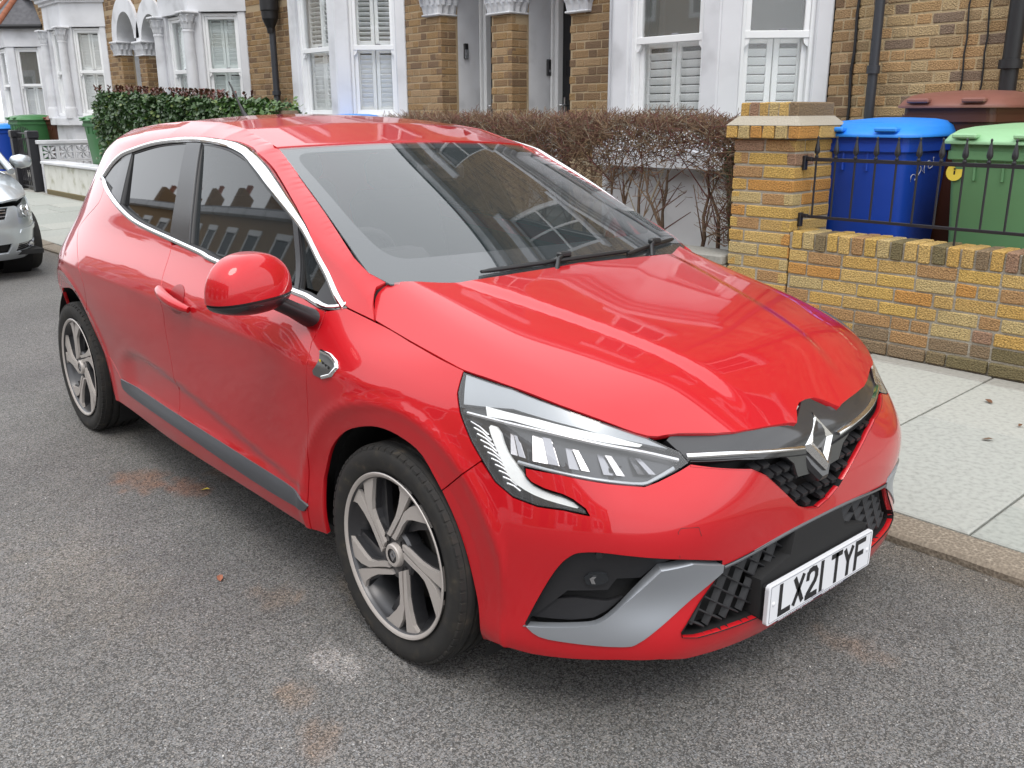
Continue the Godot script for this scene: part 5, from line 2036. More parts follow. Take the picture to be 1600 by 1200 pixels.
# lays bricks over a rectangle of a wall plane: o + u*ux + y*UP, faces along n. opt: bond, tint list, course height
func lay_bricks(parent: Node, o: Vector3, ux: Vector3, n: Vector3, u0: float, u1: float, y0: float, y1: float, tints: Array, bond := "flemish", ch := 0.0785, budget := 1000000) -> int:
	var made := 0
	var k0 := int(ceil((y0 - 0.0) / ch - 0.001))
	var k := k0
	while (k + 1) * ch <= y1 + 0.02 and made < budget:
		var y := (k + 0.5) * ch
		var per := 0.3375 if bond == "flemish" else 0.225
		var u := floorf((u0 - 1.0) / per) * per + (per * 0.5 if k % 2 else 0.0)
		var seq := [[0.215, "s"], [0.1025, "h"]] if bond == "flemish" else [[0.215, "s"]]
		if bond == "mixed" and k % 4 == 1: seq = [[0.1025, "h"], [0.1025, "h"]]
		while u < u1:
			for e in seq:
				var a := maxf(u, u0)
				var b := minf(u + e[0], u1)
				if b - a > 0.035:
					var m := brick_variant(e[1])
					var sx: float = (b - a) / e[0]
					var bs := Basis(ux * sx, Vector3.UP, n)
					var p := o + ux * ((a + b) * 0.5) + Vector3(0, y, 0) + n * (rng.randf_range(-.0025, .0025) - 0.030)
					part("brick", m, tints[rng.randi() % tints.size()], parent, p, bs.rotated(n, rng.randfn(0, 0.006)))
					made += 1
				u += e[0] + 0.010
		k += 1
	return made

# the same as one joined piece, for brickwork too small or too far to tell apart
func bricks_joined(parent: Node, called: String, rects: Array, tint: String, ch := 0.0785):
	# rects: [origin, ux, n, u0, u1, y0, y1]
	var mm := MultiMesh.new()
	mm.transform_format = MultiMesh.TRANSFORM_3D
	mm.use_colors = true
	var g := Geo.new()
	g.use_c = true
	bev_box_into(g, Vector3.ZERO, Vector3(.215, .067, .06), 0.005, 0.0015)
	mm.mesh = g.mesh()
	var tr := []
	var tones: Array = M["brick_" + tint]
	for r in rects:
		var k := int(ceil(r[5] / ch))
		while (k + 1) * ch <= r[6] + 0.02:
			var u := floorf((r[3] - 1.0) / 0.3375) * 0.3375 + (0.169 if k % 2 else 0.0)
			while u < r[4]:
				for L in [0.215, 0.1025]:
					var a := maxf(u, r[3])
					var b := minf(u + L, r[4])
					if b - a > 0.035:
						tr.append(Transform3D(Basis(r[1] * ((b - a) / 0.215), Vector3.UP, r[2]), r[0] + r[1] * ((a + b) * 0.5) + Vector3(0, (k + 0.5) * ch, 0) - r[2] * 0.030))
					u += L + 0.010
			k += 1
	mm.instance_count = tr.size()
	for i in tr.size():
		mm.set_instance_transform(i, tr[i])
		var c: Color = tones[rng.randi() % tones.size()].albedo_color.srgb_to_linear()
		mm.set_instance_color(i, c)
	var o := MultiMeshInstance3D.new()
	o.name = called
	o.multimesh = mm
	if not M.has("brick_tinted"):
		var m: StandardMaterial3D = M.brick_f[0].duplicate()
		m.albedo_color = Color.WHITE
		m.vertex_color_use_as_albedo = true
		M.brick_tinted = m
	o.material_override = M.brick_tinted
	o.set_meta("kind", "stuff")
	parent.add_child(o, true)

# ------------------------------------------------------------------ houses
# a sash window on a plane: centre base o, across ux, outward n; w wide, from y0 to y1, meeting rail at yr
func sash_window(house: Node3D, o: Vector3, ux: Vector3, n: Vector3, w: float, y0: float, yr: float, y1: float, shut_lo := true, shut_hi := true, open_hi := false, tint := "shutter", slat := 0.055):
	var win := group_part("window", house)
	var B := Basis(ux, Vector3.UP, n)
	var add := func(called: String, lo: Vector3, hi: Vector3, m: Material, r := 0.004):
		part(called, boxm(lo, hi, r), m, win, o, B)
	var h := w * 0.5
	# box frame, sashes (upper one forward), meeting rail with horns
	add.call("frame", Vector3(-h - .045, y0 - .03, -.10), Vector3(-h, y1 + .04, .0), M.frame)
	add.call("frame", Vector3(h, y0 - .03, -.10), Vector3(h + .045, y1 + .04, .0), M.frame)
	add.call("frame", Vector3(-h, y1, -.10), Vector3(h, y1 + .04, -.002), M.frame)
	add.call("sill", Vector3(-h - .05, y0 - .07, -.10), Vector3(h + .05, y0 - .012, .035), M.frame)
	for s in [[-h, -h + .042], [h - .042, h]]:
		add.call("sash", Vector3(s[0], yr - .028, -.055), Vector3(s[1], y1, -.018), M.frame)
		add.call("sash", Vector3(s[0], y0 - .010, -.095), Vector3(s[1], yr - .028, -.058), M.frame)
	add.call("sash", Vector3(-h + .042, y1 - .045, -.055), Vector3(h - .042, y1, -.019), M.frame)
	add.call("meeting_rail", Vector3(-h - .004, yr - .028, -.058), Vector3(h + .004, yr + .028, -.012), M.frame)
	add.call("sash", Vector3(-h + .042, y0 - .010, -.095), Vector3(h - .042, y0 + .055, -.059), M.frame)
	for s in [-1, 1]:
		var g := Geo.new()
		g.prism(pv([0, 0, .040, 0, .036, -.03, .018, -.052, .004, -.062, 0, -.062]), Vector3(s * h, yr - .028, -.054), Vector3(-s, 0, 0), Vector3.UP, .034 * -s)
		part("sash_horn", g.mesh(), M.frame, win, o, B)
	add.call("pane", Vector3(-h + .042, yr + .028, -.040), Vector3(h - .042, y1 - .045, -.036), M.pane, .0005)
	add.call("pane", Vector3(-h + .042, y0 + .055, -.080), Vector3(h - .042, yr - .028, -.076), M.pane, .0005)
	# a catch on the meeting rail
	add.call("sash_catch", Vector3(.02, yr + .028, -.05), Vector3(.08, yr + .043, -.02), M.lead)
	# plantation shutters behind the glass
	var sm: Material = M[tint]
	for half in 2:
		if (half == 0 and not shut_lo) or (half == 1 and not shut_hi): continue
		var ya := y0 if half == 0 else yr
		var yb := yr if half == 0 else y1
		for leaf in 2:
			var xa := -h + .01 if leaf == 0 else .004
			var xb := -.004 if leaf == 0 else h - .01
			for e in [[xa, xa + .045], [xb - .045, xb]]: add.call("shutter_stile", Vector3(e[0], ya, -.150), Vector3(e[1], yb, -.122), sm)
			add.call("shutter_rail", Vector3(xa + .045, ya, -.150), Vector3(xb - .045, ya + .085, -.123), sm)
			add.call("shutter_rail", Vector3(xa + .045, yb - .06, -.150), Vector3(xb - .045, yb, -.123), sm)
			var y := ya + .085 + slat * 0.5
			var key := "slat_%.3f" % (xb - xa)
			if not M.has(key):
				M[key] = bev_box(Vector3(xb - xa - .092, .060, .008), .003)
			var ang := 0.45
			if half == 1 and open_hi: ang = 1.15
			while y < yb - .075:
				part("slat", M[key], sm, win, o + B * Vector3((xa + xb) * .5, y, -.137), B * Basis(Vector3.RIGHT, ang))
				y += slat
	# dim room behind
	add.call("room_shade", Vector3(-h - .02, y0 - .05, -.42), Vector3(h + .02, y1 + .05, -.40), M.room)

# canted bay in white render, local to a house whose feature heights are shifted by dy
func bay(house: Node3D, xr: float, dy: float, columns: bool, opt := {}):
	var zf := -4.7
	var A := Vector3(xr, 0, zf)
	var B := Vector3(xr - .6, 0, zf + .6)
	var C := Vector3(xr - 1.7, 0, zf + .6)
	var D := Vector3(xr - 2.3, 0, zf)
	var foot := [A, B, C, D]
	var band := func(called: String, out: float, y0: float, y1: float, m: Material):
		# a horizontal course following the bay plan, pushed out
		var g := Geo.new()
		var e := out * 0.414
		var P := [A + Vector3(out * 1.414, 0, 0), B + Vector3(e, 0, out), C + Vector3(-e, 0, out), D + Vector3(-out * 1.414, 0, 0)]
		for k in 3:
			var nn: Vector3 = (foot[k + 1] - foot[k]).cross(Vector3.UP) * -1.0
			if nn.z < 0 and k == 1: nn = -nn
			nn = Vector3((foot[k] + foot[k + 1]).x * .5 - (xr - 1.15), 0, 0.5)
			g.quad(P[k] + Vector3(0, y0, 0), P[k + 1] + Vector3(0, y0, 0), P[k + 1] + Vector3(0, y1, 0), P[k] + Vector3(0, y1, 0), nn)
		for yy in [y0, y1]:
			g.quad(P[0] + Vector3(0, yy, 0), P[1] + Vector3(0, yy, 0), P[2] + Vector3(0, yy, 0), P[3] + Vector3(0, yy, 0), Vector3.UP if yy == y1 else Vector3.DOWN)
		part(called, g.mesh(), m, house)
	band.call("bay_plinth", 0.03, 0.0, 1.02 + dy, M.stucco)
	band.call("bay_sill", 0.13, 1.02 + dy, 1.15 + dy, M.stucco)
	if columns: band.call("bay_base", 0.05, 1.15 + dy, 1.20 + dy, M.stucco)
	else: band.call("bay_base", 0.03, 1.15 + dy, 1.20 + dy, M.stucco)
	band.call("bay_head", 0.02, 2.86 + dy, 3.30 + dy, M.stucco)
	if not opt.get("hip", false):
		band.call("bay_cornice", 0.07, 3.30 + dy, 3.36 + dy, M.stucco)
		band.call("bay_cornice", 0.13, 3.36 + dy, 3.43 + dy, M.stucco)
		band.call("bay_cornice", 0.19, 3.43 + dy, 3.52 + dy, M.stucco)
	else:
		# hipped slate roof with terracotta ridge tiles
		var g := Geo.new()
		var y := 3.30 + dy
		var e := .14
		var P := [A + Vector3(e * 1.4, y, 0), B + Vector3(e * .41, y, e), C + Vector3(-e * .41, y, e), D + Vector3(-e * 1.4, y, 0)]
		var T := [Vector3(xr - .55, y + .85, zf), Vector3(xr - .85, y + .85, zf + .02), Vector3(xr - 1.45, y + .85, zf + .02), Vector3(xr - 1.75, y + .85, zf)]
		for k in 3: g.quad(P[k], P[k + 1], T[k + 1], T[k], Vector3(0, 1, .6))
		part("bay_roof", g.mesh(), M.slate, house)
		for k in [1, 2]:
			for i in 7:
				var t := Geo.new()
				var q0: Vector3 = P[k].lerp(T[k], i / 7.0)
				var q1: Vector3 = P[k].lerp(T[k], (i + 1.08) / 7.0)
				t.tube([q0, q1], [.075, .068], 8)
				part("ridge_tile", t.mesh(), M.terracotta, house)
		var gt := Geo.new()
		for k in 3: gt.tube([P[k] + Vector3(0, -.02, 0), P[k + 1] + Vector3(0, -.02, 0)], .05, 8)
		part("bay_gutter", gt.mesh(), M.pipe_black, house)
	# piers between the openings
	var pier := func(c: Vector3, n: Vector3, w: float, dz := 0.0):
		var ux := Vector3.UP.cross(n).normalized()
		var g := Geo.new()
		bev_box_into(g, Vector3.ZERO, Vector3(w, 1.66, .22), .012)
		part("bay_pier", g.mesh(), M.stucco, house, c + Vector3(0, 2.03 + dy, 0) - n * (.11 - dz), Basis(ux, Vector3.UP, n))
	var nr := Vector3(1, 0, 1).normalized()
	var nl := Vector3(-1, 0, 1).normalized()
	pier.call(B + Vector3(-.085, 0, 0), Vector3(0, 0, 1), .17)
	pier.call(B + Vector3(.06, 0, -.06), nr, .17)
	pier.call(C + Vector3(.085, 0, 0), Vector3(0, 0, 1), .17)
	pier.call(C + Vector3(-.06, 0, -.06), nl, .17)
	pier.call(A + Vector3(-.045, 0, .045), nr, .127)
	pier.call(D + Vector3(.045, 0, .045), nl, .127)
	if columns:
		for c in [B + Vector3(.01, 0, .045), C + Vector3(-.01, 0, .045)]:
			var g := Geo.new()
			g.lathe([[.115, 1.15], [.115, 1.30], [.105, 1.31], [.11, 1.335], [.098, 1.36], [.088, 1.38], [.083, 2.0], [.076, 2.56], [.088, 2.575], [.088, 2.595], [.078, 2.61]], c + Vector3(0, dy, 0), Vector3.UP, 24)
			part("column", g.mesh(), M.stucco, house)
			capital(house, c + Vector3(0, 2.61 + dy, 0), .085, .25)
	# windows: front and the two cheeks
	var hi: bool = opt.get("shut_hi", true)
	var tint: String = opt.get("tint", "shutter")
	var sl: float = opt.get("slat", 0.055)
	var op: bool = opt.get("open_hi", false)
	sash_window(house, (B + C) * .5 - Vector3(0, 0, .05), Vector3.RIGHT, Vector3.BACK, .68, 1.26 + dy, 2.03 + dy, 2.80 + dy, true, hi, op, tint, sl)
	sash_window(house, A.lerp(B, .475) - nr * .05, Vector3.UP.cross(nr).normalized(), nr, .49, 1.26 + dy, 2.03 + dy, 2.80 + dy, true, hi, op, tint, sl)
	sash_window(house, D.lerp(C, .475) - nl * .05, Vector3.UP.cross(nl).normalized(), nl, .49, 1.26 + dy, 2.03 + dy, 2.80 + dy, true, hi, op, tint, sl)
	if opt.get("plain_room", false):
		pass

# a carved capital: bell with rows of curling leaves and an abacus
func capital(house: Node3D, at: Vector3, r: float, h: float, square := false, sx := 0.0, sz := 0.0):
	var cp := group_part("capital", house, at)
	var g := Geo.new()
	if not square:
		g.lathe([[r * .9, 0], [r * .95, h * .4], [r * 1.25, h * .85], [r * 1.3, h * .88]], Vector3.ZERO, Vector3.UP, 20)
		bev_box_into(g, Vector3(0, h * .94, 0), Vector3(r * 3.1, h * .12, r * 3.1), .008)
	else:
		bev_box_into(g, Vector3(0, h * .45, 0), Vector3(sx, h * .9, sz), .01)
		bev_box_into(g, Vector3(0, h * .93, 0), Vector3(sx + .10, h * .14, sz + .10), .01)
		bev_box_into(g, Vector3(0, h * .03, 0), Vector3(sx + .03, h * .08, sz + .03), .008)
	part("bell", g.mesh(), M.stucco, cp)
	g = Geo.new()
	var leaf := func(base: Vector3, out: Vector3, hh: float, w: float):
		var sd := Vector3.UP.cross(out).normalized()
		var p := [base, base + Vector3(0, hh * .5, 0) + out * .012, base + Vector3(0, hh * .85, 0) + out * .035, base + Vector3(0, hh * .80, 0) + out * .060]
		var ww := [w * .45, w * .55, w * .40, w * .12]
		for i in 3:
			g.quad(p[i] - sd * ww[i], p[i] + out * .012, p[i + 1] + out * .012, p[i + 1] - sd * ww[i + 1], out)
			g.quad(p[i] + sd * ww[i], p[i] + out * .012, p[i + 1] + out * .012, p[i + 1] + sd * ww[i + 1], out)
	if not square:
		for row in 2:
			for i in 8:
				var a := TAU * (i + row * .5) / 8.0
				var o := Vector3(cos(a), 0, sin(a))
				leaf.call(o * r * (.95 + .12 * row) + Vector3(0, h * (.02 + .34 * row), 0), o, h * .5, r * .75)
	else:
		for s in [[Vector3.BACK, sx, sz], [Vector3.RIGHT, sz, sx], [Vector3.LEFT, sz, sx]]:
			var o: Vector3 = s[0]
			var sd := Vector3.UP.cross(o)
			var m := int(round(s[1] / .085))
			for row in 2:
				for i in m:
					var u: float = (i + .5) / m * s[1] - s[1] * .5 + (s[1] / m * .5 if row else 0.0)
					if absf(u) > s[1] * .5: continue
					leaf.call(o * s[2] * .5 + sd * u + Vector3(0, h * (.04 + .38 * row), 0), o, h * .48, .075)
	part("carved_leaves", g.mesh(), M.stucco, cp)

func build_houses():
	# Z: right-hand neighbour; A..E run off to the left. x ranges at the facade, heights shifted by dy
	var labels := {
		"Z": "yellow brick house with drainpipes behind the blue, brown and green bins",
		"A": "brick house with white bay window behind the bare brown hedge",
		"B": "brick house whose white bay has slatted shutters, right of the lamp-topped drainpipe",
		"C": "brick house with white columned bay behind the clipped evergreen hedge",
		"D": "brick house with columned white bay behind the patterned white block wall",
		"E": "house at the far left with slate bay roof and terracotta ridge tiles",
	}
	var H := {}
	for k in ["Z", "A", "B", "C", "D", "E"]:
		H[k] = thing("terraced_house", labels[k], "house", Vector3.ZERO, 0.0, "terraced houses along the pavement")
	var R := Vector3.RIGHT
	var Bk := Vector3.BACK
	var O := Vector3(0, 0, -4.7)
	# bays
	bay(H.A, -.76, 0.0, false, {"shut_hi": false, "slat": .066})
	bay(H.B, -6.32, .19, false, {"open_hi": true, "slat": .055})
	bay(H.C, -10.38, .07, true, {"tint": "shutter_b"})
	bay(H.D, -16.3, .25, true, {})
	bay(H.E, -20.45, .10, false, {"hip": true, "shut_hi": false})
	# brick facades: rectangles per house [u0, u1, y0, y1, individually]
	var ppl := -5.635
	var walls := {
		"Z": [[-.56, 5.1]], "A": [[-3.575, -3.06], [-.76, -.565], [-4.43 + .0, -4.43]], "B": [[-6.32, -5.635], [-4.76, -4.43], [-9.5, -8.62]],
		"C": [[-10.38, -9.505], [-13.37, -12.68]], "D": [[-16.3, -15.615], [-14.74, -14.41], [-19.3, -18.6]], "E": [[-20.45, -19.305], [-24.2, -22.75]],
	}
	for k in walls:
		var tint := "z" if k == "Z" else "f"
		var left := 290
		var rects := []
		for w in walls[k]:
			if w[1] - w[0] < .02: continue
			var u0: float = w[0]
			var u1: float = w[1]
			var vis: float = minf(u1, 1.25)
			var y_lo := 0.95 if k in ["Z", "A"] else 1.25
			var y_hi := 2.42 if k in ["Z", "A"] else 2.95
			if u0 < -18.4 and u0 > -19.5: y_lo = 9.0
			if u0 < -22.0: y_lo = 9.0
			if y_lo < 5.0 and u0 < vis:
				left -= lay_bricks(H[k], O, R, Bk, u0, vis, y_lo, y_hi, M["brick_" + tint], "flemish", .0785, left)
				rects.append([O, R, Bk, u0, vis, y_hi - .02, 3.3])
			if u1 > 1.25: rects.append([O, R, Bk, 1.25, u1, 0.3, 3.3])
		# above the ground floor: one joined skin
		var x0 := {"Z": -.56, "A": -4.59, "B": -9.5, "C": -14.4, "D": -19.3, "E": -24.2}
		var x1 := {"Z": 5.1, "A": -.565, "B": -4.60, "C": -9.505, "D": -14.41, "E": -19.305}
		upper_floor(H[k], x0[k], x1[k], rects, k)
		bricks_joined(H[k], "brickwork", rects, tint)
		# mortar backing with the openings left out
		for w in walls[k]:
			if w[1] - w[0] < .02: continue
			var mg := Geo.new()
			mg.box(Vector3(w[0] + .008, 0.0, -4.95), Vector3(w[1] - .008, 3.3, -4.706))
			part("mortar", mg.mesh(), M.mortar_z if k == "Z" else M.mortar_f, H[k])
	# porches: pair A/B and pair C/D
	porch_pair(H.A, H.B, 0.0, .05, .19)
	porch_pair(H.C, H.D, -9.98, .10, .22)
	# pipes and cables on the walls
	pipe(H.Z, [Vector3(-.36, 6.4, -4.62), Vector3(-.36, 0.3, -4.62)], .035, "drainpipe", M.pipe, 1.9)
	pipe(H.Z, [Vector3(.60, 6.4, -4.60), Vector3(.60, 0.3, -4.60)], .055, "drainpipe", M.pipe_black, 9)
	var wob := func(x: float, y0: float, y1: float) -> Array:
		var p := []
		for i in 26: p.append(Vector3(x + .006 * sin(i * 2.1) + .004 * sin(i * 5.3), lerpf(y1, y0, i / 25.0), -4.688))
		return p
	pipe(H.Z, wob.call(-.565, .3, 3.6), .011, "cable", M.pipe_black, 0)
	pipe(H.Z, wob.call(.255, 1.0, 3.6), .006, "cable", M.pipe_black, 0)
	pipe(H.Z, wob.call(.39, 1.0, 3.6), .006, "cable", M.pipe_black, 0)
	# downpipe with hopper head between B and C, thin wire beside it
	pipe(H.B, [Vector3(-9.36, 2.62, -4.58), Vector3(-9.36, .3, -4.58)], .045, "drainpipe", M.pipe, 1.9)
	var hp := Geo.new()
	hp.lathe([[.05, 2.55], [.06, 2.62], [.115, 2.74], [.12, 2.84], [.135, 2.85], [.135, 3.15], [.15, 3.17], [.15, 3.22]], Vector3(-9.36, 0, -4.56), Vector3.UP, 8, false)
	part("hopper_head", hp.mesh(), M.pipe_black, H.B)
	pipe(H.B, [Vector3(-9.36, 6.4, -4.58), Vector3(-9.36, 3.2, -4.58)], .045, "drainpipe", M.pipe, 0)
	pipe(H.C, [Vector3(-9.62, 3.4, -4.69), Vector3(-9.63, 2.3, -4.688), Vector3(-9.50, 1.75, -4.687), Vector3(-9.42, 1.3, -4.686)], .006, "cable", M.pipe_black, 0)
	far_terrace()

func pipe(house: Node3D, pts: Array, r: float, called: String, m: Material, every: float):
	var g := Geo.new()
	g.tube(pts, r, 12)
	if every > 0.0:
		var y: float = 1.75
		while y < pts[0].y:
			g.lathe([[r, -.03], [r * 1.35, -.028], [r * 1.35, .028], [r, .03]], Vector3(pts[0].x, y, pts[0].z), Vector3.UP, 14, false)
			y += every
	part(called, g.mesh(), m, house)

func upper_floor(h: Node3D, x0: float, x1: float, rects: Array, k: String):
	var O := Vector3(0, 0, -4.7)
	var cx := (x0 + x1) * .5
	var wins := [cx - 1.15, cx + 1.15]
	var ww := .95
	var edges := [x0, wins[0] - ww * .5, wins[0] + ww * .5, wins[1] - ww * .5, wins[1] + ww * .5, x1]
	for i in [0, 2, 4]: rects.append([O, Vector3.RIGHT, Vector3.BACK, edges[i], edges[i + 1], 3.3, 6.6])
	for i in [1, 3]:
		rects.append([O, Vector3.RIGHT, Vector3.BACK, edges[i], edges[i + 1], 3.3, 4.1])
		rects.append([O, Vector3.RIGHT, Vector3.BACK, edges[i], edges[i + 1], 5.85, 6.6])
	var g := Geo.new()
	for i in [0, 2, 4]: g.box(Vector3(edges[i], 3.3, -4.95), Vector3(edges[i + 1], 6.6, -4.706))
	for i in [1, 3]:
		g.box(Vector3(edges[i], 3.3, -4.95), Vector3(edges[i + 1], 4.1, -4.706))
		g.box(Vector3(edges[i], 5.85, -4.95), Vector3(edges[i + 1], 6.6, -4.706))
	part("upper_mortar", g.mesh(), M.mortar_z if k == "Z" else M.mortar_f, h)
	for x in wins:
		sash_simple(h, Vector3(x, 0, -4.76), ww, 4.1, 5.85)
		part("lintel", boxm(Vector3(x - .62, 5.86, -4.71), Vector3(x + .62, 6.10, -4.64), .01), M.stucco, h)
		part("window_sill", boxm(Vector3(x - .58, 4.0, -4.74), Vector3(x + .58, 4.1, -4.58), .01), M.stucco, h)
	# eaves, roof, chimney, body of the house
	part("eaves", boxm(Vector3(x0 + .003, 6.6, -4.9), Vector3(x1 - .003, 6.85, -4.55), .01), M.stucco, h)
	g = Geo.new()
	g.quad(Vector3(x0, 6.85, -4.5), Vector3(x1, 6.85, -4.5), Vector3(x1, 9.2, -8.5), Vector3(x0, 9.2, -8.5), Vector3(0, 1, 1))
	g.quad(Vector3(x0, 9.2, -8.5), Vector3(x1, 9.2, -8.5), Vector3(x1, 6.85, -12.5), Vector3(x0, 6.85, -12.5), Vector3(0, 1, -1))
	part("roof", g.mesh(), M.slate, h)
	g = Geo.new()
	g.box(Vector3(x0 + .01, 0, -12.4), Vector3(x1 - .01, 6.84, -12.2))
	g.box(Vector3(x0 + .005, 0, -12.2), Vector3(x0 + .12, 6.84, -4.96))
	g.box(Vector3(x1 - .12, 0, -12.2), Vector3(x1 - .005, 6.84, -4.96))
	g.box(Vector3(x0 + .12, 3.1, -12.2), Vector3(x1 - .12, 3.3, -4.96))
	part("party_wall", g.mesh(), M.room, h)
	g = Geo.new()
	g.box(Vector3(x0 + .02, 8.0, -9.3), Vector3(x0 + .9, 10.0, -8.2))
	part("chimney_stack", g.mesh(), M.brick_f[1], h)
	for i in 3:
		g = Geo.new()
		g.lathe([[.13, 10.0], [.11, 10.3], [.13, 10.5], [.10, 10.5]], Vector3(x0 + .2 + .25 * i, 0, -8.75), Vector3.UP, 10, false)
		part("chimney_pot", g.mesh(), M.terracotta, h)

func sash_simple(h: Node3D, o: Vector3, w: float, y0: float, y1: float):
	var win := group_part("window", h)
	var hw := w * .5
	var yr := (y0 + y1) * .5
	for e in [[-hw, -hw + .07, y0, y1], [hw - .07, hw, y0, y1]]: part("frame", boxm(o + Vector3(e[0], e[2], -.08), o + Vector3(e[1], e[3], .0), .006), M.frame, win)
	for yy in [y0, yr - .03, y1 - .06]: part("frame", boxm(o + Vector3(-hw + .07, yy, -.07), o + Vector3(hw - .07, yy + .06, -.01), .006), M.frame, win)
	part("frame", boxm(o + Vector3(-.015, y0 + .06, -.06), o + Vector3(.015, y1 - .06, -.015), .004), M.frame, win)
	part("pane", boxm(o + Vector3(-hw + .07, y0 + .06, -.05), o + Vector3(hw - .07, y1 - .06, -.045), .0005), M.dark_glass, win)

func porch_pair(ha: Node3D, hb: Node3D, dx: float, dya: float, dyb: float):
	var R := Vector3.RIGHT
	var zf := -4.7
	# brick reveals of the pillars, white plaster passages, doors at the back
	var xs := [-5.635 + dx, -4.76 + dx, -4.43 + dx, -3.575 + dx]
	var fl := .42
	for e in [[hb, xs[0], xs[1], dyb], [ha, xs[2], xs[3], dya]]:
		var h: Node3D = e[0]
		var xl: float = e[1]
		var xr: float = e[2]
		var dy: float = e[3]
		# right-facing brick reveal on the left side
		lay_bricks(h, Vector3(xl, 0, zf), Vector3(0, 0, -1), Vector3.RIGHT, .0, .215, .95 if dx > -1.0 else 1.3, 2.36 + dy, M.brick_f, "stretch", .0785)
		var g := Geo.new()
		g.box(Vector3(xl - .12, 0, zf - .215), Vector3(xl - .006, 3.3, zf - .01))
		g.box(Vector3(xr + .006, 0, zf - .215), Vector3(xr + .11, 3.3, zf - .01))
		part("reveal_mortar", g.mesh(), M.mortar_f, h)
		g = Geo.new()
		g.box(Vector3(xl - .12, 0, zf - 1.05), Vector3(xl - .012, 3.35, zf - .22))
		g.box(Vector3(xr + .012, 0, zf - 1.05), Vector3(xr + .11, 3.35, zf - .22))
		g.box(Vector3(xl - .012, 3.2, zf - 1.05), Vector3(xr + .012, 3.35, zf - .30))
		part("porch_wall", g.mesh(), M.stucco, h)
		part("step", boxm(Vector3(xl - .01, .30, zf - 1.0), Vector3(xr + .01, fl + .02, zf + .06), .01), M.concrete, h)
		# frame and door
		for fx in [[xl, xl + .075], [xr - .075, xr]]:
			part("door_frame", boxm(Vector3(fx[0], fl, zf - .74), Vector3(fx[1], 3.1, zf - .60), .008), M.frame, h)
			part("door_frame", boxm(Vector3(fx[0] - .0, fl, zf - .595), Vector3(fx[0] + .03 if fx[0] == xl else fx[1], 3.1, zf - .56), .004), M.frame, h)
		part("door_frame", boxm(Vector3(xl + .075, 2.62, zf - .74), Vector3(xr - .075, 2.70, zf - .61), .006), M.frame, h)
		var door := part("front_door", boxm(Vector3(xl + .075, fl + .02, zf - .72), Vector3(xr - .075, 2.62, zf - .675), .004), M.door_black, h)
		for p in [[.14, .75, .1, .36], [.14, .75, .44, .70], [.93, 2.10, .1, .36], [.93, 2.10, .44, .70]]:
			var pp := Geo.new()
			bev_box_into(pp, Vector3(xl + (p[2] + p[3]) * .5 + .03, fl + (p[0] + p[1]) * .5, zf - .675), Vector3(p[3] - p[2], p[1] - p[0], .02), .009)
			part("door_panel", pp.mesh(), M.door_black, door)
		var hd := Geo.new()
		hd.tube([Vector3(xl + .13, 1.33, zf - .66), Vector3(xl + .13, 1.62, zf - .66)], .012, 8)
		hd.tube([Vector3(xl + .13, 1.54, zf - .675), Vector3(xl + .13, 1.54, zf - .62), Vector3(xl + .09, 1.54, zf - .61)], .012, 8)
		part("door_handle", hd.mesh(), M.chrome_soft, door)
		part("fanlight", boxm(Vector3(xl + .075, 2.70, zf - .70), Vector3(xr - .075, 3.15, zf - .695), .001), M.dark_glass, h)
		# arch over the opening
		arch(h, (xl + xr) * .5, zf, 2.58 + dy, (xr - xl) * .5, .30)
	# capitals on the three pillars
	for e in [[hb, xs[0] - .13, .26, dyb], [hb, (xs[1] + xs[2]) * .5, xs[2] - xs[1], (dya + dyb) * .5], [ha, xs[3] + .13, .26, dya]]:
		capital(e[0], Vector3(e[1], 2.33 + e[3], zf - .085), .1, .25, true, e[2] + .02, .26)
	# door bells on the plaster
	for e in [[hb, Vector3(xs[0] - .010, 2.15, zf - .36), true], [ha, Vector3(xs[2] - .010, 1.93, zf - .54), false]]:
		if dx < -1.0: continue
		var b := part("door_bell", boxm(Vector3(0, -.085, -.03), Vector3(.028, .085, .03), .006), M.gloss_black, e[0], e[1])
		if e[2]: part("bell_face", boxm(Vector3(.028, -.08, -.027), Vector3(.032, .018, .027), .003), M.silver_trim, b)
		var ln := Geo.new()
		ln.lathe([[.0, .006], [.012, .004], [.014, 0]], Vector3(.030 if not e[2] else .033, -.035, 0), Vector3.RIGHT, 14)
		part("bell_button", ln.mesh(), M.lead, b)

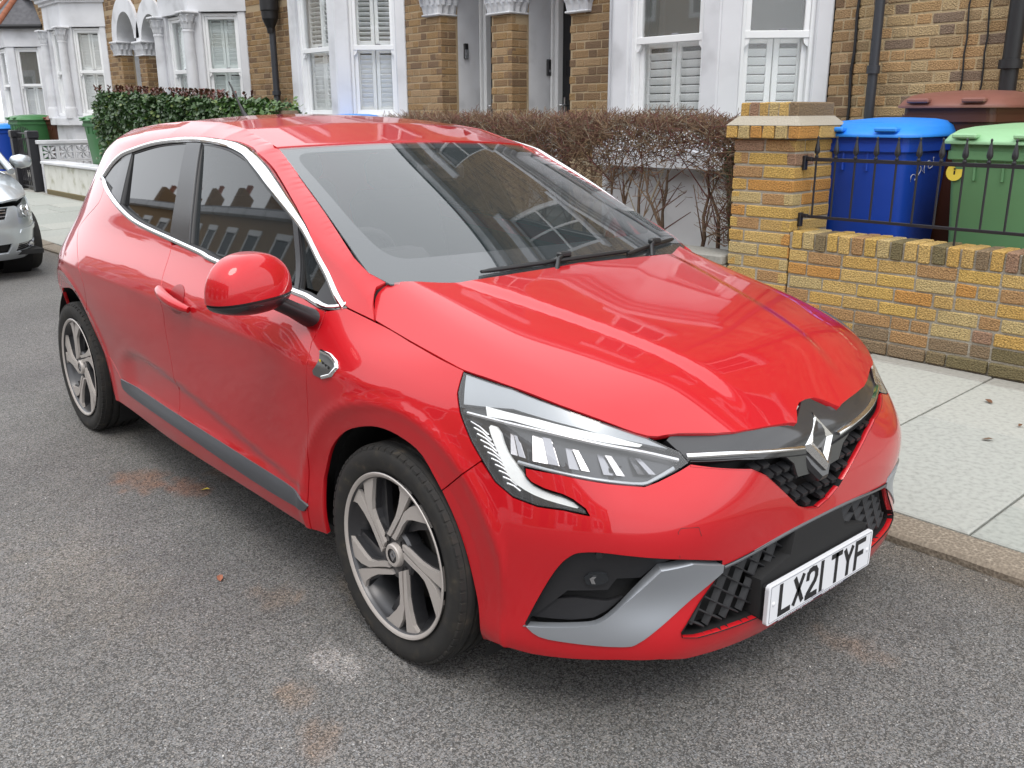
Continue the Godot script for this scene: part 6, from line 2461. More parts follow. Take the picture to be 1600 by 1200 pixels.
# white arch: spandrel-less archivolt ring with depth, and brick filled above
func arch(h: Node3D, cx: float, zf: float, y0: float, r: float, w: float):
	var g := Geo.new()
	var n := 20
	var z0 := zf - .30
	var z1 := zf + .045
	for i in n:
		var a0 := PI * i / n
		var a1 := PI * (i + 1) / n
		var P := func(rr: float, a: float, z: float) -> Vector3: return Vector3(cx + cos(a) * rr, y0 + sin(a) * rr * 1.12, z)
		g.quad(P.call(r, a0, z1), P.call(r, a1, z1), P.call(r + w * .82, a1, z1), P.call(r + w * .82, a0, z1), Vector3.BACK)
		g.quad(P.call(r, a0, z0), P.call(r, a1, z0), P.call(r, a1, z1), P.call(r, a0, z1), Vector3(-cos((a0 + a1) * .5), -sin((a0 + a1) * .5), 0))
		g.quad(P.call(r + w * .82, a0, z1), P.call(r + w * .82, a1, z1), P.call(r + w * .82, a1, z1 - .05), P.call(r + w * .82, a0, z1 - .05), Vector3(cos(a0), sin(a0), 0))
	part("door_arch", g.mesh(), M.stucco, h)
	# wall above, closing the space between arch and first floor
	g = Geo.new()
	for i in n:
		var a0 := PI * i / n
		var a1 := PI * (i + 1) / n
		var p0 := Vector3(cx + cos(a0) * (r + .01), y0 + sin(a0) * (r + .01) * 1.12, zf - .003)
		var p1 := Vector3(cx + cos(a1) * (r + .01), y0 + sin(a1) * (r + .01) * 1.12, zf - .003)
		g.quad(p0, p1, Vector3(p1.x, maxf(p1.y, 3.62), p1.z), Vector3(p0.x, maxf(p0.y, 3.62), p0.z), Vector3.BACK)
	part("arch_wall", g.mesh(), M.brick_f[0], h)

# the terrace on the other side of the street: seen only as reflections in glass and paint
func far_terrace():
	var h := thing("terraced_house", "brick terraced house across the street, reflected in the red car's windows", "house", Vector3.ZERO, 0.0, "terraced houses across the street")
	var zf := 11.4
	var g := Geo.new()
	# wall with window and door openings, facing -z; 4.9 wide about x = 0
	var cols := [-2.45, -1.75, -.75, -.2, .75, 1.2, 2.05, 2.45]
	g.box(Vector3(-2.45, 0, zf), Vector3(2.45, 6.6, zf + .25))
	part("wall", g.mesh(), M.brick_f[1], h)
	for w in [[-1.3, 4.1, 5.9, .95], [1.2, 4.1, 5.9, .95], [0.1, 1.2, 2.9, .7]]:
		var win := group_part("window", h)
		var x: float = w[0]
		part("frame", boxm(Vector3(x - w[3] * .5 - .12, w[1] - .12, zf - .08), Vector3(x + w[3] * .5 + .12, w[1], zf - .002), .01), M.frame, win)
		part("frame", boxm(Vector3(x - w[3] * .5 - .12, w[2], zf - .08), Vector3(x + w[3] * .5 + .12, w[2] + .22, zf - .002), .01), M.frame, win)
		for s in [-1, 1]: part("frame", boxm(Vector3(x + s * (w[3] * .5 + .06) - .06, w[1], zf - .06), Vector3(x + s * (w[3] * .5 + .06) + .06, w[2], zf - .002), .01), M.frame, win)
		part("frame", boxm(Vector3(x - w[3] * .5, (w[1] + w[2]) * .5 - .03, zf - .05), Vector3(x + w[3] * .5, (w[1] + w[2]) * .5 + .03, zf - .003), .01), M.frame, win)
		part("pane", boxm(Vector3(x - w[3] * .5, w[1], zf - .02), Vector3(x + w[3] * .5, w[2], zf - .004), .001), M.dark_glass, win)
	part("bay", boxm(Vector3(-2.2, 0, zf - .7), Vector3(-.3, 3.5, zf - .005), .08), M.stucco, h)
	for x in [-1.75, -.75]: part("bay_pane", boxm(Vector3(x - .32, 1.2, zf - .72), Vector3(x + .32, 2.9, zf - .702), .001), M.dark_glass, h)
	part("front_door", boxm(Vector3(1.25, .2, zf - .03), Vector3(2.1, 2.6, zf - .003), .01), M.door_black, h)
	arch(h, 1.68, zf - .03, 2.6, .43, .28)
	part("eaves", boxm(Vector3(-2.447, 6.6, zf - .2), Vector3(2.447, 6.85, zf + .25), .01), M.stucco, h)
	g = Geo.new()
	g.quad(Vector3(-2.45, 6.85, zf - .2), Vector3(2.45, 6.85, zf - .2), Vector3(2.45, 9.2, zf + 4), Vector3(-2.45, 9.2, zf + 4), Vector3(0, 1, -1))
	g.quad(Vector3(-2.45, 9.2, zf + 4), Vector3(2.45, 9.2, zf + 4), Vector3(2.45, 6.8, zf + 8), Vector3(-2.45, 6.8, zf + 8), Vector3(0, 1, 1))
	part("roof", g.mesh(), M.slate, h)
	g = Geo.new()
	g.box(Vector3(-2.44, 8.3, zf + 3.2), Vector3(-1.6, 9.8, zf + 4.4))
	part("chimney_stack", g.mesh(), M.brick_f[2], h)
	for i in 3:
		g = Geo.new()
		g.lathe([[.13, 9.8], [.11, 10.1], [.13, 10.25], [.10, 10.25]], Vector3(-2.25 + .25 * i, 0, zf + 3.8), Vector3.UP, 10, false)
		part("chimney_pot", g.mesh(), M.terracotta, h)
	h.position.x = -2.2
	for i in 11:
		var c := h.duplicate()
		c.name = numbered("terraced_house")
		add_child(c)
		c.position.x = -2.2 + 4.9 * [1, -1, -2, -3, -4, -5, 2, -6, 3, -7, -8][i]

# ------------------------------------------------------------------ front gardens
func build_gardens():
	near_wall()
	low_wall()
	railing()
	bare_hedge()
	green_hedge()
	bin("blue wheelie bin with scratched lid edge, standing right of the brick gate pier", Vector3(.24, .32, -3.75), 0.02, M.bin_blue, M.lid_blue, true)
	bin("pale green wheelie bin behind the iron railing at the right edge", Vector3(1.06, .29, -3.78), -0.06, M.bin_green, M.lid_green, false)
	bin("brown wheelie bin standing behind the blue and green bins", Vector3(.47, .49, -4.33), 0.06, M.bin_brown, M.lid_brown, true)
	bin("dark green wheelie bin half hidden behind the bare hedge beside the gate pier", Vector3(-.52, .16, -3.78), 0.0, M.bin_dgreen, M.lid_dgreen, false)
	bin("blue wheelie bin whose lid just shows above the red car's roof", Vector3(-6.55, .36, -3.95), 0.3, M.bin_blue, M.lid_blue, false)
	bin("dark green wheelie bin beside the clipped evergreen hedge", Vector3(-13.35, .38, -3.55), 0.12, M.bin_dgreen, M.lid_dgreen, false)
	bin("dark green wheelie bin at the far left behind the black gate", Vector3(-18.75, .38, -3.75), 0.12, M.bin_dgreen, M.lid_dgreen, false)
	bin("brown wheelie bin between the far green bin and the columned bay", Vector3(-18.35, .38, -4.35), 0.1, M.bin_brown, M.lid_brown, false)
	bin("blue wheelie bin at the left edge behind the black gate", Vector3(-19.75, .2, -3.45), 0.1, M.bin_blue, M.lid_blue, false)
	gate_and_walls()

func near_wall():
	var w := thing("garden_wall", "yellow stock brick garden wall with upright brick coping and square gate pier", "wall")
	var z := -3.0
	var ch := 0.0795
	# body: courses from the ground to just below the coping
	var base := 0.085
	var R := Vector3.RIGHT
	var moss: Array = M.brick_m
	var x0 := .062
	for k in 7:
		var y0 := base + k * ch
		var u := -0.6 + (0.1125 if k % 2 else 0.0) + (0.03 if k == 3 else 0.0)
		while u < 2.9:
			var L := 0.215
			if rng.randf() < 0.10: L = 0.1025
			var a := maxf(u, x0)
			if u + L - a > .04:
				var sx := (u + L - a) / (0.215 if L > .2 else 0.1025)
				var t: Array = M.brick_y
				var mt: Material = t[rng.randi() % t.size()]
				if k == 0: mt = moss[rng.randi() % 3]
				elif k == 1 and rng.randf() < .55: mt = moss[rng.randi() % 3]
				var p := Vector3((a + u + L) * .5, y0 + ch * .5, z - .03 + rng.randf_range(-.003, .003) + (.012 if k == 0 else 0.0))
				part("brick", brick_variant("s" if L > .2 else "h"), mt, w, p, Basis(R * sx, Vector3.UP, Vector3.BACK).rotated(Vector3.BACK, rng.randfn(0, .006)))
			u += L + .0115
	# coping of bricks on edge
	var top := base + 7 * ch + .003
	var cu := .075
	var cm := []
	for i in 5:
		var g := Geo.new()
		bev_box_into(g, Vector3.ZERO, Vector3(.066, .104, .222), .006, .0025)
		cm.append(g.mesh())
	while cu < 2.9:
		var wv := rng.randf_range(.94, 1.08)
		var t: Array = M.brick_y if rng.randf() < .62 else M.brick_m
		part("brick", cm[rng.randi() % 5], t[rng.randi() % t.size()] if rng.randf() < .85 else M.brick_y[6], w, Vector3(cu + .033 * wv, top + .054 + rng.randf_range(-.003, .003), z - .108), Basis(Vector3(wv, 0, 0), Vector3.UP, Vector3.BACK).rotated(Vector3.BACK, rng.randfn(0, .012)))
		cu += .066 * wv + .0115
	var g := Geo.new()
	g.box(Vector3(x0 - .0, -.05, z - .215), Vector3(2.9, top - .001, z - .009))
	g.box(Vector3(.05, top - .001, z - .213), Vector3(2.9, top + .095, z - .012))
	part("mortar", g.mesh(), M.mortar, w)
	# gate pier: 327 wide, 440 deep, capped
	var pl := -.392
	var pr := .052
	var zb := z - .445
	var py := base
	var hgt := 15
	for k in hgt:
		var y := py + (k + .5) * .0808
		# front face: header + stretcher, alternating
		var f := [[.1025, "h"], [.325, "s"]] if k % 2 else [[.215, "s"], [.215, "s"]]
		var u := pl
		for e in f:
			var L: float = e[0]
			var sx := L / (0.215 if e[1] == "s" else 0.1025)
			var t: Array = M.brick_y
			part("brick", brick_variant(e[1]), t[rng.randi() % t.size()] if k > 1 else moss[rng.randi() % 3], w, Vector3(u + L * .5, y, z - .03 + rng.randf_range(-.003, .003)), Basis(R * sx, Vector3.UP, Vector3.BACK).rotated(Vector3.BACK, rng.randfn(0, .006)))
			u += L + .0125
		# side faces
		for s in [[pr, Vector3.RIGHT, Vector3(0, 0, -1)], [pl, Vector3.LEFT, Vector3(0, 0, 1)]]:
			var v := .0
			for L in ([.215, .215] if k % 2 else [.1025, .325]):
				var c: float = v + L * .5
				var p: Vector3 = Vector3(s[0], y, z - c) - s[1] * .030
				var nm := "s" if L > .2 else "h"
				var sx: float = L / (0.215 if nm == "s" else 0.1025)
				part("brick", brick_variant(nm), M.brick_y[rng.randi() % 8], w, p, Basis(s[2] * sx, Vector3.UP, s[1]))
				v += L + .0125
	var ph := py + hgt * .0808
	g = Geo.new()
	g.box(Vector3(pl + .008, -.05, zb), Vector3(pr - .008, ph - .003, z - .008))
	part("mortar", g.mesh(), M.mortar, w)
	# cap: an oversailing course with a sloped fillet, and a course of bricks on end
	g = Geo.new()
	for k in 6:
		var a := lerpf(pl - .045, pr + .045, k / 6.0) + .004
		var b := lerpf(pl - .045, pr + .045, (k + 1) / 6.0) - .004
		for zz in [[z + .045, z - .17], [z - .185, zb - .045]]:
			var q := Geo.new()
			bev_box_into(q, Vector3((a + b) * .5, ph + .040, (zz[0] + zz[1]) * .5), Vector3(b - a, .076, zz[0] - zz[1]), .006, .003)
			part("brick", q.mesh(), M.brick_y[[0, 2, 5, 7, 3, 1][(k * 2 + int(zz[0] < z)) % 6]], w)
	var P := func(e: float, y: float, i: int) -> Vector3: return Vector3([pl - e, pr + e, pr + e, pl - e][i], y, [z + e, z + e, zb - e, zb - e][i])
	for i in 4:
		var j := (i + 1) % 4
		g.quad(P.call(.043, ph + .079, i), P.call(.043, ph + .079, j), P.call(-.012, ph + .135, j), P.call(-.012, ph + .135, i), Vector3.UP + (P.call(1, 0, i) - P.call(-1, 0, j)) * .1)
	g.box(Vector3(pl - .030, ph + .002, zb - .030), Vector3(pr + .030, ph + .080, z + .030))
	part("cap_mortar", g.mesh(), M.mortar, w)
	for k in 6:
		var a := lerpf(pl + .012, pr - .012, k / 6.0) + .004
		var b := lerpf(pl + .012, pr - .012, (k + 1) / 6.0) - .004
		var q := Geo.new()
		bev_box_into(q, Vector3((a + b) * .5, ph + .172, (z + zb) * .5), Vector3(b - a, .086, z - zb - .03), .006, .003)
		part("brick", q.mesh(), [M.brick_y[0], M.brick_y[6], M.brick_y[2], M.brick_y[5], M.brick_y[1], M.brick_m[2]][k], w)
	g = Geo.new()
	g.box(Vector3(pl + .02, ph + .12, zb + .02), Vector3(pr - .02, ph + .205, z - .022))
	part("cap_mortar", g.mesh(), M.mortar, w)

func low_wall():
	# the low wall with a flat stone ledge under the bare hedge
	var w := thing("garden_wall", "low brick wall with flat grey stone ledge under the bare hedge", "wall")
	var z := -3.0
	for k in 5:
		var u := -4.6 + (0.1125 if k % 2 else 0.0)
		while u < -.60:
			var b := minf(u + .215, -.42)
			part("brick", brick_variant("s"), M.brick_y[rng.randi() % 8], w, Vector3((u + b) * .5, .125 + k * .0795, z - .03), Basis(Vector3.RIGHT * ((b - u) / .215), Vector3.UP, Vector3.BACK))
			u += .2265
	var g := Geo.new()
	g.box(Vector3(-4.6, -.05, z - .21), Vector3(-.41, .482, z - .009))
	part("mortar", g.mesh(), M.mortar, w)
	for i in 6: part("coping_stone", boxm(Vector3(-4.62 + .702 * i, .484, z - .25), Vector3(-4.62 + .702 * (i + 1) - .008, .545, z + .03), .008), M.concrete, w)

func railing():
	var r := thing("iron_railing", "black iron spearhead railing on top of the brick garden wall", "railing")
	var z := -3.10
	var x0 := .10
	var x1 := 2.9
	var ya := 1.178
	var yb := .835
	for e in [[ya, .011], [yb, .009]]:
		var g := Geo.new()
		bev_box_into(g, Vector3((x0 + x1) * .5 - .03, e[0], z), Vector3(x1 - x0 + .1, e[1] * 2.0, .012), .002)
		part("rail", g.mesh(), M.iron, r)
	# brackets to the pier
	for y in [ya, yb]:
		var g := Geo.new()
		bev_box_into(g, Vector3(.062, y - .022, z + .005), Vector3(.020, .085, .035), .003)
		bev_box_into(g, Vector3(.080, y + .004, z + .005), Vector3(.06, .022, .022), .003)
		part("bracket", g.mesh(), M.iron, r)
	var fin := Geo.new()
	fin.lathe([[.006, .0], [.011, .004], [.011, .012], [.0075, .016], [.0075, .024], [.014, .030], [.0165, .042], [.0155, .056], [.010, .082], [.0055, .108], [.0045, .112], [.0065, .117], [.0065, .123], [.004, .129], [.0, .131]], Vector3.ZERO, Vector3.UP, 12)
	var fm := fin.mesh()
	var bar_lo := Geo.new()
	bar_lo.lathe([[.0065, .0], [.0065, 1.0]], Vector3.ZERO, Vector3.UP, 8)
	var bm := bar_lo.mesh()
	var i := 0
	var x := .135
	while x < x1:
		var y0 := yb if i % 8 != 7 else yb - .13
		var b := group_part("bar", r, Vector3(x, 0, z))
		part("rod", bm, M.iron, b, Vector3(0, y0, 0), Basis().scaled(Vector3(1, ya - y0 + .01, 1)))
		part("finial", fm, M.iron, b, Vector3(0, ya + .008, 0))
		x += .1255
		i += 1

func bin(label: String, at: Vector3, turn: float, body_m: Material, lid_m: Material, marked: bool):
	# a 240 litre two-wheeled bin; front faces +z
	var b := thing("wheelie_bin", label, "wheelie bin", at, turn, "wheelie bins in the front gardens")
	var H := .99
	var lev := [[0.0, .235, .225], [.03, .25, .24], [.45, .262, .285], [.85, .275, .325], [.885, .278, .33]]
	var g := Geo.new()
	var ring := func(w: float, d: float, rr: float) -> PackedVector2Array:
		var p := PackedVector2Array()
		for k in 4:
			var cx: float = [1, -1, -1, 1][k] * (w - rr)
			var cz: float = [1, 1, -1, -1][k] * (d - rr)
			for i in 5:
				var t := (k + i / 4.0) * PI / 2
				p.append(Vector2(cx + rr * cos(t), cz + rr * sin(t)))
		return p
	var rows := []
	for e in lev:
		var p: PackedVector2Array = ring.call(e[1], e[2], .045)
		var row := []
		for q in p:
			var c := Vector2(q.x / e[1], q.y / e[2])
			var n := Vector3(signf(c.x) * pow(absf(c.x), 7), -.1, signf(c.y) * pow(absf(c.y), 7)).normalized()
			row.append(g.vert(Vector3(q.x, e[0] + .08, q.y), n))
		rows.append(row)
	for i in rows.size() - 1:
		for k in 20:
			var k2 := (k + 1) % 20
			g.tri(rows[i][k], rows[i + 1][k], rows[i + 1][k2])
			g.tri(rows[i][k], rows[i + 1][k2], rows[i][k2])
	var pb: PackedVector2Array = ring.call(.235, .225, .045)
	g.prism(pb, Vector3(0, .08, 0), Vector3.RIGHT, Vector3.BACK, -.001)
	# ribs on the upper front and sides
	for x in [-.12, .04]: bev_box_into(g, Vector3(x, .86, .318), Vector3(.014, .16, .02), .004)
	# flanged rim
	var rim: PackedVector2Array = ring.call(.292, .345, .05)
	g.prism(rim, Vector3(0, .945, 0), Vector3.RIGHT, Vector3.BACK, .05, .006, Color.WHITE, true)
	g.prism(ring.call(.284, .335, .05), Vector3(0, 1.0, 0), Vector3.RIGHT, Vector3.BACK, .055, .0, Color.WHITE, true)
	part("body", g.mesh(), body_m, b)
	# lid: overhanging skirt, domed top, grip notch at the front right, hinge at the back
	g = Geo.new()
	var lr := [[.318, .375, 0.985], [.322, .380, 1.0], [.312, .370, 1.018], [.30, .345, 1.045], [.27, .30, 1.072], [.22, .24, 1.085], [.12, .14, 1.094]]
	var rws := []
	for i in lr.size():
		var e: Array = lr[i]
		var p: PackedVector2Array = ring.call(e[0], e[1], minf(.07, e[0] * .6))
		var row := []
		for q in p:
			var o := Vector3(q.x / e[0], 0, q.y / e[1])
			var up: float = [-.2, .5, 1.2, 2.2, 5, 12, 40][i]
			var y: float = e[2] + (.012 * (q.y / .35) if i > 1 else 0.0) * -1.0
			row.append(g.vert(Vector3(q.x, y, q.y), Vector3(o.x, up, o.z).normalized()))
		rws.append(row)
	for i in rws.size() - 1:
		for k in 20:
			var k2 := (k + 1) % 20
			g.tri(rws[i][k], rws[i + 1][k], rws[i + 1][k2])
			g.tri(rws[i][k], rws[i + 1][k2], rws[i][k2])
	var cc := g.vert(Vector3(0, 1.096, 0), Vector3.UP)
	for k in 20: g.tri(cc, rws[rws.size() - 1][k], rws[rws.size() - 1][(k + 1) % 20])
	part("lid", g.mesh(), lid_m, b)
	g = Geo.new()
	g.prism(soft(pv([-.16, 0, .16, 0, .20, .05, .20, .30, -.20, .30, -.20, .05])), Vector3(0, 1.070, .27), Vector3.RIGHT, Vector3(0, .05, -1).normalized(), .018 * -1.0, .006)
	part("lid_panel", g.mesh(), lid_m, b)
	g = Geo.new()
	for s in [-1, 1]: bev_box_into(g, Vector3(s * .17, 1.03, .365), Vector3(.14, .028, .07), .008)
	part("lid_grip", g.mesh(), lid_m, b)
	g = Geo.new()
	g.tube([Vector3(-.24, .985, -.42), Vector3(.24, .985, -.42)], .017, 10)
	for s in [-1, 1]: g.tube([Vector3(s * .24, .985, -.42), Vector3(s * .24, .97, -.32)], .016, 8)
	part("handle_bar", g.mesh(), body_m, b)
	for s in [-1, 1]:
		g = Geo.new()
		g.lathe([[.0, -.025], [.10, -.025], [.105, -.015], [.105, .015], [.10, .025], [.0, .025]], Vector3(s * .255, .105, -.24), Vector3.RIGHT, 24, false)
		part("wheel", g.mesh(), M.black, b)
	if marked and body_m == M.bin_blue:
		# a white scrawl on the side
		var pts := [[.30, .0, .34], [.18, .03, .26], [.10, .06, .30], [.16, .02, .24], [.06, .05, .20], [.0, .09, .27], [-.02, .03, .22], [-.10, .06, .16], [-.05, .10, .20]]
		g = Geo.new()
		var line := []
		for i in 40:
			var t := i / 39.0
			line.append(Vector3(.272 - .0, .80 + .03 * sin(t * 21.0) + .03 * t - .08 * (1.0 - t) * (1.0 - t), lerpf(.20, -.10, t) + .02 * sin(t * 34.0)))
		for i in line.size(): line[i].x = lerpf(.262, .275, clampf((line[i].y - .45) / .4, 0, 1)) + .002
		g.tube(line, .0022, 4)
		part("scrawl", g.mesh(), M.chalk, b)
	if body_m == M.bin_green:
		g = Geo.new()
		var disc := PackedVector2Array()
		for i in 24: disc.append(Vector2(cos(TAU * i / 24.0), sin(TAU * i / 24.0)) * .050)
		g.prism(disc, Vector3(-.235, .825, .316), Vector3(1, 0, 0), Vector3(0, 1, -.10).normalized(), .002)
		var st := part("sticker", g.mesh(), M.sticker, b)
		g = Geo.new()
		g.box(Vector3(-.240, .800, .316), Vector3(-.230, .832, .3195))
		g.box(Vector3(-.240, .838, .318), Vector3(-.230, .848, .3215))
		part("sticker_mark", g.mesh(), M.black, st)

func bare_hedge():
	var h := thing("bare_hedge", "leafless brown clipped hedge of dense twigs between car and white bay", "hedge")
	var r := RandomNumberGenerator.new()
	r.seed = 77
	var tw := Geo.new()
	tw.use_c = true
	var z0 := -3.52
	var z1 := -3.12
	var top := 1.47
	var thin := func(p0: Vector3, p1: Vector3, a: float, b: float, col: Color):
		# three-sided sliver
		var t := (p1 - p0).normalized()
		var s := t.cross(Vector3(.3, .5, .8)).normalized()
		var u := t.cross(s)
		var i := tw.v.size()
		for k in 3:
			var n := s * cos(TAU * k / 3.0) + u * sin(TAU * k / 3.0)
			tw.vert(p0 + n * a, n, Vector2.ZERO, col)
			tw.vert(p1 + n * b, n, Vector2.ZERO, col)
		for k in 3:
			var k2 := (k + 1) % 3
			tw.tri(i + k * 2, i + k * 2 + 1, i + k2 * 2 + 1)
			tw.tri(i + k * 2, i + k2 * 2 + 1, i + k2 * 2)
	var tone := func() -> Color:
		var k := r.randf()
		var c := Color(.125, .070, .050).lerp(Color(.25, .165, .095), k)
		if r.randf() < .22: c = Color(.15, .055, .048)
		if r.randf() < .10: c = Color(.30, .26, .19)
		return c
	# stems
	var x := -4.55
	while x < -.42:
		var g := Geo.new()
		var zz := r.randf_range(-3.42, -3.26)
		var lean := r.randfn(0, .16)
		var pts := []
		var rr := []
		for i in 6:
			var t := i / 5.0
			pts.append(Vector3(x + lean * t + r.randfn(0, .02), lerpf(.28, 1.05, t), zz + r.randfn(0, .03) * t))
			rr.append(lerpf(.019, .007, t) * r.randf_range(.8, 1.15))
		g.tube(pts, rr, 6)
		part("stem", g.mesh(), M.stem, h)
		for b in 7:
			var t := r.randf_range(.25, 1.0)
			var i := int(t * 4.99)
			var q: Vector3 = pts[i].lerp(pts[i + 1], t * 5 - i)
			var e := q + Vector3(r.randfn(0, .20), r.randf_range(.12, .45), r.randfn(0, .12))
			e.y = minf(e.y, top - .03)
			thin.call(q, e, .0065, .003, tone.call())
		x += r.randf_range(.13, .24)
	# twig mass: dense near the top, thinning to the right and below
	for i in 17000:
		var px := r.randf_range(-4.6, -.42)
		if i > 15000: px = r.randf_range(-.78, -.42)
		var right := smoothstep(-2.6, -1.0, px) * (1.0 - smoothstep(-.62, -.50, px))
		var py := top - .04 - absf(r.randfn(0, .30)) * (1.0 - .25 * right)
		if px > -.75: py = top - .10 - r.randf() * .80
		if py < .55: continue
		var depth := top - py
		var keep := 1.0 - right * smoothstep(.10, .45, depth) * .80
		if r.randf() > keep: continue
		var face := r.randf()
		var pz := lerpf(z0, z1, face)
		var hgt := top + .025 * sin(px * 9.0) + .02 * r.randfn() - .05 * smoothstep(-1.0, -.45, px)
		py = minf(py, hgt - .04)
		var dir := Vector3(r.randfn(0, .75), r.randf_range(-.15, 1.1), r.randfn(0, .55)).normalized()
		var L := r.randf_range(.05, .16)
		var p1 := Vector3(px, py, pz) + dir * L
		if p1.y > hgt + .02: p1.y = hgt + r.randf_range(-.02, .035)
		p1.z = clampf(p1.z, z0 - .03, z1 + .05)
		if p1.x > -.40: p1.x = -.40 - r.randf() * .02
		thin.call(Vector3(px, py, pz), p1, .0030, .0016, tone.call())
	var o := part("twigs", tw.mesh(), M.twig, h)
	o.set_meta("kind", "stuff")

func green_hedge():
	var h := thing("evergreen_hedge", "clipped dark green evergreen hedge above the red car's roof", "hedge")
	var r := RandomNumberGenerator.new()
	r.seed = 99
	var lg := Geo.new()
	# one leaf: folded blade
	lg.use_c = true
	lg.quad(Vector3(0, 0, 0), Vector3(.55, .06, .4), Vector3(1.0, .02, .0), Vector3(.5, 0, 0), Vector3.UP)
	lg.quad(Vector3(0, 0, 0), Vector3(.5, 0, 0), Vector3(1.0, .02, 0), Vector3(.55, .06, -.4), Vector3.UP)
	var mm := MultiMesh.new()
	mm.transform_format = MultiMesh.TRANSFORM_3D
	mm.use_colors = true
	mm.mesh = lg.mesh()
	var tr := []
	var co := []
	var nz := FastNoiseLite.new()
	nz.seed = 5
	nz.frequency = 1.3
	for i in 26000:
		var x := r.randf_range(-12.95, -6.75)
		var tx := (x + 12.95) / 6.2
		var top := lerpf(1.80, 1.56, tx) + .05 * nz.get_noise_2d(x * 1.5, 3) + .03 * nz.get_noise_2d(x * 6, 9)
		top -= .22 * smoothstep(.90, 1.0, tx) + .14 * (1.0 - smoothstep(0.0, .05, tx))
		var y := top - absf(r.randfn(0, .22))
		if r.randf() < .45: y = lerpf(.35, top, r.randf())
		var zf := -3.18 + .07 * nz.get_noise_3d(x * 2, y * 3, 0)
		var z := zf - absf(r.randfn(0, .10))
		if r.randf() < .5: z = zf - r.randf() * .62
		var n := Vector3(r.randfn(0, .6), .5 + (1.0 if y > top - .06 else 0.0), r.randfn(.7, .6)).normalized()
		var d := Vector3(r.randfn(0, .8), r.randf_range(-.3, .9), r.randfn(.25, .5)).normalized()
		d = (d - n * n.dot(d) * .7).normalized()
		var s := d.cross(n).normalized()
		var up := s.cross(d).normalized()
		var L := r.randf_range(.045, .085)
		tr.append(Transform3D(Basis(d * L, up * L, s * L), Vector3(x, y, z)))
		var k := r.randf()
		var c := Color(.022, .058, .016).lerp(Color(.060, .115, .034), k)
		if x > -8.4 and r.randf() < .5: c = Color(.075, .15, .035)
		if r.randf() < .05: c = Color(.14, .19, .05)
		co.append(c)
	# reddish young shoots standing above the top
	for i in 90:
		var x := r.randf_range(-12.9, -8.2)
		var tx := (x + 12.95) / 6.2
		var top := lerpf(1.80, 1.56, tx)
		var b := Vector3(x, top - .03, -3.2 - r.randf() * .5)
		for k in 7:
			var a := r.randf() * TAU
			var d := Vector3(cos(a), 1.1, sin(a)).normalized()
			var s := d.cross(Vector3.UP).normalized()
			tr.append(Transform3D(Basis(d * .06, s.cross(d) * .05, s * .05), b + Vector3(0, .03 + k * .016, 0)))
			co.append(Color(.16, .035, .03).lerp(Color(.07, .05, .03), r.randf()))
	mm.instance_count = tr.size()
	for i in tr.size():
		mm.set_instance_transform(i, tr[i])
		mm.set_instance_color(i, co[i])
	var o := MultiMeshInstance3D.new()
	o.name = "foliage"
	o.multimesh = mm
	o.material_override = M.leaf
	o.set_meta("kind", "stuff")
	h.add_child(o, true)
	for i in 22:
		var x := lerpf(-12.8, -6.9, i / 21.0)
		var g := Geo.new()
		g.tube([Vector3(x, .28, -3.5), Vector3(x + r.randfn(0, .05), .9, -3.48), Vector3(x + r.randfn(0, .1), 1.4, -3.45)], [.02, .014, .006], 6)
		part("stem", g.mesh(), M.stem, h)
	var core := Geo.new()
	bev_box_into(core, Vector3(-9.85, .85, -3.52), Vector3(5.8, 1.3, .30), .08)
	part("inner_growth", core.mesh(), M.stem, h)

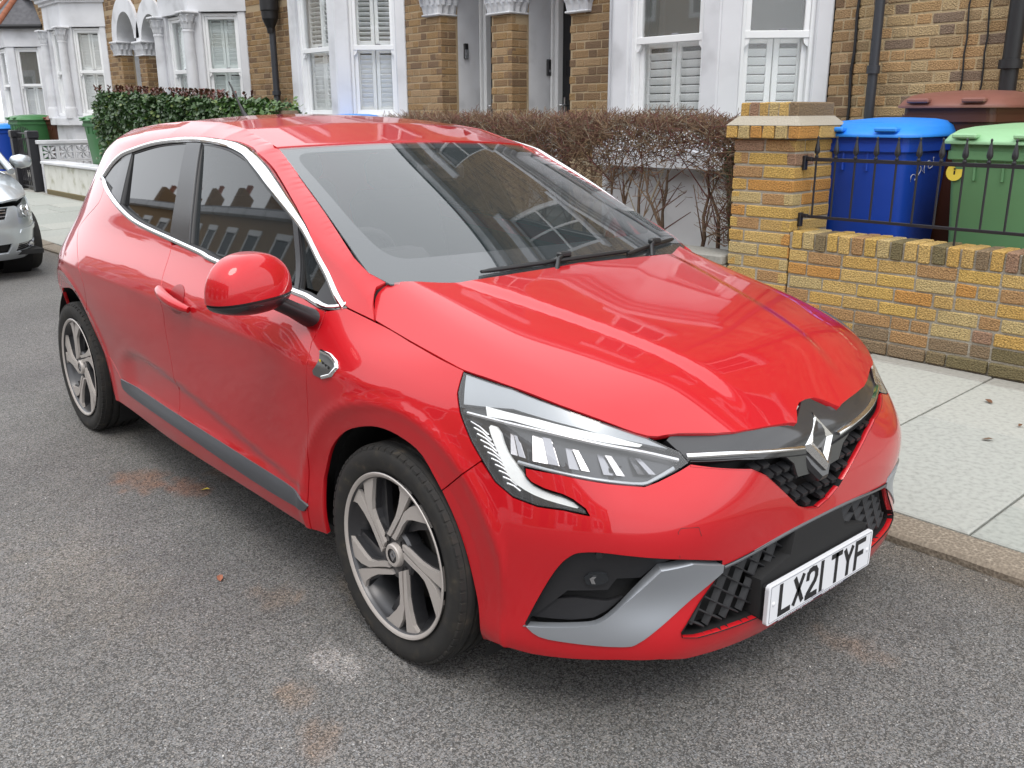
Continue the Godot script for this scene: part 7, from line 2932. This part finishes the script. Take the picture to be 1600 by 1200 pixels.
func gate_and_walls():
	# low rendered wall
	var w := thing("garden_wall", "low white rendered garden wall behind the red car's tail", "wall")
	var g := Geo.new()
	bev_box_into(g, Vector3(-12.1, .30, -3.06), Vector3(6.3, .62, .23), .012)
	part("wall_body", g.mesh(), M.render_old, w)
	part("coping", boxm(Vector3(-15.28, .612, -3.24), Vector3(-8.9, .665, -2.90), .012), M.stucco, w)
	part("plinth_stones", boxm(Vector3(-15.20, -.02, -2.955), Vector3(-8.95, .17, -2.925), .012), M.brick_m[1], w)
	# pierced block screen running back towards the house
	var s := thing("block_screen", "white pierced concrete block screen with petal pattern beside the black gate", "wall")
	var bx := -15.62
	for col in 4:
		for row in 3:
			var zc := -3.02 - .30 * col - .15
			var yc := .20 + .30 * row + .0
			var blk := Geo.new()
			# frame of the block
			for e in [[-.148, .148, -.148, -.118], [-.148, .148, .118, .148]]:
				blk.box(Vector3(bx - .045, yc + e[2], zc + e[0]), Vector3(bx + .045, yc + e[3], zc + e[1]))
			for e in [[-.148, -.118], [.118, .148]]:
				blk.box(Vector3(bx - .045, yc - .118, zc + e[0]), Vector3(bx + .045, yc + .118, zc + e[1]))
			# eight petals
			for k in 8:
				var a := TAU * k / 8.0
				var d := Vector2(cos(a), sin(a))
				var q := Vector2(-d.y, d.x)
				var L := .135 if k % 2 == 0 else .165
				var poly := PackedVector2Array([d * .012, d * L * .55 + q * .024, d * L, d * L * .55 - q * .024])
				blk.prism(poly, Vector3(bx - .04, yc, zc), Vector3(0, 0, -1), Vector3.UP, .08, .004, Color.WHITE, true)
			part("pierced_block", blk.mesh(), M.stucco, s)
	part("coping", boxm(Vector3(bx - .08, .952, -4.28), Vector3(bx + .08, 1.02, -2.98), .008), M.stucco, s)
	g = Geo.new()
	g.box(Vector3(bx - .05, -.05, -4.25), Vector3(bx + .05, .05, -3.0))
	part("footing", g.mesh(), M.stucco, s)
	# black timber gate posts
	for e in [["black timber gate post beside the white block screen, right of the pair", Vector3(-15.85, .09, -2.98)], ["black timber gate post left of the ornamental gate, farther from the screen", Vector3(-16.95, .09, -2.98)]]:
		var p := thing("gate_post", e[0], "gate post", e[1], 0.0, "black gate posts")
		part("shaft", boxm(Vector3(-.085, 0, -.085), Vector3(.085, .96, .085), .010), M.iron, p)
		part("cap", boxm(Vector3(-.10, .96, -.10), Vector3(.10, 1.10, .10), .018), M.iron, p)
	var gt := thing("garden_gate", "black wrought iron garden gate with scrolls between two black posts", "gate", Vector3(-16.40, .14, -2.98))
	for e in [[-.46, .46, .0, .03], [-.46, .46, .50, .53], [-.46, .46, .98, 1.01]]: part("gate_rail", boxm(Vector3(e[0], e[2], -.012), Vector3(e[1], e[3], .012), .003), M.iron, gt)
	for i in 9:
		g = Geo.new()
		var x := lerpf(-.45, .45, i / 8.0)
		g.tube([Vector3(x, .0, 0), Vector3(x, 1.06 + .06 * sin(PI * i / 8.0), 0)], .008, 6)
		part("gate_bar", g.mesh(), M.iron, gt)
	for i in 8:
		for y in [.27, .75]:
			g = Geo.new()
			var x := lerpf(-.45, .45, (i + .5) / 8.0)
			var pts := []
			for k in 15:
				var a := TAU * k / 14.0
				pts.append(Vector3(x + .045 * cos(a), y + .16 * sin(a), 0))
			g.tube(pts, .006, 5, false)
			part("gate_scroll", g.mesh(), M.iron, gt)

# ------------------------------------------------------------------ the silver car behind
func s_body(q: Vector2) -> Vector3:
	# q.x: angle round the car from the nose (0) to the kerb side (PI/2) and on to the tail (PI); q.y height
	var y := q.y
	var a: float = sp_a.at(y)
	var b: float = sp_b.at(y)
	var c: float = cos(q.x)
	var s := sin(q.x)
	return Vector3(signf(c) * pow(absf(c), 2.0 / 3.3) * a, y, -signf(s) * pow(absf(s), 2.0 / 3.6) * b)

var sp_a: Spline
var sp_b: Spline

func s_bonnet(q: Vector2) -> Vector3:
	# x along, z across
	var t := clampf((1.86 - q.x) / 1.0, 0, 1)
	return Vector3(q.x, .70 + .27 * pow(t, .62) - .16 * pow(absf(q.y) / .78, 3.2) * (1.0 - .35 * t) - .05 * (1.0 - t), q.y)

func build_silver_car():
	var c := thing("silver_hatchback", "pale silver hatchback parked behind the red car at the left edge", "car", Vector3(-7.90, .004, .34))
	sp_a = Spline.new([.18, .25, .35, .50, .60, .68, .76, .90], [1.80, 1.87, 1.90, 1.915, 1.89, 1.845, 1.76, 1.50])
	sp_b = Spline.new([.18, .25, .35, .50, .60, .70, .80, .95], [.77, .80, .822, .83, .828, .818, .79, .74])
	var cell := Vector2(.03, .02)
	var pan := func(poly: PackedVector2Array, m: Material, called: String, off := 0.0, thick := 0.012, holes := [], cl := Vector2(.03, .02)):
		var g := Geo.new()
		patch(g, poly, holes, cl, s_body, 1.0, off, thick)
		part(called, g.mesh(), m, c)
		g = g.mirrored()
		part(called, g.mesh(), m, c)
	# angles: nose corner about 0.75; lamp from 0.42 to 1.12
	var fog := pv([.36, .25, .86, .265, .90, .34, .40, .33])
	var lampp := soft(pv([.44, .565, .50, .552, .66, .555, .76, .515, .86, .50, .94, .56, 1.02, .66, 1.08, .74, 1.0, .755, .74, .71, .46, .655]))
	var low := pv([0, .25, .27, .25, .31, .34, 0, .33])
	var gri := pv([0, .55, .26, .56, .33, .66, 0, .655])
	var arch_l := PackedVector2Array()
	var bump := pv([0, .19, .6, .18, 1.10, .20, 1.16, .33, 1.185, .50, 1.13, .60, 1.08, .735, 1.02, .66, .94, .56, .86, .50, .76, .515, .66, .555, .50, .552, .44, .565, .46, .655, .42, .665, 0, .66])
	pan.call(bump, M.silver_car, "front_bumper", 0.0, .02, [fog, low, gri])
	pan.call(fog, M.matt_black, "fog_grille", -.03, .0)
	pan.call(low, M.matt_black, "lower_grille", -.03, .0)
	pan.call(gri, M.matt_black, "upper_grille", -.02, .0)
	for y in [.275, .295, .315]:
		pan.call(pv([.38, y - .003, .87, y + .005, .87, y + .011, .38, y + .004]), M.chrome_soft, "grille_slat", -.012, .01)
	for y in [.585, .615, .64]:
		pan.call(pv([0, y - .004, .29, y - .002, .29, y + .005, 0, y + .004]), M.chrome_soft, "grille_slat", -.006, .01)
	pan.call(lampp, M.lamp_silver, "headlamp_bowl", -.02, .0, [], Vector2(.03, .02))
	for e in [[.62, .615, .052], [.82, .60, .062]]:
		var g := Geo.new()
		var p := s_body(Vector2(e[0], e[1]))
		var nn := (s_body(Vector2(e[0] + .02, e[1])) - s_body(Vector2(e[0] - .02, e[1]))).cross(s_body(Vector2(e[0], e[1] + .02)) - s_body(Vector2(e[0], e[1] - .02))).normalized()
		g.lathe([[0, -.03], [e[2] * .5, -.022], [e[2] * .9, -.004], [e[2], -.006], [e[2], -.02]], p, nn, 22)
		part("lamp_reflector", g.mesh(), M.chrome, c)
		part("lamp_reflector", g.mirrored().mesh(), M.chrome, c)
	pan.call(lampp, M.lens, "headlamp_lens", .0, .0)
	var strip := pv([.42, .425, 1.10, .45, 1.12, .485, .44, .455])
	pan.call(strip, M.silver_car, "bumper_strip", .010, .012)
	for e in [[.70, .297, .026]]:
		var g := Geo.new()
		var p := s_body(Vector2(e[0], e[1]))
		g.lathe([[0, .004], [.020, .004], [.028, .010], [.030, -.02]], p + Vector3(-.005, 0, 0), Vector3(.8, 0, -.6), 18)
		part("fog_lamp", g.mesh(), M.chrome_soft, c)
		part("fog_lamp", g.mirrored().mesh(), M.chrome_soft, c)
	pan.call(pv([1.185, .50, 1.13, .60, 1.08, .735, 1.10, .80, 1.30, .88, 1.42, .90, 1.42, .24, 1.36, .24, 1.34, .45, 1.28, .56, 1.23, .58]), M.silver_car, "front_wing", 0.0, .012)
	pan.call(pv([1.425, .24, 1.80, .24, 1.80, .94, 1.425, .90]), M.silver_car, "side_panel", 0.0, .012)
	pan.call(pv([1.805, .45, 1.86, .60, 1.95, .64, 2.05, .58, 2.10, .40, 2.3, .22, 3.14, .22, 3.14, .92, 1.805, .94]), M.silver_car, "rear_quarter", 0.0, .012)
	var g := Geo.new()
	var half := pv([1.80, .0, 1.79, .20, 1.74, .42, 1.62, .58, 1.42, .70, 1.15, .745, .84, .74, .80, .40, .82, 0])
	var hp := half.duplicate()
	for i in range(half.size() - 2, 0, -1): hp.append(Vector2(half[i].x, -half[i].y))
	patch(g, hp, [], Vector2(.03, .03), s_bonnet, -1.0, 0.0, .02)
	part("bonnet", g.mesh(), M.silver_car, c)
	# windscreen, cabin, roof, pillars
	g = Geo.new()
	var W := [Vector3(.92, .95, -.70), Vector3(.92, .95, .70), Vector3(.22, 1.40, .56), Vector3(.22, 1.40, -.56)]
	g.quad(W[0], W[1], W[2], W[3], Vector3(1, 1, 0))
	part("windscreen", g.mesh(), M.dark_glass, c)
	g = Geo.new()
	g.hexa([Vector3(.22, 1.405, -.56), Vector3(-1.35, 1.40, -.54), Vector3(-1.35, 1.40, .54), Vector3(.22, 1.405, .56), Vector3(.15, 1.455, -.46), Vector3(-1.25, 1.45, -.45), Vector3(-1.25, 1.45, .45), Vector3(.15, 1.455, .46)])
	part("roof", g.mesh(), M.silver_car, c)
	for s in [-1, 1]:
		g = Geo.new()
		g.quad(Vector3(.80, .93, .735 * s), Vector3(-1.55, .95, .73 * s), Vector3(-1.35, 1.40, .545 * s), Vector3(.20, 1.40, .565 * s), Vector3(0, 0, s))
		part("side_glass", g.mesh(), M.dark_glass, c)
		g = Geo.new()
		g.tube([Vector3(.98, .93, .715 * s), Vector3(.55, 1.20, .64 * s), Vector3(.20, 1.41, .56 * s)], .035, 8)
		part("pillar", g.mesh(), M.silver_car, c)
		g = Geo.new()
		g.tube([Vector3(-.25, .94, .74 * s), Vector3(-.28, 1.41, .56 * s)], .03, 6)
		part("pillar", g.mesh(), M.black_trim, c)
		# door mirror: rounded shell on a short arm
		g = Geo.new()
		var rows := []
		for j in 9:
			var v := -1.0 + 2.0 * j / 8.0
			var rr := sqrt(maxf(1.0 - v * v, 0.0))
			var row := []
			for i in 17:
				var a := TAU * i / 16.0
				var p := Vector3(cos(a) * rr * (.075 if cos(a) > 0 else .03), v * .07, sin(a) * pow(rr, .7) * .105)
				row.append(g.vert(Vector3(.70, 1.01, .88 * s) + p, Vector3(p.x / .005, p.y / .005, p.z / .011).normalized() if rr > .01 else Vector3(0, v, 0)))
			rows.append(row)
		for j in 8:
			for i in 16:
				g.tri(rows[j][i], rows[j + 1][i], rows[j + 1][i + 1])
				g.tri(rows[j][i], rows[j + 1][i + 1], rows[j][i + 1])
		part("door_mirror", g.mesh(), M.silver_car, c)
		g = Geo.new()
		g.tube([Vector3(.72, .96, .72 * s), Vector3(.70, .98, .82 * s)], .03, 8)
		part("mirror_arm", g.mesh(), M.black_trim, c)
	g = Geo.new()
	g.quad(Vector3(-1.72, .95, -.68), Vector3(-1.72, .95, .68), Vector3(-1.35, 1.40, .54), Vector3(-1.35, 1.40, -.54), Vector3(-1, .5, 0))
	part("rear_window", g.mesh(), M.dark_glass, c)
	g = Geo.new()
	g.box(Vector3(-1.8, .22, -.70), Vector3(1.75, .26, .70))
	g.box(Vector3(.80, .26, -.66), Vector3(.86, .90, .66))
	part("floor_pan", g.mesh(), M.matt_black, c)
	for e in [[1.12, -.70], [1.12, .70], [-1.34, -.70], [-1.34, .70]]:
		var w := group_part("wheel", c, Vector3(e[0], .29, e[1]), Basis(Vector3.UP, 0.0 if e[1] > 0 else PI))
		g = Geo.new()
		g.lathe([[.17, .075], [.19, .09], [.24, .095], [.275, .088], [.29, .07], [.292, 0], [.29, -.07], [.275, -.088], [.2, -.09]], Vector3.ZERO, Vector3.BACK, 40)
		part("tyre", g.mesh(), M.tyre, w)
		g = Geo.new()
		g.lathe([[0, .07], [.05, .075], [.13, .066], [.17, .082], [.185, .088], [.19, .08]], Vector3.ZERO, Vector3.BACK, 30, false)
		part("wheel_cover", g.mesh(), M.silver_trim, w)
	for e in [[1.12, -.55], [1.12, .55], [-1.34, -.55], [-1.34, .55]]:
		g = Geo.new()
		g.lathe([[.345, -.13], [.345, .13]], Vector3(e[0], .30, e[1]), Vector3.BACK, 30, false)
		part("arch_liner", g.mesh(), M.matt_black, c)
	# blank front plate
	part("number_plate", boxm(Vector3(1.905, .385, -.26), Vector3(1.918, .495, .26), .003), M.plate, c)
	g = Geo.new()
	g.lathe([[0, .02], [.045, .018], [.05, .01], [.05, 0]], Vector3(1.87, .615, 0), Vector3.RIGHT, 24, false)
	part("front_badge", g.mesh(), M.chrome, c)

# ------------------------------------------------------------------ litter on the road and pavement
func build_litter():
	var r := RandomNumberGenerator.new()
	r.seed = 12
	var py := func(x: float, z: float) -> float: return road_y(z) if z > -.9 else .032 + (-1.06 - z) * .0275
	var spots := [[1.51, -2.55, "tiny dark leaf on the pavement slab nearest the wall"], [1.75, -2.3, "small brown leaf lying mid-slab on the pavement"], [1.72, -2.02, "pale brown leaf lying near the slab joint"], [2.02, -2.28, "reddish brown leaf on the pavement at the right edge"], [-.18, .74, "yellow-green leaf on the road beside the sill"], [.56, 1.02, "orange-brown leaf on the road left of the front wheel"]]
	for i in spots.size():
		var e: Array = spots[i]
		var l := Geo.new()
		var L := r.randf_range(.018, .03)
		var seg := [[-L, 0, .0], [-.4 * L, .45 * L, .004], [.3 * L, .5 * L, .008], [L, .05 * L, .003], [.3 * L, -.42 * L, .007], [-.4 * L, -.38 * L, .002]]
		var c := Vector3(0, .004, 0)
		for k in 6:
			var a: Array = seg[k]
			var b: Array = seg[(k + 1) % 6]
			l.tri3(c, Vector3(a[0], a[2] + .002, a[1]), Vector3(b[0], b[2] + .002, b[1]), Vector3.UP)
		var o := part("fallen_leaf", l.mesh(), [M.dead_leaf, M.dead_leaf, M.stem, M.dead_leaf, M.sticker, M.terracotta][i], self, Vector3(e[0], py.call(e[0], e[1]) + .003, e[1]), Basis(Vector3.UP, r.randf() * TAU))
		tag(o, e[2], "leaf", "fallen leaves")
	var mm := MultiMesh.new()
	mm.transform_format = MultiMesh.TRANSFORM_3D
	mm.use_colors = true
	var g := Geo.new()
	g.use_c = true
	bev_box_into(g, Vector3.ZERO, Vector3(1, .6, .8), .22)
	mm.mesh = g.mesh()
	mm.instance_count = 900
	for i in 900:
		var x := r.randf_range(-4.0, 3.0)
		var z := r.randf_range(-.86, 2.2)
		var s := r.randf_range(.0022, .0055)
		if r.randf() < .25: z = -.86 + absf(r.randfn(0, .06))
		mm.set_instance_transform(i, Transform3D(Basis.from_euler(Vector3(r.randf(), r.randf() * TAU, r.randf())).scaled(Vector3(s, s, s)), Vector3(x, road_y(z) + s * .3, z)))
		var v := r.randf_range(.12, .5)
		if r.randf() < .15: v = .65
		mm.set_instance_color(i, Color(v, v * .97, v * .92))
	var o := MultiMeshInstance3D.new()
	o.name = "loose_grit"
	o.multimesh = mm
	var gm := mat(Color.WHITE, .85)
	gm.vertex_color_use_as_albedo = true
	o.material_override = gm
	tag(o, "loose pale grit scattered over the asphalt road", "grit", "", "stuff")
	add_child(o)
